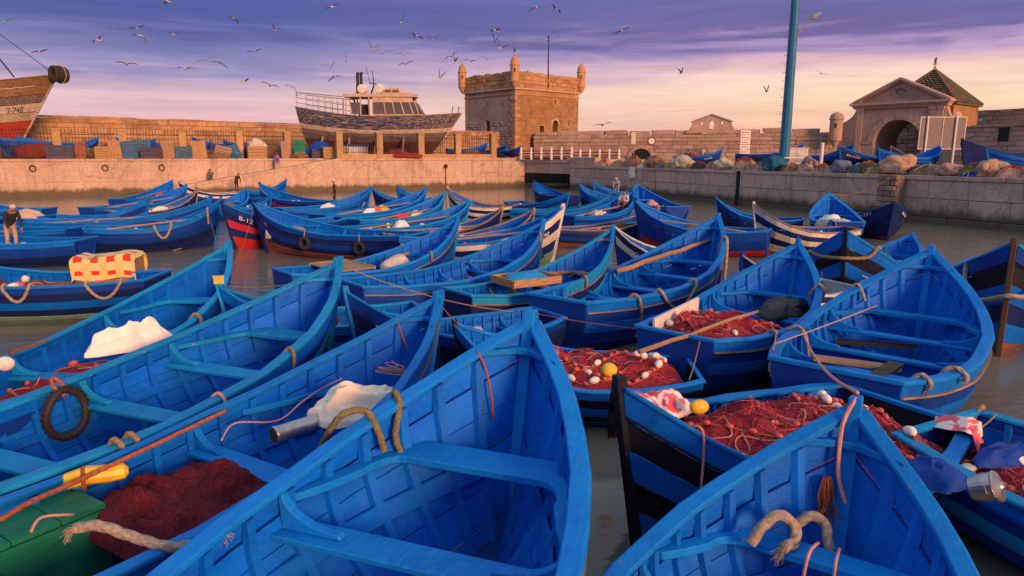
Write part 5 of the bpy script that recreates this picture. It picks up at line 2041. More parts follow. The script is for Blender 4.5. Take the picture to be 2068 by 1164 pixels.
def crumple(name, c, size, mat, label, cat, seed, rz=0.0, n=72, folds=9, sharp=.16, thick=True):
    """sheet of cloth thrown down in a heap: a disc of fabric with pleats and creases, its hem on the floor"""
    r_ = random.Random(seed)
    F = []
    for i in range(folds):
        a = r_.uniform(0, math.pi)
        k = r_.uniform(2.2, 10.0)
        F.append((math.cos(a) * k, math.sin(a) * k, r_.uniform(0, 6.3), sharp * 2.6 / k))
    off = Vector((seed * 3.1, seed * 1.7, 0))
    vs_, fs = [], []
    m_ = 96
    for i in range(n + 1):
        rr = i / n
        for j in range(m_):
            a = 2 * math.pi * j / m_
            x_, y_ = rr * math.cos(a), rr * math.sin(a)
            w = Vector((noise.noise(Vector((x_ * 1.3, y_ * 1.3, seed))), noise.noise(Vector((x_ * 1.3, y_ * 1.3, seed + 7.7))), 0)) * .55
            X, Y_ = x_ + w.x, y_ + w.y
            h = 0
            for kx, ky, ph, am in F:
                h += am * (1 - 2 * abs(math.sin(kx * X + ky * Y_ + ph)))
            h += .35 * noise.noise(Vector((x_ * 2, y_ * 2, seed + 3)))
            h = math.tanh(h * 1.1) * .42
            dome = max(0.0, 1 - rr ** 3.0)
            z = dome * (.72 + h * .9) + .03
            ex = 1 + .22 * noise.noise(Vector((math.cos(a) * 2, math.sin(a) * 2, seed))) + (.10 * h if rr > .6 else 0)
            vs_.append(((x_ * ex) * size[0] / 2, (y_ * ex) * size[1] / 2, max(.0, z) * size[2] - (.10 * size[2] if i == n else 0)))
    for i in range(n):
        for j in range(m_):
            k = (j + 1) % m_
            fs.append((i * m_ + j, (i + 1) * m_ + j, (i + 1) * m_ + k, i * m_ + k))
    q_ = MB()
    q_.add(vs_, fs)
    me = q_.mesh(name, 1, True, False)
    return tag(link(name, me, mat, None, Vector(c), (0, 0, rz)), label, cat)


p = back_l(654, 1.2)
crumple('tarp_bundle', p + Vector((0, 0, ZL + .95)), (2.4, 1.3, 1.0), M['bluetarp'], 'bright blue tarp bundle on a grey box at the ramp top', 'tarp', 3)
p = back_l(450, .8)
M['brownnet'] = netmat('brown_net', (0.20, 0.12, 0.07))
M['rednet2'] = netmat('red_brown_net', (0.22, 0.035, 0.03))
blob('net_heap', p + Vector((0, 0, ZL)), (2.3, 1.0, .5), M['brownnet'], 'brown net heap under the tipped crate on the sunlit quay', 'net', 5, .25)
p = back_l(480, .7)
blob('tarp', p + Vector((0, 0, ZL)), (1.5, .8, .4), M['crateblue'], 'crumpled teal cloth on the quay edge below the blue panel', 'cloth', 6, .3)
p = back_l(528, 1.6)
blob('net_heap', p + Vector((0, 0, ZL + .9)), (1.8, 1.2, .9), M['greynylon'], 'grey net heap on the tan crate near the purple dressed man', 'net', 8, .25)
p = back_l(613, 1.0)
blob('net_heap', p + Vector((0, 0, ZL)), (1.5, .9, .6), M['brownnet'], 'olive brown net heap at the foot of the dark green board', 'net', 9, .25)
p = back_l(824, .35)
blob('net_heap', p + Vector((0, 0, ZL)), (3.4, .8, .55), M['rednet2'], 'red net heap on the quay edge before the trawler fence', 'net', 10, .25)
# storage behind the fence
for i, (x0, h, wd, s, mt, lab) in enumerate(((180, 1.0, 4.5, 6.5, 'brownnet', 'dark brown net heap behind the fence left of the crates'), (450, 1.2, 3.0, 6.0, 'bluetarp', 'dark blue covered heap behind the fence'), (560, 1.3, 3.6, 5.6, 'brownnet', 'brown net heap behind the fence near the trawler stern'))):
    p = back_l(x0, s)
    blob('stored_heap', p + Vector((0, 0, ZL)), (wd, 1.5, h), M[mt], lab, 'heap', 20 + i, .2)


def qboat(key, label, x0, Y0, x1, Y1, base, hb=1.3, B=1.6, sch='std', proto='F', roll=0.0, dz=.28, pitch=0.0):
    pb = Vector(((x0 - CX) / FPX * Y0, Y0, 0))
    ps = Vector(((x1 - CX) / FPX * Y1, Y1, 0))
    return boat(key, label, None, None, hb=hb, B=B, sch=sch, proto=proto, world=(pb, ps), base_z=base, zoff=dz, roll=roll, pitch=pitch, group='boats stored on the quay')


qboat('q01', 'upturned looking dark blue boat behind the fence under the trawler bow', 20, 64, 128, 68, ZL, 1.5, 1.8, 'side', dz=.5, roll=.5)
qboat('q02', 'blue white striped boat bow standing behind the fence above the tan crate', 526, 74, 545, 80, ZL, 1.7, 1.7, 'white')
qboat('q03', 'blue boat stored behind the fence left of the striped bow', 440, 70, 385, 69, ZL, 1.5, 1.6, 'side')
qboat('q04', 'blue boat stored behind the fence right of the striped bow', 575, 77, 640, 80, ZL, 1.5, 1.6)
qboat('q05', 'blue boat behind the last fence bay by the trawler bow', 985, 86, 905, 84, ZL, 1.5, 1.7, 'side')
qboat('q06', 'pale green bottomed boat between the fence end and the bridge railing', 1022, 84, 985, 88, ZL, 1.2, 1.6, 'green')
qboat('q07', 'maroon bottomed boat beside the pale green one at the bridge', 1050, 82, 1020, 85, ZL, 1.0, 1.5, 'redbot')
qboat('q11', 'dark blue boat with white name, left of the lamp mast on the shaded quay', 1450, 58, 1357, 60, ZR, 1.25, 1.6, 'side')
qboat('q12', 'long slate hulled boat behind the lamp mast, bow raised', 1610, 60, 1478, 62, ZR, 1.75, 1.7, 'navy')
qboat('q13', 'blue boat showing its bow right of the white post', 1708, 52, 1640, 58, ZR, 1.5, 1.7, 'side')
qboat('q14', 'navy boat with white script on its bow right of the white post', 1682, 47, 1768, 50, ZR, 1.35, 1.7, 'navy')
qboat('q15', 'navy bowed open boat in front of the gate arch', 1760, 44, 1850, 52, ZR, 1.15, 1.7, 'side')
qboat('q16', 'broad open blue boat below the sign panel', 1880, 47, 1812, 46, ZR, 1.35, 1.8)
qboat('q17', 'dark bowed boat with teal rail right of the sign posts', 1924, 44, 2050, 50, ZR, 1.7, 2.0, 'darkbow')
qboat('q18', 'low blue boat at the right end of the quay row', 1975, 39, 2110, 40, ZR, 1.05, 1.9)
qboat('q19', 'blue boat just behind the dark bowed one at the right end', 2120, 52, 2010, 54, ZR, 1.5, 1.7, 'side')
qboat('q20', 'pale pinkish boat stern standing in the gate arch', 1784, 62, 1812, 66, ZR, 1.5, 1.6, 'worn')

for i_, (xa, Ya, xb, Yb, hb_, sc_, ro, lab) in enumerate(((60, 68, 190, 72, 1.7, 'side', .35, 'blue boat leaning behind the fence left of the crate row'), (215, 70, 130, 67, 1.6, 'navy', .2, 'dark boat behind the fence between the first two pillars by the crates'), (250, 73, 345, 76, 1.7, 'std', -.3, 'blue boat behind the fence above the blue boards'),
                                                       (330, 69, 270, 68, 1.5, 'teal', .3, 'teal boat low behind the fence by the small navy box'), (405, 76, 480, 79, 1.8, 'navy', .25, 'dark boat behind the fence above the tan two-plank board'), (600, 82, 520, 79, 1.6, 'side', -.2, 'blue boat behind the fence by the trawler stern'), (465, 71, 520, 73, 1.4, 'std', .2, 'blue boat behind the fence above the tipped crate'))):
    qboat('s%d' % i_, lab, xa, Ya, xb, Yb, ZL, hb_, 1.8, sc_, roll=ro, dz=.45)
for i, (x0, h, wd, s, mt, lab) in enumerate(((95, 1.3, 4.0, 5.2, 'rednet2', 'red brown net heap behind the fence near the trawler bow'), (240, 1.4, 3.6, 5.0, 'brownnet', 'brown net heap behind the fence above the slatted crate'), (320, 1.5, 3.0, 6.2, 'bluetarp', 'blue covered heap behind the fence above the navy box'), (410, 1.3, 3.4, 5.2, 'brownnet', 'brown net heap behind the fence above the blue slatted crate'), (505, 1.5, 2.6, 7.2, 'rednet2', 'red brown heap behind the fence beside the striped bow'), (955, .9, 2.4, 4.0, 'brownnet', 'dark tangle behind the last bay of the trawler fence'), (810, .9, 3.0, 4.5, 'rednet2', 'red net heap under the trawler behind the fence'))):
    p = back_l(x0, s)
    blob('stored_heap', p + Vector((0, 0, ZL)), (wd, 1.6, h), M[mt], lab, 'heap', 30 + i, .28)

# white container behind the trawler fence
vb = empty('white_box', ((720 - CX) / FPX * 75, 75, ZL), 0, 'white slatted box with blue lid behind the trawler fence', 'box')
for k in range(8):
    part('slat', M['whitepaint'], vb, lambda m_: m_.box((-1.3 + k * .37, 0, .65), (.34, 1.0, 1.1)))
part('lid', M['crateblue'], vb, lambda m_: m_.box((0, 0, 1.32), (3.1, 1.1, .18)))
for s in (-1.3, 1.3):
    part('foot', M['whitepaint'], vb, lambda m_: m_.box((s, 0, .05), (.2, .9, .1)))

M['signback'] = plain('weathered_sign_back', (0.17, 0.14, 0.145), .7, var=.25, scale=3)
# ------------------------------------------------------------------ lamp mast, signs and posts on the shaded quay
pm = back_r(1574, 2.6)
lm = empty('lamp_mast', (pm.x, pm.y, ZR), 0, 'tall tapering blue lamp mast on the shaded quay', 'lamp mast')
part('mast', M['mast'], lm, lambda m_: m_.tube([(0, 0, 0), (0, 0, 7), (0, 0, 17)], [.36, .31, .22], 10))
part('base_plate', M['mast'], lm, lambda m_: m_.lathe([(.6, 0), (.6, .06), (.42, .08), (.40, .4), (.36, .45)], (0, 0, 0), 10))
for k in range(22):
    part('climbing_peg', M['galv'], lm, lambda m_: m_.tube([(-.3, -.05, 2.2 + k * .55), (-.52, -.05, 2.2 + k * .55), (-.52, -.05, 2.27 + k * .55)], .018, 4))
zz = at(1602, 60, pm.y).z - ZR
arm = part('lamp_arm', M['galv'], lm, lambda m_: m_.tube([(.24, 0, zz - 1.0), (.32, 0, zz - .4), (.5, 0, zz), (.95, 0, zz + .45), (1.3, 0, zz + .7)], .05, 6))
part('lamp_head', M['galv'], arm, lambda m_: m_.tube([(1.1, 0, zz + .62), (1.3, 0, zz + .78), (1.6, 0, zz + .98), (1.78, 0, zz + 1.08)], [.07, .16, .14, .06], 8))
eb = empty('electric_cabinet', (pm.x + 1.3, pm.y + 1.2, ZR), -.3, 'white electric cabinet beside the lamp mast', 'cabinet')
part('body', M['whitepaint'], eb, lambda m_: m_.box((0, 0, .75), (1.5, .8, 1.5)))
part('roof', M['whitepaint'], eb, lambda m_: m_.box((0, 0, 1.54), (1.6, .9, .08)))
part('door', M['whitepaint'], eb, lambda m_: m_.box((-.36, -.42, .75), (.68, .04, 1.3)))
part('door', M['whitepaint'], eb, lambda m_: m_.box((.36, -.42, .75), (.68, .04, 1.3)))
gr = empty('guard_rail', (pm.x, pm.y - .9, ZR), 0, 'low red and white guard rail at the foot of the lamp mast', 'guard rail')
for dx in (-1.3, 1.1):
    part('post', M['redpaint'], gr, lambda m_: m_.tube([(dx, 0, 0), (dx, 0, .95)], .06, 6))
for z in (.5, .88):
    part('rail', M['whitepaint'], gr, lambda m_: m_.tube([(-1.35, 0, z), (1.15, 0, z)], .05, 6))
q = back_r(1648, 2.0)
wp = empty('white_post', (q.x, q.y, ZR), 0, 'plain white post standing among the net bundles', 'post')
part('pole', M['whitepaint'], wp, lambda m_: m_.tube([(0, 0, 0), (0, 0, 1.75)], .11, 10))
part('cap', M['whitepaint'], wp, lambda m_: m_.lathe([(.13, 1.75), (.13, 1.8), (.04, 1.85)], (0, 0, 0), 10))


def make_sign():
    Y = 54.0
    x0, x1 = (1838 - CX) / FPX * Y, (1926 - CX) / FPX * Y
    z0, z1 = zpx(301, Y), zpx(241, Y)
    r_ = empty('billboard', (x0, Y, ZR), 0, 'large grey sign panel seen from behind on white posts before the gate', 'sign')
    w = x1 - x0
    for k in range(2):
        part('sheet', M['signback'], r_, lambda m_: m_.box((w * (k + .5) / 2, 0, (z0 + z1) / 2 - ZR), (w / 2 - .03, .05, z1 - z0)))
    part('frame', M['galv'], r_, lambda m_: m_.box((w / 2, 0, z1 - ZR + .03), (w + .1, .08, .06)).box((w / 2, 0, z0 - ZR - .03), (w + .1, .08, .06)).box((-.03, 0, (z0 + z1) / 2 - ZR), (.06, .08, z1 - z0)).box((w + .03, 0, (z0 + z1) / 2 - ZR), (.06, .08, z1 - z0)).box((w / 2, -.02, (z0 + z1) / 2 - ZR), (.05, .08, z1 - z0)))
    for u in (.14, .78):
        part('post', M['whitepaint'], r_, lambda m_: m_.tube([(w * u, -.1, 0), (w * u, -.1, z1 - ZR + .1)], .08, 8))


make_sign()
Y = 74.0
rs = empty('road_sign', ((1310 - CX) / FPX * Y, Y, ZR), R(-6), 'round white road sign with red ring before the rampart arch', 'sign')
part('pole', M['galv'], rs, lambda m_: m_.tube([(0, .05, 0), (0, .05, 2.9)], .05, 6))
Mx = Matrix.Rotation(math.pi / 2, 4, 'X')
part('ring', M['redpaint'], rs, lambda m_: m_.lathe([(.44, -.02), (.46, 0), (.44, .02)], (0, 0, 2.5), 20, 0, Mx))
part('disc', M['whitepaint'], rs, lambda m_: m_.lathe([(.31, -.02), (.31, .045)], (0, 0, 2.5), 20, 0, Mx))
Y = 72.0
gs = empty('notice_board', ((1273 - CX) / FPX * Y, Y, ZR), R(20), 'narrow grey notice on twin posts before the rampart', 'sign')
for dx in (-.12, .14):
    part('post', M['galv'], gs, lambda m_: m_.tube([(dx, 0, 0), (dx, 0, 3.4)], .05, 6))
part('plate', M['galv'], gs, lambda m_: m_.box((0, -.08, 2.75), (.5, .05, 1.2)))
Y = 70.0
ts = empty('sign_totem', ((1495 - CX) / FPX * Y, Y, ZR), 0, 'stack of white direction boards with dark marks before the rampart', 'sign')
z0, z1 = zpx(312, Y) - ZR, zpx(265, Y) - ZR
for dx in (-.4, .4):
    part('post', M['galv'], ts, lambda m_: m_.tube([(dx, .06, 0), (dx, .06, z1)], .05, 6))
for k in range(5):
    b_ = part('direction_board', M['whitepaint'], ts, lambda m_: m_.box((0, 0, z0 + (z1 - z0) * (k + .5) / 5), (.98, .05, (z1 - z0) / 5 - .05)))
    part('arrow', M['navy'], b_, lambda m_: m_.prism([(-.38, -.03, z0 + (z1 - z0) * (k + .5) / 5 + dz_) for dz_ in (0,)] + [(-.24, -.03, z0 + (z1 - z0) * (k + .5) / 5 + .09), (-.24, -.03, z0 + (z1 - z0) * (k + .5) / 5 - .09)], (0, -.01, 0)).box((.08, -.032, z0 + (z1 - z0) * (k + .5) / 5), (.5, .01, .05)))

# stone bench block on the quay
sb = empty('stone_block_wall', (0, 0, 0), 0, 'low pale block wall behind the dark blue quay boat', 'wall')
a, b = Vector(((1358 - CX) / FPX * 64, 64, 0)), Vector(((1412 - CX) / FPX * 62, 62, 0))
courses(sb, a, b, ZR, ZR + 1.6, .54, 1.3, .7, M['concrete'], 'block', .02, .02, seed=9)

# rough buttress on the shaded quay wall, dark joint
bq = on_line(RQ0 + rn * 0, rd, 1800)
bu = empty('buttress', (0, 0, 0), 0, 'crumbling rubble buttress on the shaded quay wall', 'buttress')
a, b = on_line(RQ0, rd, 1782) + rn * .75, on_line(RQ0, rd, 1822) + rn * .75
part('core', M['rubblewall'], bu, lambda m_: m_.prism([(*(a - rn * .1).xy, -.5), (*(b - rn * .1).xy, -.5), (*(b - rn * .1).xy, ZR - .05), (*(a - rn * .1).xy, ZR - .05)], -rn * .7))
courses(bu, a, b, -.4, ZR + .02, .3, .55, .35, M['rubblewall'], 'stone', .03, .06, rough=True, seed=13)
# expansion joint recess
ej = on_line(RQ0 + rn * .03, rd, 1487)
je = empty('joint_post', (ej.x, ej.y, 0), ANG_R, 'dark vertical joint strip in the shaded quay wall', 'wall joint')
part('strip', M['black'], je, lambda m_: m_.box((0, 0, .9), (.42, .1, 3.0)))
part('side_ridge', M['quaystone'], je, lambda m_: m_.box((-.27, 0, .9), (.1, .16, 3.0)).box((.27, 0, .9), (.1, .16, 3.0)))

# drain pipe and mooring rings on the sunlit wall
q = on_line(LF1 + ln * .06, ld, 902)
dp = empty('drain_pipe', (q.x, q.y, 0), ANG_L, 'thin rusty drain pipe down the sunlit wall', 'pipe')
part('pipe', M['rust'], dp, lambda m_: m_.tube([(0, 0, .2), (0, 0, 2.2)], .07, 8))
part('outlet', M['dark'], dp, lambda m_: m_.lathe([(.2, -.05), (.24, 0), (.2, .06)], (0, 0, 2.35), 10, 0, Matrix.Rotation(math.pi / 2, 4, 'X')))
for i, (x_, lab) in enumerate(((80, 'iron mooring ring in the sunlit wall nearest the left edge'), (224, 'iron mooring ring in the sunlit wall below the slatted crate'), (337, 'iron mooring ring in the sunlit wall below the small brown crate'))):
    q = on_line(LM1 + ln * .05, ld, x_)
    m_ = MB()
    m_.tube([Vector((math.cos(a) * .22, -.05 * math.sin(a), math.sin(a) * .26)) for a in [2 * math.pi * j / 14 for j in range(14)]], .045, 6, closed=True)
    m_.bar((0, .1, .24), (0, -.06, .24), .1, .1)
    o = m_.build('mooring_ring', M['iron'], None, loc=(q.x, q.y, 2.4), rot=(0, 0, ANG_L))
    tag(o, lab, 'mooring ring', 'mooring rings on the sunlit wall')

# ------------------------------------------------------------------ net bundles along the shaded quay edge
NETC = {
    'tan': (0.42, 0.28, 0.19), 'ochre': (0.40, 0.26, 0.09), 'pale': (0.50, 0.46, 0.30), 'dark': (0.05, 0.045, 0.07), 'pink': (0.48, 0.27, 0.22), 'grey': (0.24, 0.19, 0.16),
    'teal': (0.015, 0.12, 0.20), 'olive': (0.17, 0.125, 0.075), 'blue': (0.01, 0.04, 0.22), 'bluegrey': (0.13, 0.16, 0.24), 'yellow': (0.60, 0.36, 0.04), 'brown': (0.25, 0.15, 0.095), 'green': (0.13, 0.22, 0.05), 'white': (0.56, 0.50, 0.45), 'purple': (0.30, 0.17, 0.26)}
for k_, c_ in NETC.items(): M['net_' + k_] = netmat('net_' + k_, tuple(x * 1.05 for x in c_), 22)
BUND = [(1217, 36, 15, 'pink', 'pale pink'), (1247, 30, 15, 'ochre', 'ochre yellow'), (1268, 24, 16, 'grey', 'grey'), (1277, 34, 26, 'brown', 'taller brown'), (1300, 34, 11, 'white', 'flat whitish'), (1318, 40, 20, 'brown', 'wide brown'),
        (1329, 26, 17, 'bluegrey', 'blue grey'), (1351, 26, 15, 'tan', 'small tan'), (1373, 42, 21, 'pale', 'pale green white'), (1407, 34, 18, 'dark', 'nearly black'), (1433, 26, 18, 'pink', 'pinkish tan'), (1455, 34, 19, 'pale', 'pale lime'),
        (1497, 50, 29, 'tan', 'big tan'), (1530, 30, 20, 'pink', 'plain pinkish'), (1559, 43, 25, 'teal', 'teal sheeted'), (1592, 36, 19, 'olive', 'olive brown'), (1621, 28, 18, 'tan', 'tan with teal hem'), (1627, 30, 24, 'grey', 'grey set back'),
        (1653, 34, 20, 'pink', 'rose tan'), (1672, 24, 16, 'tan', 'small sand coloured'), (1692, 36, 20, 'bluegrey', 'blue streaked'), (1709, 16, 14, 'yellow', 'small bright yellow'), (1725, 28, 23, 'teal', 'upright teal'), (1741, 26, 19, 'olive', 'small dull olive'),
        (1745, 32, 28, 'brown', 'brown set back'), (1762, 40, 23, 'ochre', 'ochre'), (1801, 66, 32, 'tan', 'largest tan'), (1843, 34, 22, 'blue', 'deep blue'), (1866, 60, 25, 'brown', 'long brown'), (1910, 48, 20, 'pink', 'pink and blue'), (1953, 44, 30, 'green', 'green brown'),
        (1952, 40, 13, 'blue', 'flat bright blue'), (1992, 54, 29, 'tan', 'pale tan'), (2034, 60, 28, 'pink', 'wide rose tan'), (2085, 50, 28, 'tan', 'cut off tan')]
ords = ['first', 'second', 'third', 'fourth', 'fifth', 'sixth', 'seventh', 'eighth', 'ninth', 'tenth', 'eleventh', 'twelfth', '13th', '14th', '15th', '16th', '17th', '18th', '19th', '20th', '21st', '22nd', '23rd', '24th', '25th', '26th', '27th', '28th', '29th', '30th', '31st', '32nd', '33rd', '34th', '35th', '36th', '37th', '38th', '39th', '40th', '41st', '42nd', '43rd', '44th', '45th', '46th', '47th', '48th', '49th', '50th']
bseed = 0
for i, (x_, w_, h_, c_, lab) in enumerate(BUND):
    sback = 1.0 if 'set back' not in lab else 2.1
    if c_ == 'blue' and h_ < 20: sback = .55
    p = back_r(x_, sback)
    sc_ = p.y / FPX
    wd, hg = w_ * sc_ * 1.12, max(.35, h_ * sc_ * 1.1)
    nl = '%s net bundle on the shaded quay edge, %s along from the bridge' % (lab, ords[i])
    if i % 3 != 2:
        o = crumple('net_bundle', (p.x, p.y, ZR), (wd * 1.12, min(1.6, wd), hg * .95), M['net_' + c_], nl, 'net bundle', 40 + i, ANG_R, n=30, folds=12, sharp=.2)
        o['group'] = 'net bundles along the shaded quay'
    else:
        o = blob('net_bundle', (p.x, p.y, ZR), (wd * .95, min(1.5, wd * .9), hg), M['net_' + c_], '%s net bundle on the shaded quay edge, %s along from the bridge' % (lab, ords[i]), 'net bundle', 40 + i, .30, 1.9, 4, 'net bundles along the shaded quay', flat=.35, ridge=.7, rz=ANG_R)
    # lashing cords round the bundle
    m_ = MB()
    for t in range(9):
        a0 = rnd.uniform(-1.5, 1.5)
        pts = []
        for j in range(13):
            a = math.pi * j / 12
            pts.append((math.cos(a) * wd * .5 * math.cos(a0), math.cos(a) * wd * .42 * math.sin(a0) + rnd.uniform(-.06, .06) + (t - 4) * .05, math.sin(a) * hg * (1.02 - abs(t - 4) * .05) * (.80 if i % 3 != 2 else 1.0) + rnd.uniform(-.02, .03)))
        m_.tube(pts, .02, 4)
    m_.build('lashing_cord', M['greyrope'] if i % 3 else M['rustrope'], o)

# ================================================================== gear in and on the boats
def smooth(pts, n=6):
    pts = [Vector(p) for p in pts]
    out = []
    for i in range(len(pts) - 1):
        p0, p1, p2, p3 = pts[max(i - 1, 0)], pts[i], pts[i + 1], pts[min(i + 2, len(pts) - 1)]
        for j in range(n):
            t = j / n
            out.append(.5 * ((2 * p1) + (p2 - p0) * t + (2 * p0 - 5 * p1 + 4 * p2 - p3) * t * t + (-p0 + 3 * p1 - 3 * p2 + p3) * t ** 3))
    out.append(pts[-1])
    return out


def rope(pts, r, mat, label, cat='rope', n=6, name='rope', frayed=None, group=None):
    r *= .82
    path = smooth(pts, 22 if r > .018 else n)
    m_ = MB()
    m_.tube(path, r, 18 if r > .012 else 5, lobes=3 if r > .012 else 0, twist=1.0 / max(r, .008) * .8)
    o = m_.build(name, M[mat], None, smooth=True)
    tag(o, label, cat, group)
    if frayed:
        f = MB()
        for end, nxt in ((path[0], path[1]), (path[-1], path[-2])):
            if frayed == 'end' and end is path[0]: continue
            d = (end - nxt).normalized()
            for k in range(34):
                v = (d + Vector((rnd.uniform(-.7, .7), rnd.uniform(-.7, .7), rnd.uniform(-.9, .4)))).normalized()
                v.z -= rnd.uniform(0, .5)
                f.tube([end - d * r * .6 + v * r * .3, end + v * r * 1.1, end + v * r * rnd.uniform(1.6, 2.6) + Vector((0, 0, -r * .8))], [r * .13, r * .10, r * .05], 3)
        f.build('frayed_end', M['yellowrope' if frayed == 'yellow' else mat], o)
    return o


def sag(a, b, s, n=5):
    a, b = Vector(a), Vector(b)
    return [a.lerp(b, i / n) - Vector((0, 0, s * 4 * (i / n) * (1 - i / n))) for i in range(n + 1)]


def near_side(key):
    b = BT[key]
    port = Vector((-math.sin(b['a']), math.cos(b['a']), 0))
    return 1 if port.dot(-Vector((b['c'].x, b['c'].y, 0))) > 0 else -1


def u_of(key, p):
    b = BT[key]
    d = Vector((math.cos(b['a']), math.sin(b['a']), 0))
    return (Vector((p.x, p.y, 0)) - Vector((b['c'].x, b['c'].y, 0))).dot(d) / b['L'] + .5


def y_of(key, p):
    b = BT[key]
    d = Vector((-math.sin(b['a']), math.cos(b['a']), 0))
    return (Vector((p.x, p.y, 0)) - Vector((b['c'].x, b['c'].y, 0))).dot(d)


def rail_u(key, side, x):
    """station whose rail point on that side is seen in photo column x"""
    best, bu = 1e9, .5
    for i in range(201):
        u = i / 200
        p = bpt(key, u, side)
        if p.y < .5: continue
        c, s = math.cos(PITCH), math.sin(PITCH)
        dep = p.y * c - (p.z - EYE) * s
        xx = CX + FPX * p.x / dep
        if abs(xx - x) < best: best, bu = abs(xx - x), u
    return bu


def rail_rope(key, side, x, r, mat, label, out=.35, inn=.2, spread=.0, frayed=None):
    """rope hung over the rail"""
    u = rail_u(key, side, x)
    h = BOAT.h(u)
    k = 1.0
    P_ = [bpt(key, u, side * .80, h - inn), bpt(key, u, side * .86, h - .02), bpt(key, u + .004, side * .97, h + .085), bpt(key, u + spread * .5, side * 1.09, h + .03), bpt(key, u + spread, side * 1.10, h - out * .5), bpt(key, u + spread, side * 1.07, h - out)]
    return rope(P_, r, mat, label, frayed=frayed)


def rail_loop(key, side, x0, x1, drop, r, mat, label):
    """fender loop hanging outside the planking between two points of the rail"""
    u0, u1 = rail_u(key, side, x0), rail_u(key, side, x1)
    pts = []
    for i in range(9):
        t = i / 8
        u = u0 + (u1 - u0) * t
        d = drop * (1 - (2 * t - 1) ** 2)
        h = BOAT.h(u)
        pts.append(bpt(key, u, side * (1.09 - .05 * d), h + .04 - d))
    pts = [bpt(key, u0, side * .85, BOAT.h(u0) - .1), bpt(key, u0, side * .98, BOAT.h(u0) + .09)] + pts + [bpt(key, u1, side * .98, BOAT.h(u1) + .09), bpt(key, u1, side * .85, BOAT.h(u1) - .1)]
    return rope(pts, r, mat, label)


# ------------------------------------------------------------------ nets in the boats
M['netstrand'] = plain('red_net_twine', (0.46, 0.070, 0.090), .9, var=.4, scale=8)


def net_pile(key, u0, u1, yf, z0, hgt, mat, label, seed=1, nfl=0, fsz=.07, strands=6, kinds=('float_w', 'float_r')):
    r_ = random.Random(seed)
    NU, NV = (46, 26) if hgt >= .28 else (26, 14)
    b = BT[key]

    def S(s, t):
        u = u0 + (u1 - u0) * s
        edge = (1 - abs(2 * s - 1) ** 5) * (1 - abs(2 * t - 1) ** 4)
        q = Vector((u * 9, t * 4, seed))
        w = noise.noise(q * 1.1) * .45 + (1 - 2 * abs(noise.noise(q * Vector((2.6, 2.6, 1)) if False else Vector((q.x * 2.4, q.y * 2.4, q.z))))) * .24 + (1 - 2 * abs(noise.noise(Vector((q.x * 6, q.y * 5, q.z + 9))))) * .12
        pl = 0
        for kk in range(3):
            pl += (1 - 2 * abs(math.sin(s * (7 + 5 * kk) + t * (9 - 4 * kk) + seed + 2.2 * w + kk))) * .10
        z = z0 + hgt * edge * (.72 + .6 * w + pl)
        half = BOAT.half_at(min(.99, max(0, u)), z) / (BOAT.w(min(.99, max(0, u))) * BOAT.B / 2)
        return bpt(key, u, (2 * t - 1) * yf * min(1, half * .93), z)
    m_ = MB()
    vs_ = [S(i / NU, j / NV) for i in range(NU + 1) for j in range(NV + 1)]
    fs = [(i * (NV + 1) + j, i * (NV + 1) + j + 1, (i + 1) * (NV + 1) + j + 1, (i + 1) * (NV + 1) + j) for i in range(NU) for j in range(NV)]
    m_.add(vs_, fs)
    me = m_.mesh('net', 1, True)
    if me.polygons[len(me.polygons) // 2].normal.z < 0: me.flip_normals()
    o = link('fishing_net', me, M[mat])
    tag(o, label, 'fishing net', 'nets lying in the boats')
    # float line snaking over the net
    pts = []
    s = .06
    ph = r_.uniform(0, 6)
    for i in range(60):
        a = i / 59
        pts.append(S(min(.97, max(.03, .5 + .44 * math.sin(a * 9.3 + ph))), min(.95, max(.05, .5 + .43 * math.sin(a * 21.7 + ph * 2)))) + Vector((0, 0, .02)))
    if nfl:
        m_ = MB()
        m_.tube(smooth(pts, 2), .012, 5)
        m_.build('float_line', M['rustrope'], o)
        i = 0
        for k in range(nfl):
            t = (k + r_.uniform(-.3, .3)) / nfl * 58
            j = int(min(57, max(0, t)))
            p = pts[j].lerp(pts[j + 1], min(1, max(0, t - j)))
            d = (pts[j + 1] - pts[j]).normalized()
            big = r_.random() < .15
            rr = fsz * (1.35 if big else .8) * r_.uniform(.8, 1.15)
            mt = kinds[0] if big else kinds[1]
            Mx_ = d.to_track_quat('X', 'Z').to_matrix().to_4x4()
            f = MB()
            f.ball(p + Vector((0, 0, rr * .55)), (rr * 1.35, rr * .85, rr * .85), 10, 6, 0, Mx_)
            f.build('float', M[mt], o, smooth=True)
    if hgt >= .28 and mat == 'net':
        m_ = MB()
        for k in range(150):
            a, c = r_.uniform(.02, .9), r_.uniform(.06, .94)
            da, dc = r_.uniform(-.03, .03), r_.uniform(-.05, .05)
            pp, q1, q2 = [], r_.uniform(0, 6), r_.uniform(.6, 1.6)
            for i in range(12):
                pp.append(S(min(.985, max(.015, a + da * i + .02 * math.sin(i * q2 + q1))), min(.97, max(.03, c + dc * i + .035 * math.sin(i * q2 * 1.3 + q1)))) + Vector((0, 0, .006 + .012 * abs(math.sin(i * 1.1 + q1)))))
            m_.tube(pp, .0038, 3, cap=False)
        m_.build('net_strands', M['netstrand'], o, kind='stuff')
    m_ = MB()
    for k in range(strands):
        a, c = r_.uniform(.05, .9), r_.uniform(.1, .9)
        pp = [S(min(.98, a + .04 * i), min(.95, max(.05, c + .1 * math.sin(i * 1.3 + k)))) + Vector((0, 0, .012)) for i in range(8)]
        m_.tube(smooth(pp, 3), .008, 4)
    if strands: m_.build('cord', M['pinkrope'], o)
    return o


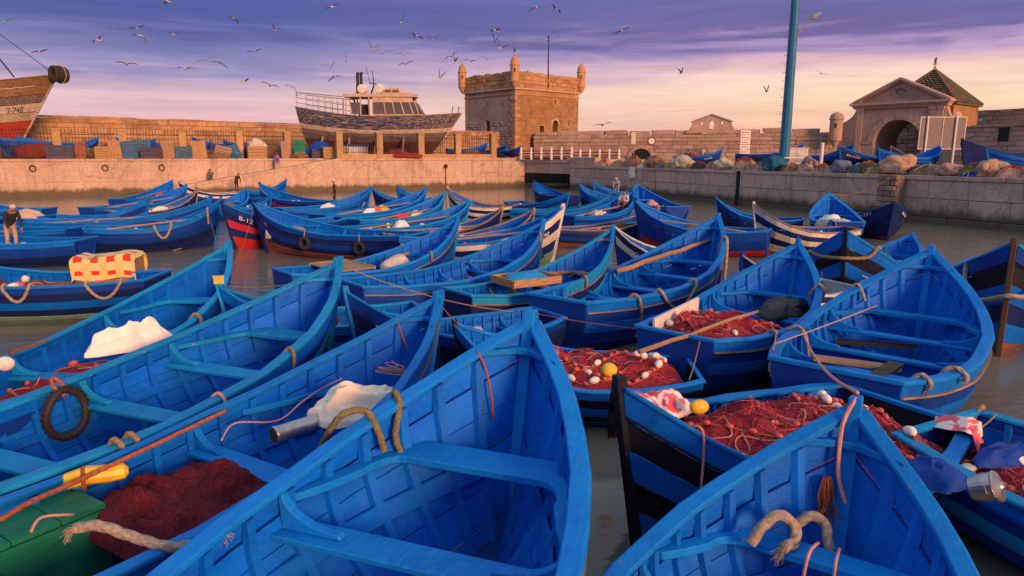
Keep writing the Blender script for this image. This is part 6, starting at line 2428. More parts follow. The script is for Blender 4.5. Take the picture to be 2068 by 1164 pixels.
net_pile('r2', .05, .52, .97, .60, .36, 'net', 'dark red net with floats behind the white board, near the black tarp', seed=2, nfl=50, fsz=.045)
net_pile('r3', .05, .85, .98, .70, .42, 'net', 'red net full of white floats behind the pink spotted cloth', seed=4, nfl=80, fsz=.046)
net_pile('r4', .06, .72, .98, .66, .40, 'net', 'red net with white floats in the black striped boat', seed=6, nfl=80, fsz=.042)
net_pile('r5', .04, .75, .97, .64, .34, 'net', 'red net with white floats around the steel pot', seed=8, nfl=80, fsz=.046)
pa, pb_ = px(150, 1010, .7), px(455, 960, .6)
net_pile('n3', max(.02, u_of('n3', px(85, 1020, .6))), u_of('n3', px(470, 950, .6)), .97, .50, .34, 'netdark', 'smooth dark red net amid the green box and cream sheeting', seed=11, nfl=0, strands=0)
net_pile('n5', .30, .55, .9, .35, .25, 'net', 'thin red net strip beside the white sack', seed=13, nfl=8, fsz=.06)
net_pile('l3', .30, .85, .9, .5, .22, 'greynylon', 'pale net heap with white floats at the feet of the bending man', seed=17, nfl=24, fsz=.07, kinds=('float_w', 'float_w'))
net_pile('m6', .50, .80, .9, .45, .2, 'net', 'small red net with orange floats behind the steel tube', seed=19, nfl=10, fsz=.07)
net_pile('m5', .30, .7, .9, .5, .25, 'brownnet', 'brown net in the white and green hulled boat', seed=23, nfl=14, fsz=.07)
net_pile('m8', .25, .6, .9, .5, .2, 'brownnet', 'brown net amidships in the tyre fendered boat', seed=29, nfl=10, fsz=.07)
net_pile('l2', .2, .75, .9, .5, .22, 'brownnet', 'brown net in the boat with the thick rope loop', seed=31, nfl=12, fsz=.06)


def on(key, x, y, z): return px(x, y, z)


M['tantarp'] = plain('tan_canvas', (0.50, 0.36, 0.22), .85, var=.2, scale=3)
# white sack, cream sheeting, tubes
p = bpt('n5', rail_u('n5', -1, 300), -.66, .95)
crumple('white_sack', p - Vector((0, 0, .04)), (1.15, .55, .44), M['whitecloth'], 'white cloth sack lying across the rail beside the tyre boat', 'sack', 61, BT['n5']['a'] - .5, sharp=.24, folds=12)
p = px(722, 846, .88)
crumple('cream_sheeting', p + Vector((0, 0, .08)), (1.0, .70, .46), M['cream'], 'crumpled cream plastic sheeting in the nearest boats', 'sheeting', 63, .4, sharp=.34, folds=14)


def pipe(p0, p1, r_, mat, label, cat, name):
    p0, p1 = Vector(p0), Vector(p1)
    root = empty(name, (p0 + p1) / 2, 0, label, cat)
    d = (p1 - p0)
    q = d.to_track_quat('X', 'Z').to_matrix().to_4x4()
    L = d.length
    Ry = q @ Matrix.Rotation(math.pi / 2, 4, 'Y')
    m_ = MB()
    m_.lathe([(r_ * .86, -L / 2 + .01), (r_, -L / 2), (r_ * 1.06, -L / 2 + .02), (r_, -L / 2 + .05), (r_, L / 2 - .04), (r_ * 1.06, L / 2 - .02), (r_, L / 2)], (0, 0, 0), 20, 0, Ry)
    m_.build('tube', M[mat], root, smooth=True)
    m_ = MB()
    m_.lathe([(r_ * .86, -L / 2 - .004), (r_ * .86, -L / 2 + .006)], (0, 0, 0), 20, 0, Ry)
    m_.build('opening', M['dark'], root)
    return root


pipe(px(552, 880, .94), px(640, 852, .95), .08, 'steel', 'dull steel tube beside the cream sheeting', 'tube', 'steel_tube')
pipe(px(1008, 518, .85), px(1050, 505, .9), .10, 'steel', 'dull steel tube near the two yellow floats', 'tube', 'steel_tube')

# jerrycan-like yellow float with handle, lashed in n3
p = px(192, 962, .82)
yf_ = empty('yellow_float', p, .5, 'battered yellow plastic float lashed over the dark red net', 'float')
part('body', M['float_y'], yf_, lambda m_: m_.tube([(-.24, 0, 0), (-.21, 0, 0), (-.05, 0, .02), (.12, 0, .0), (.22, 0, 0), (.25, 0, 0)], [.04, .068, .080, .076, .068, .03], 10))
part('lashing', M['rustrope'], yf_, lambda m_: m_.tube([(-.08, .09 * math.cos(a), .092 * math.sin(a)) for a in [2 * math.pi * j / 12 for j in range(12)]], .018, 5, closed=True))
rope([px(0, 1050, .9), px(70, 1010, .9), px(150, 975, .88), px(235, 935, .92), px(330, 890, .95), px(455, 830, 1.0)], .022, 'rustrope', 'rusty rope running past the yellow float along the far rail')

# green box in n3
p = px(5, 1060, .62)
gx = empty('green_box', (p.x, p.y, .12), BT['n3']['a'], 'green painted wooden box in the lower left corner', 'box')
for k in range(3):
    part('board', M['greenbox'], gx, lambda m_: m_.box((-.34 + .34 * k, 0, .60), (.33, 1.15, .04)))
part('front_board', M['greenbox'], gx, lambda m_: m_.box((.49, 0, .29), (.04, 1.15, .56)))
for s in (-1, 1):
    part('side_board', M['greenbox'], gx, lambda m_: m_.box((0, s * .56, .29), (.94, .04, .56)))

# hanging tyre in n4
u = rail_u('n4', 1, 95)
pc = bpt('n4', u, .74, BOAT.h(u) - .22)
ty = empty('tyre', pc, BT['n4']['a'], 'worn black tyre hanging inside the rail of the empty boat', 'tyre')
part('casing', M['rubber'], ty, lambda m_: m_.tube([(math.cos(a) * .23, .02 * math.sin(2 * a), math.sin(a) * .27) for a in [2 * math.pi * j / 26 for j in range(26)]], .042, 9, closed=True))
tr_ = MB()
for j in range(26):
    a = 2 * math.pi * j / 26
    tr_.box((math.cos(a) * .270, 0, math.sin(a) * .310), (.012, .07, .03), M=Matrix.Rotation(-a, 4, 'Y'))
tr_.build('tread', M['rubber'], ty, kind='stuff')
part('lashing', M['rustrope'], ty, lambda m_: m_.tube(smooth([(.02, 0, .20), (.05, .08, .32), (.0, .16, .40), (-.05, .08, .32), (-.02, -.05, .22)], 4), .022, 6))
# fender tyres on m8
for x_, lab in ((617, 'round tyre fender hung on the navy broadside boat, nearer its bow'), (727, 'round tyre fender hung on the navy broadside boat, nearer its stern')):
    s_ = near_side('m8')
    u = rail_u('m8', s_, x_)
    pc = bpt('m8', u, s_ * 1.09, BOAT.h(u) - .36)
    t_ = empty('fender_tyre', pc, BT['m8']['a'], lab, 'tyre', 'tyre fenders')
    part('casing', M['rubber'], t_, lambda m_: m_.tube([(math.cos(a) * .17, 0, math.sin(a) * .17) for a in [2 * math.pi * j / 18 for j in range(18)]], .07, 8, closed=True))
    part('lashing', M['greyrope'], t_, lambda m_: m_.tube([(0, -s_ * .0, .22), (0, -s_ * .05, .46)], .02, 5))

# checked blanket over engine box in l1
p = px(208, 545, .9)
eg = empty('engine_box', (p.x, p.y + .3, .42), BT['l1']['a'] + .15, 'wooden engine box under a red and yellow checked blanket', 'engine box')
part('box', M['wood'], eg, lambda m_: m_.box((0, 0, .38), (1.25, .8, .76)))


def blanket_mat():
    m, T, b = base('checked_blanket')
    tc = T.n('ShaderNodeTexCoord')
    sp = T.n('ShaderNodeSeparateXYZ', i_0=tc.outputs['Object'])
    band = lambda o_, per, lo, hi: T.math('MULTIPLY', T.math('GREATER_THAN', T.math('FRACT', T.math('MULTIPLY', o_, per)), lo), T.math('LESS_THAN', T.math('FRACT', T.math('MULTIPLY', o_, per)), hi))
    ux, uz = band(sp.outputs['X'], 2.9, .25, .75), band(T.math('ADD', sp.outputs['Z'], T.math('MULTIPLY', sp.outputs['Y'], .8)), 3.2, .35, .7)
    c = T.mix(T.math('MULTIPLY', ux, .45), (0.62, 0.46, 0.17, 1), (0.70, 0.60, 0.36, 1))
    c = T.mix(T.math('MULTIPLY', uz, .5), c, (0.66, 0.50, 0.16, 1))
    c = T.mix(T.math('MULTIPLY', ux, uz), c, (0.55, 0.03, 0.02, 1))
    T.link(c, b.inputs['Base Color'])
    b.inputs['Roughness'].default_value = .95
    bump(T, b, T.noise(tc.outputs['Object'], 30, 3), .01, .5)
    return m


M['blanket'] = blanket_mat()
bl = MB()
NU, NV = 20, 20
vs_ = []
for i in range(NU + 1):
    for j in range(NV + 1):
        x_, t = -.68 + 1.36 * i / NU, j / NV * 2.0 - 1.0
        if abs(t) < .45: y_, z_ = t / .45 * .44, .80
        else: y_, z_ = math.copysign(.44 + .03 * abs(math.sin(i * .9)), t), .80 - (abs(t) - .45) * .95
        w = noise.noise(Vector((x_ * 4, t * 4, 3))) * .035
        vs_.append((x_ + w, y_ + (w if abs(t) > .45 else 0), z_ + .04 * math.sin(i * .35) + w - (.06 if i in (0, NU) else 0)))
bl.add(vs_, [(i * (NV + 1) + j, i * (NV + 1) + j + 1, (i + 1) * (NV + 1) + j + 1, (i + 1) * (NV + 1) + j) for i in range(NU) for j in range(NV)])
bl.build('blanket', M['blanket'], eg, smooth=True)
p = px(52, 432, .75)
crumple('tan_tarp', (p.x, p.y, .5), (1.9, 1.2, .6), M['tantarp'], 'tan tarp covering cargo in the pale blue boat behind the man', 'tarp', 66, n=40)

# m7 plywood, m6 floats and dark bundle, m3 tray, m4 pole
b7 = empty('plywood_sheet', bpt('m7', .30, 0, .90), BT['m7']['a'], 'brown plywood sheet laid across the boat rails in mid basin', 'board')
part('sheet', M['wood'], b7, lambda m_: m_.box((0, 0, 0), (.95, 1.45, .03)))
part('frame_strip', M['crate'], b7, lambda m_: m_.box((0, .73, .0), (1.0, .05, .07)).box((.49, 0, 0), (.05, 1.4, .07)))
for k, (x_, y_) in enumerate(((1024, 492), (1047, 488))):
    o = MB()
    o.ball((0, 0, 0), (.20, .15, .15), 12, 8).lathe([(.05, .17), (.05, .23), (.02, .24)], (0, 0, 0), 8, 0, Matrix.Rotation(math.pi / 2, 4, 'Y'))
    q = o.build('yellow_buoy', M['float_y'], None, smooth=True, loc=px(x_, y_, 1.02), rot=(0, 0, .4))
    tag(q, ('yellow plastic buoy nearer the stern of the oar boat' if k == 0 else 'yellow plastic buoy nearer the bow of the oar boat'), 'buoy', 'yellow buoys')
p = px(1066, 508, .95)
crumple('dark_bundle', p - Vector((0, 0, .16)), (.85, .55, .4), M['blackplastic'], 'dark wrapped bundle in the bow of the oar boat', 'bundle', 68, n=40)
tb = empty('wooden_tray', bpt('m3', .40, .0, .98), BT['m3']['a'] - .1, 'shallow wooden tray resting on the scuffed teal boat', 'tray')
for s in (-1, 1):
    part('side', M['crate'], tb, lambda m_: m_.box((0, s * .42, 0), (1.15, .04, .15)))
    part('end', M['crate'], tb, lambda m_: m_.box((s * .56, 0, 0), (.04, .80, .15)))
part('bottom', M['crate'], tb, lambda m_: m_.box((0, 0, -.06), (1.1, .8, .03)))
blob('teal_cushion', bpt('m3', .40, .0, .98) - Vector((0, 0, .02)), (.95, .72, .17), M['teal'], 'teal cloth cushion lying in the wooden tray', 'cushion', 70, .12, 1.2, 4, rz=BT['m3']['a'] - .1)


def pole(p0, p1, r_, mat, label, name='wooden_pole', cat='pole', blade=None):
    p0, p1 = Vector(p0), Vector(p1)
    d = p1 - p0
    if blade is None:
        pts = [p0 + d * (i / 8) + Vector((rnd.uniform(-1, 1), rnd.uniform(-1, 1), rnd.uniform(-1, 1))) * r_ * .35 for i in range(9)]
        m_ = MB()
        m_.tube(pts, [r_ * (1.15 - .35 * i / 8) for i in range(9)], 8)
        return tag(m_.build(name, M[mat], None, smooth=True), label, cat)
    root = empty(name, p0, 0, label, cat)
    m_ = MB()
    m_.tube([Vector((0, 0, 0)), d * .68], r_, 7)
    m_.build('shaft', M[mat], root)
    m_ = MB()
    dn = d.normalized()
    s = dn.cross(Vector((0, 0, 1))).normalized()
    a, b, c_ = d * .66, d * .72, d
    up = Vector((0, 0, r_ * .5))
    m_.strip([[q + s * w - up, q - s * w - up, q - s * w + up, q + s * w + up] for q, w in ((a, r_), (b, blade), (c_, blade * 1.05))])
    m_.build('blade', M[mat], root)
    return root


pole(px(1247, 548, 1.08), px(1440, 484, 1.5), .055, 'wood', 'thick bare wooden pole along the thwarts of the long blue boat')
pole(px(940, 525, 1.0), px(1075, 468, 1.35), .025, 'wood', 'long oar lying in the yellow buoy boat', 'oar', 'oar', .06)
pole(px(945, 532, .95), px(1100, 480, 1.25), .025, 'darkwood', 'dark pole lying beside the long oar', 'wooden_pole')
pole(px(815, 515, .95), px(890, 478, 1.15), .03, 'wood', 'bleached pole in the plywood boat')
pole(px(20, 715, 1.0), px(100, 685, 1.05), .02, 'rust', 'orange brown stick with float at the left edge')
q = MB()
q.ball((0, 0, 0), (.11, .09, .09), 12, 8)
tag(q.build('white_buoy', M['float_w'], None, smooth=True, loc=px(10, 735, 1.02)), 'round white buoy cut by the left edge', 'buoy')
# r1 planks
for k, (a, b, w, lab) in enumerate((((1690, 690, .62), (1850, 700, .72), .2, 'dark brown plank lying on the thwart of the broad boat'), ((1640, 722, .72), (1815, 745, .62), .22, 'orange brown plank nearest the stern of the broad boat'), ((1765, 765, .62), (1810, 735, .66), .2, 'short dark board leaning on the orange brown plank'))):
    m_ = MB()
    m_.bar(px(a[0], a[1], a[2]), px(b[0], b[1], b[2]), w, .045)
    o = m_.build('loose_plank', M['wood' if k == 1 else 'darkwood'])
    tag(o, lab, 'plank', 'loose planks')
p = px(1590, 612, .98)
crumple('black_tarp', p - Vector((0, 0, .18)), (1.2, .7, .38), M['blackplastic'], 'crumpled black tarp heaped near the bow thwart beside the broad boat', 'tarp', 72, .5)
m_ = MB()
a, b = bpt('r2', .08, .78, .62), bpt('r2', .50, .84, .66)
m_.prism([a, b, b + Vector((0, 0, .38)), a + Vector((0, 0, .38))], (.03, -.03, 0))
tag(m_.build('white_board', M['whitepaint']), 'white board standing inside the rail behind the dark red net', 'board')
pole(px(1290, 712, .95), px(1530, 628, 1.05), .03, 'wood', 'bleached pole lying over the dark red net')


def cloth_drape(key, u, side, w, lin, lout, mat, label, cat, seed, name='cloth'):
    NU, NV = 22, 24
    vs_ = []
    for i in range(NU + 1):
        for j in range(NV + 1):
            s, t = i / NU, j / NV
            uu = u + (s - .5) * w
            h = BOAT.h(uu)
            wv = noise.noise(Vector((s * 5, t * 4, seed))) * .05 + noise.noise(Vector((s * 13, t * 6, seed))) * .025
            d = t * (lin + lout)
            if d < lin:
                p = bpt(key, uu, side * (.82 - .25 * (1 - t)), h - (lin - d) * .55 + .1)
            else:
                p = bpt(key, uu, side * (1.12 + .02 * s), h - (d - lin) + .06)
            k = min(1, abs(d - lin) / .12)
            if k < 1: p = bpt(key, uu, side * (.97 + .12 * (d - lin) / .12), h + .10 - .03 * k)
            n_ = Vector((math.cos(BT[key]['a'] + side * math.pi / 2), math.sin(BT[key]['a'] + side * math.pi / 2), .3))
            vs_.append(p + n_ * (wv + .02))
    m_ = MB()
    m_.add(vs_, [(i * (NV + 1) + j, i * (NV + 1) + j + 1, (i + 1) * (NV + 1) + j + 1, (i + 1) * (NV + 1) + j) for i in range(NU) for j in range(NV)])
    return tag(m_.build(name, M[mat], None, smooth=True), label, cat)


def spotted():
    m, T, b = base('pink_spotted_cloth')
    v, r = objvec(T)
    n = T.noise(v, 6.5, 2, .4, .5)
    c = T.mix(T.ramp(n, [(.50, (0, 0, 0)), (.53, (1, 1, 1))]), (0.72, 0.10, 0.12, 1), (0.78, 0.62, 0.60, 1))
    T.link(c, b.inputs['Base Color'])
    b.inputs['Roughness'].default_value = .8
    bump(T, b, n, .02, .5)
    return m


M['spotted'] = spotted()
sd = -near_side('r4')
ns = near_side('r4')
cloth_drape('r4', .80, -ns, .22, .5, .55, 'spotted', 'pink and white spotted cloth draped over the bow of the striped boat', 'cloth', 3, 'spotted_cloth')
p = px(1340, 800, 1.0)
crumple('spotted_bundle', p - Vector((0, 0, .14)), (.62, .5, .26), M['spotted'], 'bunched pink and white spotted cloth beside the dark stem post', 'cloth', 75)
q = MB()
q.ball((0, 0, 0), (.105, .075, .075), 12, 8)
tag(q.build('yellow_buoy', M['float_y'], None, smooth=True, loc=px(1412, 822, 1.02), rot=(0, 0, .3)), 'scuffed yellow buoy in the striped boat by the pink cloth', 'buoy')
q = MB()
q.ball((0, 0, 0), (.10, .09, .09), 12, 8)
tag(q.build('yellow_buoy', M['float_y'], None, smooth=True, loc=px(1230, 748, 1.0)), 'small pale yellow buoy on the float filled net', 'buoy')
cloth_drape('r4', .03, ns, .10, .15, .2, 'spotted', 'pink rag hung on the stern of the striped boat', 'cloth', 8, 'pink_rag')
p = px(1885, 940, .9)
crumple('blue_tarp', p - Vector((0, 0, .12)), (.52, .5, .24), M['bluetarp'], 'crumpled shiny blue tarp next to the steel pot', 'tarp', 78, sharp=.22)
p = px(2035, 905, .92)
crumple('blue_tarp', p - Vector((0, 0, .1)), (.75, .34, .18), M['bluetarp'], 'blue tarp roll behind the steel pot', 'tarp', 79, .3)
p = px(1988, 985, .95)
pt_ = empty('steel_pot', p, .4, 'steel cooking pot lying tipped on the red net', 'pot')
pt_.scale = (.72, .72, .72)
Mt = Matrix.Rotation(R(62), 4, 'X') @ Matrix.Rotation(R(20), 4, 'Y')
part('body', M['steel'], pt_, lambda m_: m_.lathe([(.02, -.14), (.10, -.14), (.125, -.12), (.15, .02), (.155, .10), (.17, .115), (.165, .12), (.145, .105), (.135, .0), (.09, -.10)], (0, 0, 0), 22, 0, Mt))
part('lid', M['steel'], pt_, lambda m_: m_.lathe([(.17, .12), (.16, .14), (.05, .165), (.03, .19), (.01, .19)], (0, 0, 0), 22, 0, Mt))
for s in (-1, 1):
    part('handle', M['steel'], pt_, lambda m_: m_.tube([Mt @ Vector((s * .155, -.05, .06)), Mt @ Vector((s * .21, -.04, .06)), Mt @ Vector((s * .21, .04, .06)), Mt @ Vector((s * .155, .05, .06))], .012, 5))
# clear sheeting over the stern of r9
cloth_drape('r9', .08, near_side('r9'), .22, .4, 1.0, 'greynylon', 'whitish clear sheeting hanging over the stern at the quay corner', 'sheeting', 12, 'sheeting')
p = bpt('r9', .3, 0, .7)
crumple('sheeting_heap', p, (1.0, .9, .4), M['greynylon'], 'pale sheeting heap inside the boat at the quay corner', 'sheeting', 80, n=40)
p = bpt('r8', .4, 0, .55)
blob('green_net', p, (.8, .6, .5), M['net_teal'], 'teal green net lump in the small boat behind the yellow-ended rope', 'net', 81, .25, 1.5, 4)
# hanging white rag on quay wall
q = on_line(RQ0 + rn * .08, rd, 1275)
m_ = MB()
vs_ = []
for i in range(9):
    for j in range(11):
        x_, z_ = -.45 + .9 * i / 8, -.95 * j / 10
        vs_.append((x_ + .05 * math.sin(j), -.06 - .05 * math.sin(i * 1.7 + j * .4), z_))
m_.add(vs_, [(i * 11 + j, i * 11 + j + 1, (i + 1) * 11 + j + 1, (i + 1) * 11 + j) for i in range(8) for j in range(10)])
tag(m_.build('hanging_rag', M['whitecloth'], None, smooth=True, loc=(q.x, q.y, ZR + .05), rot=(0, 0, ANG_R)), 'white rag hung over the edge of the shaded quay', 'cloth')

# ------------------------------------------------------------------ small cargo in the far boats
CARGO = [
    ('f1', .55, .3, 'bag', 'float_w', 'white bag at the feet of the standing man'), ('f1', .75, -.2, 'bag', 'float_w', 'small white bag in the bow of the standing man\'s boat'),
    ('f4', .5, 0, 'bag', 'orange', 'orange bag amid the coloured bags in the oar and bag boat'), ('f4', .6, .3, 'bag', 'float_y', 'yellow bag amid the coloured bags'), ('f4', .4, -.3, 'bag', 'whitecloth', 'white bag amid the coloured bags'), ('f4', .7, .1, 'bag', 'redplastic', 'small red bag near the bow of the bag heaped boat'),
    ('f6', .5, 0, 'bag', 'redplastic', 'red bag lying alone amidships'), ('f6', .7, .2, 'bag', 'float_w', 'white float in the red bag boat'), ('f8', .4, -.2, 'bag', 'whitecloth', 'white bundle in the turquoise sided boat'),
    ('f9', .6, 0, 'bag', 'greynylon', 'grey net lump in the brown bow boarded boat'), ('l5', .72, 0, 'bag', 'orange', 'orange float in the boat nearest the sunlit wall'), ('l6', .6, 0, 'bag', 'brownnet', 'brown lump in the second boat from the sunlit wall'),
    ('l7', .55, .1, 'bag', 'float_w', 'white float in the bare brown railed boat'), ('l7', .35, -.1, 'bag', 'float_w', 'pale bundle in the stern of the bare brown railed boat'), ('l8', .62, 0, 'bag', 'float_w', 'white float in the boat behind the rope loop boat'),
    ('l9', .5, 0, 'bag', 'brownnet', 'brown net lump against the ramp foot bow'), ('m8', .72, .2, 'bag', 'wood', 'brown drum near the bow of the tyre fendered boat'), ('m8', .85, 0, 'bag', 'float_w', 'white floats at the bow of the tyre fendered boat'),
    ('r14', .6, 0, 'bag', 'pinkrope', 'pinkish net lump in the white marked rail boat'), ('r12', .5, .1, 'bag', 'brownnet', 'brown net lump in the red bottomed blue boat'), ('f13', .5, .2, 'bag', 'greynylon', 'grey net lump in the paddle boat'), ('f14', .6, 0, 'bag', 'brownnet', 'brown net lump in the brown railed boat'),
    ('f15', .4, 0, 'bag', 'spotted', 'pink patterned cloth behind the pole boat'), ('r9', .7, .1, 'bag', 'whitecloth', 'white brushes bundle in the bow at the quay corner'), ('m5', .82, 0, 'bag', 'whitecloth', 'white box shaped bag in the bow of the white green boat'), ('l1', .6, 0, 'bag', 'rednet2', 'red net lump left of the checked blanket'),
    ('m1', .45, .2, 'bag', 'greynylon', 'grey board bundle in the small dark hulled boat'), ('n6', .6, 0, 'bag', 'brownnet', 'dark net lump in the yellow topped boat'), ('m7', .62, 0, 'bag', 'greynylon', 'grey net and wire lump forward of the plywood'),
]
for i, (k, u, yf, kd, mt, lab) in enumerate(CARGO):
    if k not in BT: continue
    p = bpt(k, u, yf, .50)
    s_ = .55 if 'small' in lab else .75
    blob('cargo_bundle', p, (s_ * 1.3, s_ * .8, s_ * .62), M[mt], lab, 'bundle', 100 + i, .28, 1.6, 3, 'small cargo in the far boats', rz=BT[k]['a'] + .3 * (i % 3))
for i, (k, lab) in enumerate((('f4', 'long oar slanting over the coloured bags'), ('f6', 'oar lying in the red bag boat'), ('f8', 'oar in the turquoise sided boat'), ('f9', 'oar in the brown bow boarded boat'), ('f13', 'long pale paddle in the boat of the seated person'), ('l5', 'oar in the boat nearest the sunlit wall'), ('l6', 'oar in the second boat from the sunlit wall'), ('l8', 'oar in the boat behind the rope loop boat'), ('r12', 'oar in the red bottomed blue boat'), ('f10', 'oar in the dark worn boat'), ('m5', 'oar in the white and green hulled boat'), ('f14', 'oar in the brown railed boat'), ('l2', 'oar in the rope loop boat'), ('f7', 'oar in the long low boat before the channel'))):
    h0, h1 = BOAT.h(.2), BOAT.h(.85)
    s_ = near_side(k) * (.35 if i % 2 else -.2)
    pole(bpt(k, .12, s_, h0 - .05), bpt(k, .84, s_ * .6, h1 - .22), .035, 'wood' if i % 3 else 'crate', lab, 'oar', 'oar', .085)

# tangled gear filling the far boats
GEAR = {'l5': 'boat nearest the sunlit wall', 'l6': 'second boat from the sunlit wall', 'l7': 'bare brown railed boat by the ramp', 'l8': 'boat behind the rope loop boat', 'l9': 'tall bowed boat at the ramp foot', 'l13': 'red striped navy boat by the standing man', 'f1': 'boat of the standing man',
        'f4': 'boat heaped with coloured bags', 'f6': 'boat of the lone red bag', 'f8': 'turquoise sided boat', 'f9': 'brown bow boarded boat', 'f10': 'dark worn boat in mid basin', 'f7': 'long low boat before the channel', 'f13': 'paddle boat', 'f14': 'brown railed red bottomed boat', 'r12': 'red bottomed blue boat',
        'r14': 'white marked rail boat', 'r11': 'three white striped boat', 'f12': 'small boat nearest the channel', 'm9': 'pink red striped boat', 'l12': 'white numbered boat at the ramp', 'f5': 'two white striped bow boat', 'l4': 'dark blue boat beside the bending man', 'f18': 'teal boat behind the paddle boat', 'l1': 'boat with the checked blanket', 'f3': 'navy numbered boat below the wall pipe'}
gm_ = ['brownnet', 'rednet2', 'greynylon', 'brownnet', 'net_tan', 'bluetarp', 'net_grey', 'net_pink']
gn_ = ['brown', 'red brown', 'grey', 'brown', 'tan', 'blue', 'dull grey', 'faded pink']
for i, (k, sh) in enumerate(GEAR.items()):
    net_pile(k, .16 + .05 * (i % 3), .58 + .06 * (i % 4), .9, .5, .26, gm_[i % 8], 'tangled %s fishing gear in the %s' % (gn_[i % 8], sh), seed=200 + i, nfl=9, fsz=.085, strands=4, kinds=('float_w', ('float_r', 'float_w', 'orange', 'float_y')[i % 4]))

# ------------------------------------------------------------------ big ropes
rail_loop('n4', -1, 232, 262, .30, .028, 'rope', 'tan rope loop hung on the rail of the tyre boat')
rail_rope('n4', -1, 585, .026, 'rope', 'knotted tan rope over the rail near the bow of the tyre boat', .32, .06, -.012, frayed='both')
rail_rope('n4', -1, 440, .020, 'pinkrope', 'faded pink rope tassel on the rail of the tyre boat', .22, .05, .0, frayed='both')
rope([px(150, 1068, .98), px(200, 1062, 1.0), px(270, 1085, .92), px(345, 1105, .88), px(410, 1095, .93), px(445, 1075, 1.0)], .042, 'greyrope', 'thick frayed grey rope reaching from the green box boat to the next', frayed='both')
u1 = rail_u('n1', 1, 735)
u2 = rail_u('n3', -1, 640)
rope([bpt('n3', u2, -.85, BOAT.h(u2) - .08), bpt('n3', u2, -1.0, BOAT.h(u2) + .1), bpt('n1', u1 - .02, 1.08, BOAT.h(u1) + .10), bpt('n1', u1, .98, BOAT.h(u1) + .12), bpt('n1', u1, .86, BOAT.h(u1) - .02), bpt('n1', u1, .80, BOAT.h(u1) - .18)], .032, 'greenrope', 'thick greenish rope tying the cream sheeting boat to the large one')
u3 = rail_u('n1', 1, 790)
rope([bpt('n1', u3 + .015, 1.12, BOAT.h(u3) - .12), bpt('n1', u3 + .01, 1.05, BOAT.h(u3) + .10), bpt('n1', u3, .90, BOAT.h(u3) + .03), bpt('n1', u3 - .015, .83, BOAT.h(u3) - .18), bpt('n1', u3 - .01, .80, BOAT.h(u3) - .36)], .032, 'greenrope', 'thick greenish rope hanging inside the large boat beside the cream sheeting')
rope([bpt('n1', .93, .8, BOAT.h(.93) + .06), bpt('n1', .93, .6, BOAT.h(.93) - .1), bpt('n1', .925, .42, BOAT.h(.925) - .3), bpt('n1', .925, .40, BOAT.h(.925) - .46)], .014, 'rustrope', 'rust coloured cord hanging inside the bow of the large boat', frayed='end')
# n2 ropes
uf = .83
zt = BOAT.h(uf) - .27
rope([bpt('n2', uf - .03, .55, zt), bpt('n2', uf - .01, .50, zt + .13), bpt('n2', uf + .01, .42, zt + .18), bpt('n2', uf + .02, .32, zt + .1), bpt('n2', uf + .01, .28, zt + .03), bpt('n2', uf - .02, .30, zt + .02)], .040, 'greyrope', 'grey rope coil on the fore thwart in the bottom corner boat', frayed='end')
rope([bpt('n2', uf + .04, .40, zt + .06), bpt('n2', uf + .055, .25, zt + .14), bpt('n2', uf + .06, .10, zt + .10), bpt('n2', uf + .05, .02, zt - .02), bpt('n2', uf + .05, .0, zt - .14)], .038, 'greyrope', 'frayed grey rope end ahead of the rope coil', frayed='end')
rope([bpt('n2', uf - .03, .12, zt - .5), bpt('n2', uf - .035, .10, zt - .1), bpt('n2', uf - .02, .09, zt + .05), bpt('n2', uf + .02, .08, zt + .04)], .014, 'pinkrope', 'pink cord hanging down from the fore thwart')
rope([bpt('n2', uf - .03, -.12, zt - .22), bpt('n2', uf - .03, -.12, zt + .045), bpt('n2', uf + .02, -.12, zt + .045)], .012, 'pinkrope', 'short pink cord tied round the fore thwart')
rope([bpt('n2', .995, 0, HB + .12), bpt('n2', .97, .3, BOAT.h(.97) + .05), bpt('n2', .955, .2, BOAT.h(.955) - .16), bpt('n2', .95, .1, BOAT.h(.95) - .28), bpt('n2', .945, -.1, BOAT.h(.945) - .4)], .016, 'pinkrope', 'knotted pink rope on the stem of the bottom corner boat')
ts_ = MB()
for k in range(22):
    a = bpt('n2', .94 + rnd.uniform(-.008, .008), .32 + rnd.uniform(-.06, .06), BOAT.h(.94) - .22)
    ts_.tube(smooth([a, a + Vector((rnd.uniform(-.03, .03), rnd.uniform(-.03, .03), -.14)), a + Vector((rnd.uniform(-.07, .07), rnd.uniform(-.07, .07), -.26 - rnd.uniform(0, .08)))], 3), .006, 4)
tag(ts_.build('net_tassel', M['rustrope']), 'brown tassel of net cord hanging inside the bottom corner bow', 'cord')
# n3 coil of pink line at bow and line
cp = [bpt('n3', .885 + .012 * math.sin(i * .5), .12 + .45 * math.cos(i * .62) * (1 - .01 * i), BOAT.h(.82) - .25 + .004 * i) for i in range(40)]
rope(cp, .010, 'pinkrope', 'coil of pale pink line on the fore deck of the cream sheeting boat', n=3)
rope([px(447, 890, .9), px(475, 855, .95), px(560, 850, .92), px(610, 812, .95), px(650, 785, 1.0), px(690, 765, 1.1)], .011, 'pinkrope', 'thin pink cord wandering over the thwart behind the steel tube')
rope([px(62, 1075, .85), px(85, 1045, .9), px(150, 1040, .88)], .014, 'pinkrope', 'short pink cord on the green box')
rope([bpt('n3', .93, .85, BOAT.h(.93) + .06), bpt('n3', .93, .6, BOAT.h(.93) - .14), bpt('n3', .93, .3, BOAT.h(.93) - .3)], .014, 'rustrope', 'rusty cord across the bow of the cream sheeting boat')
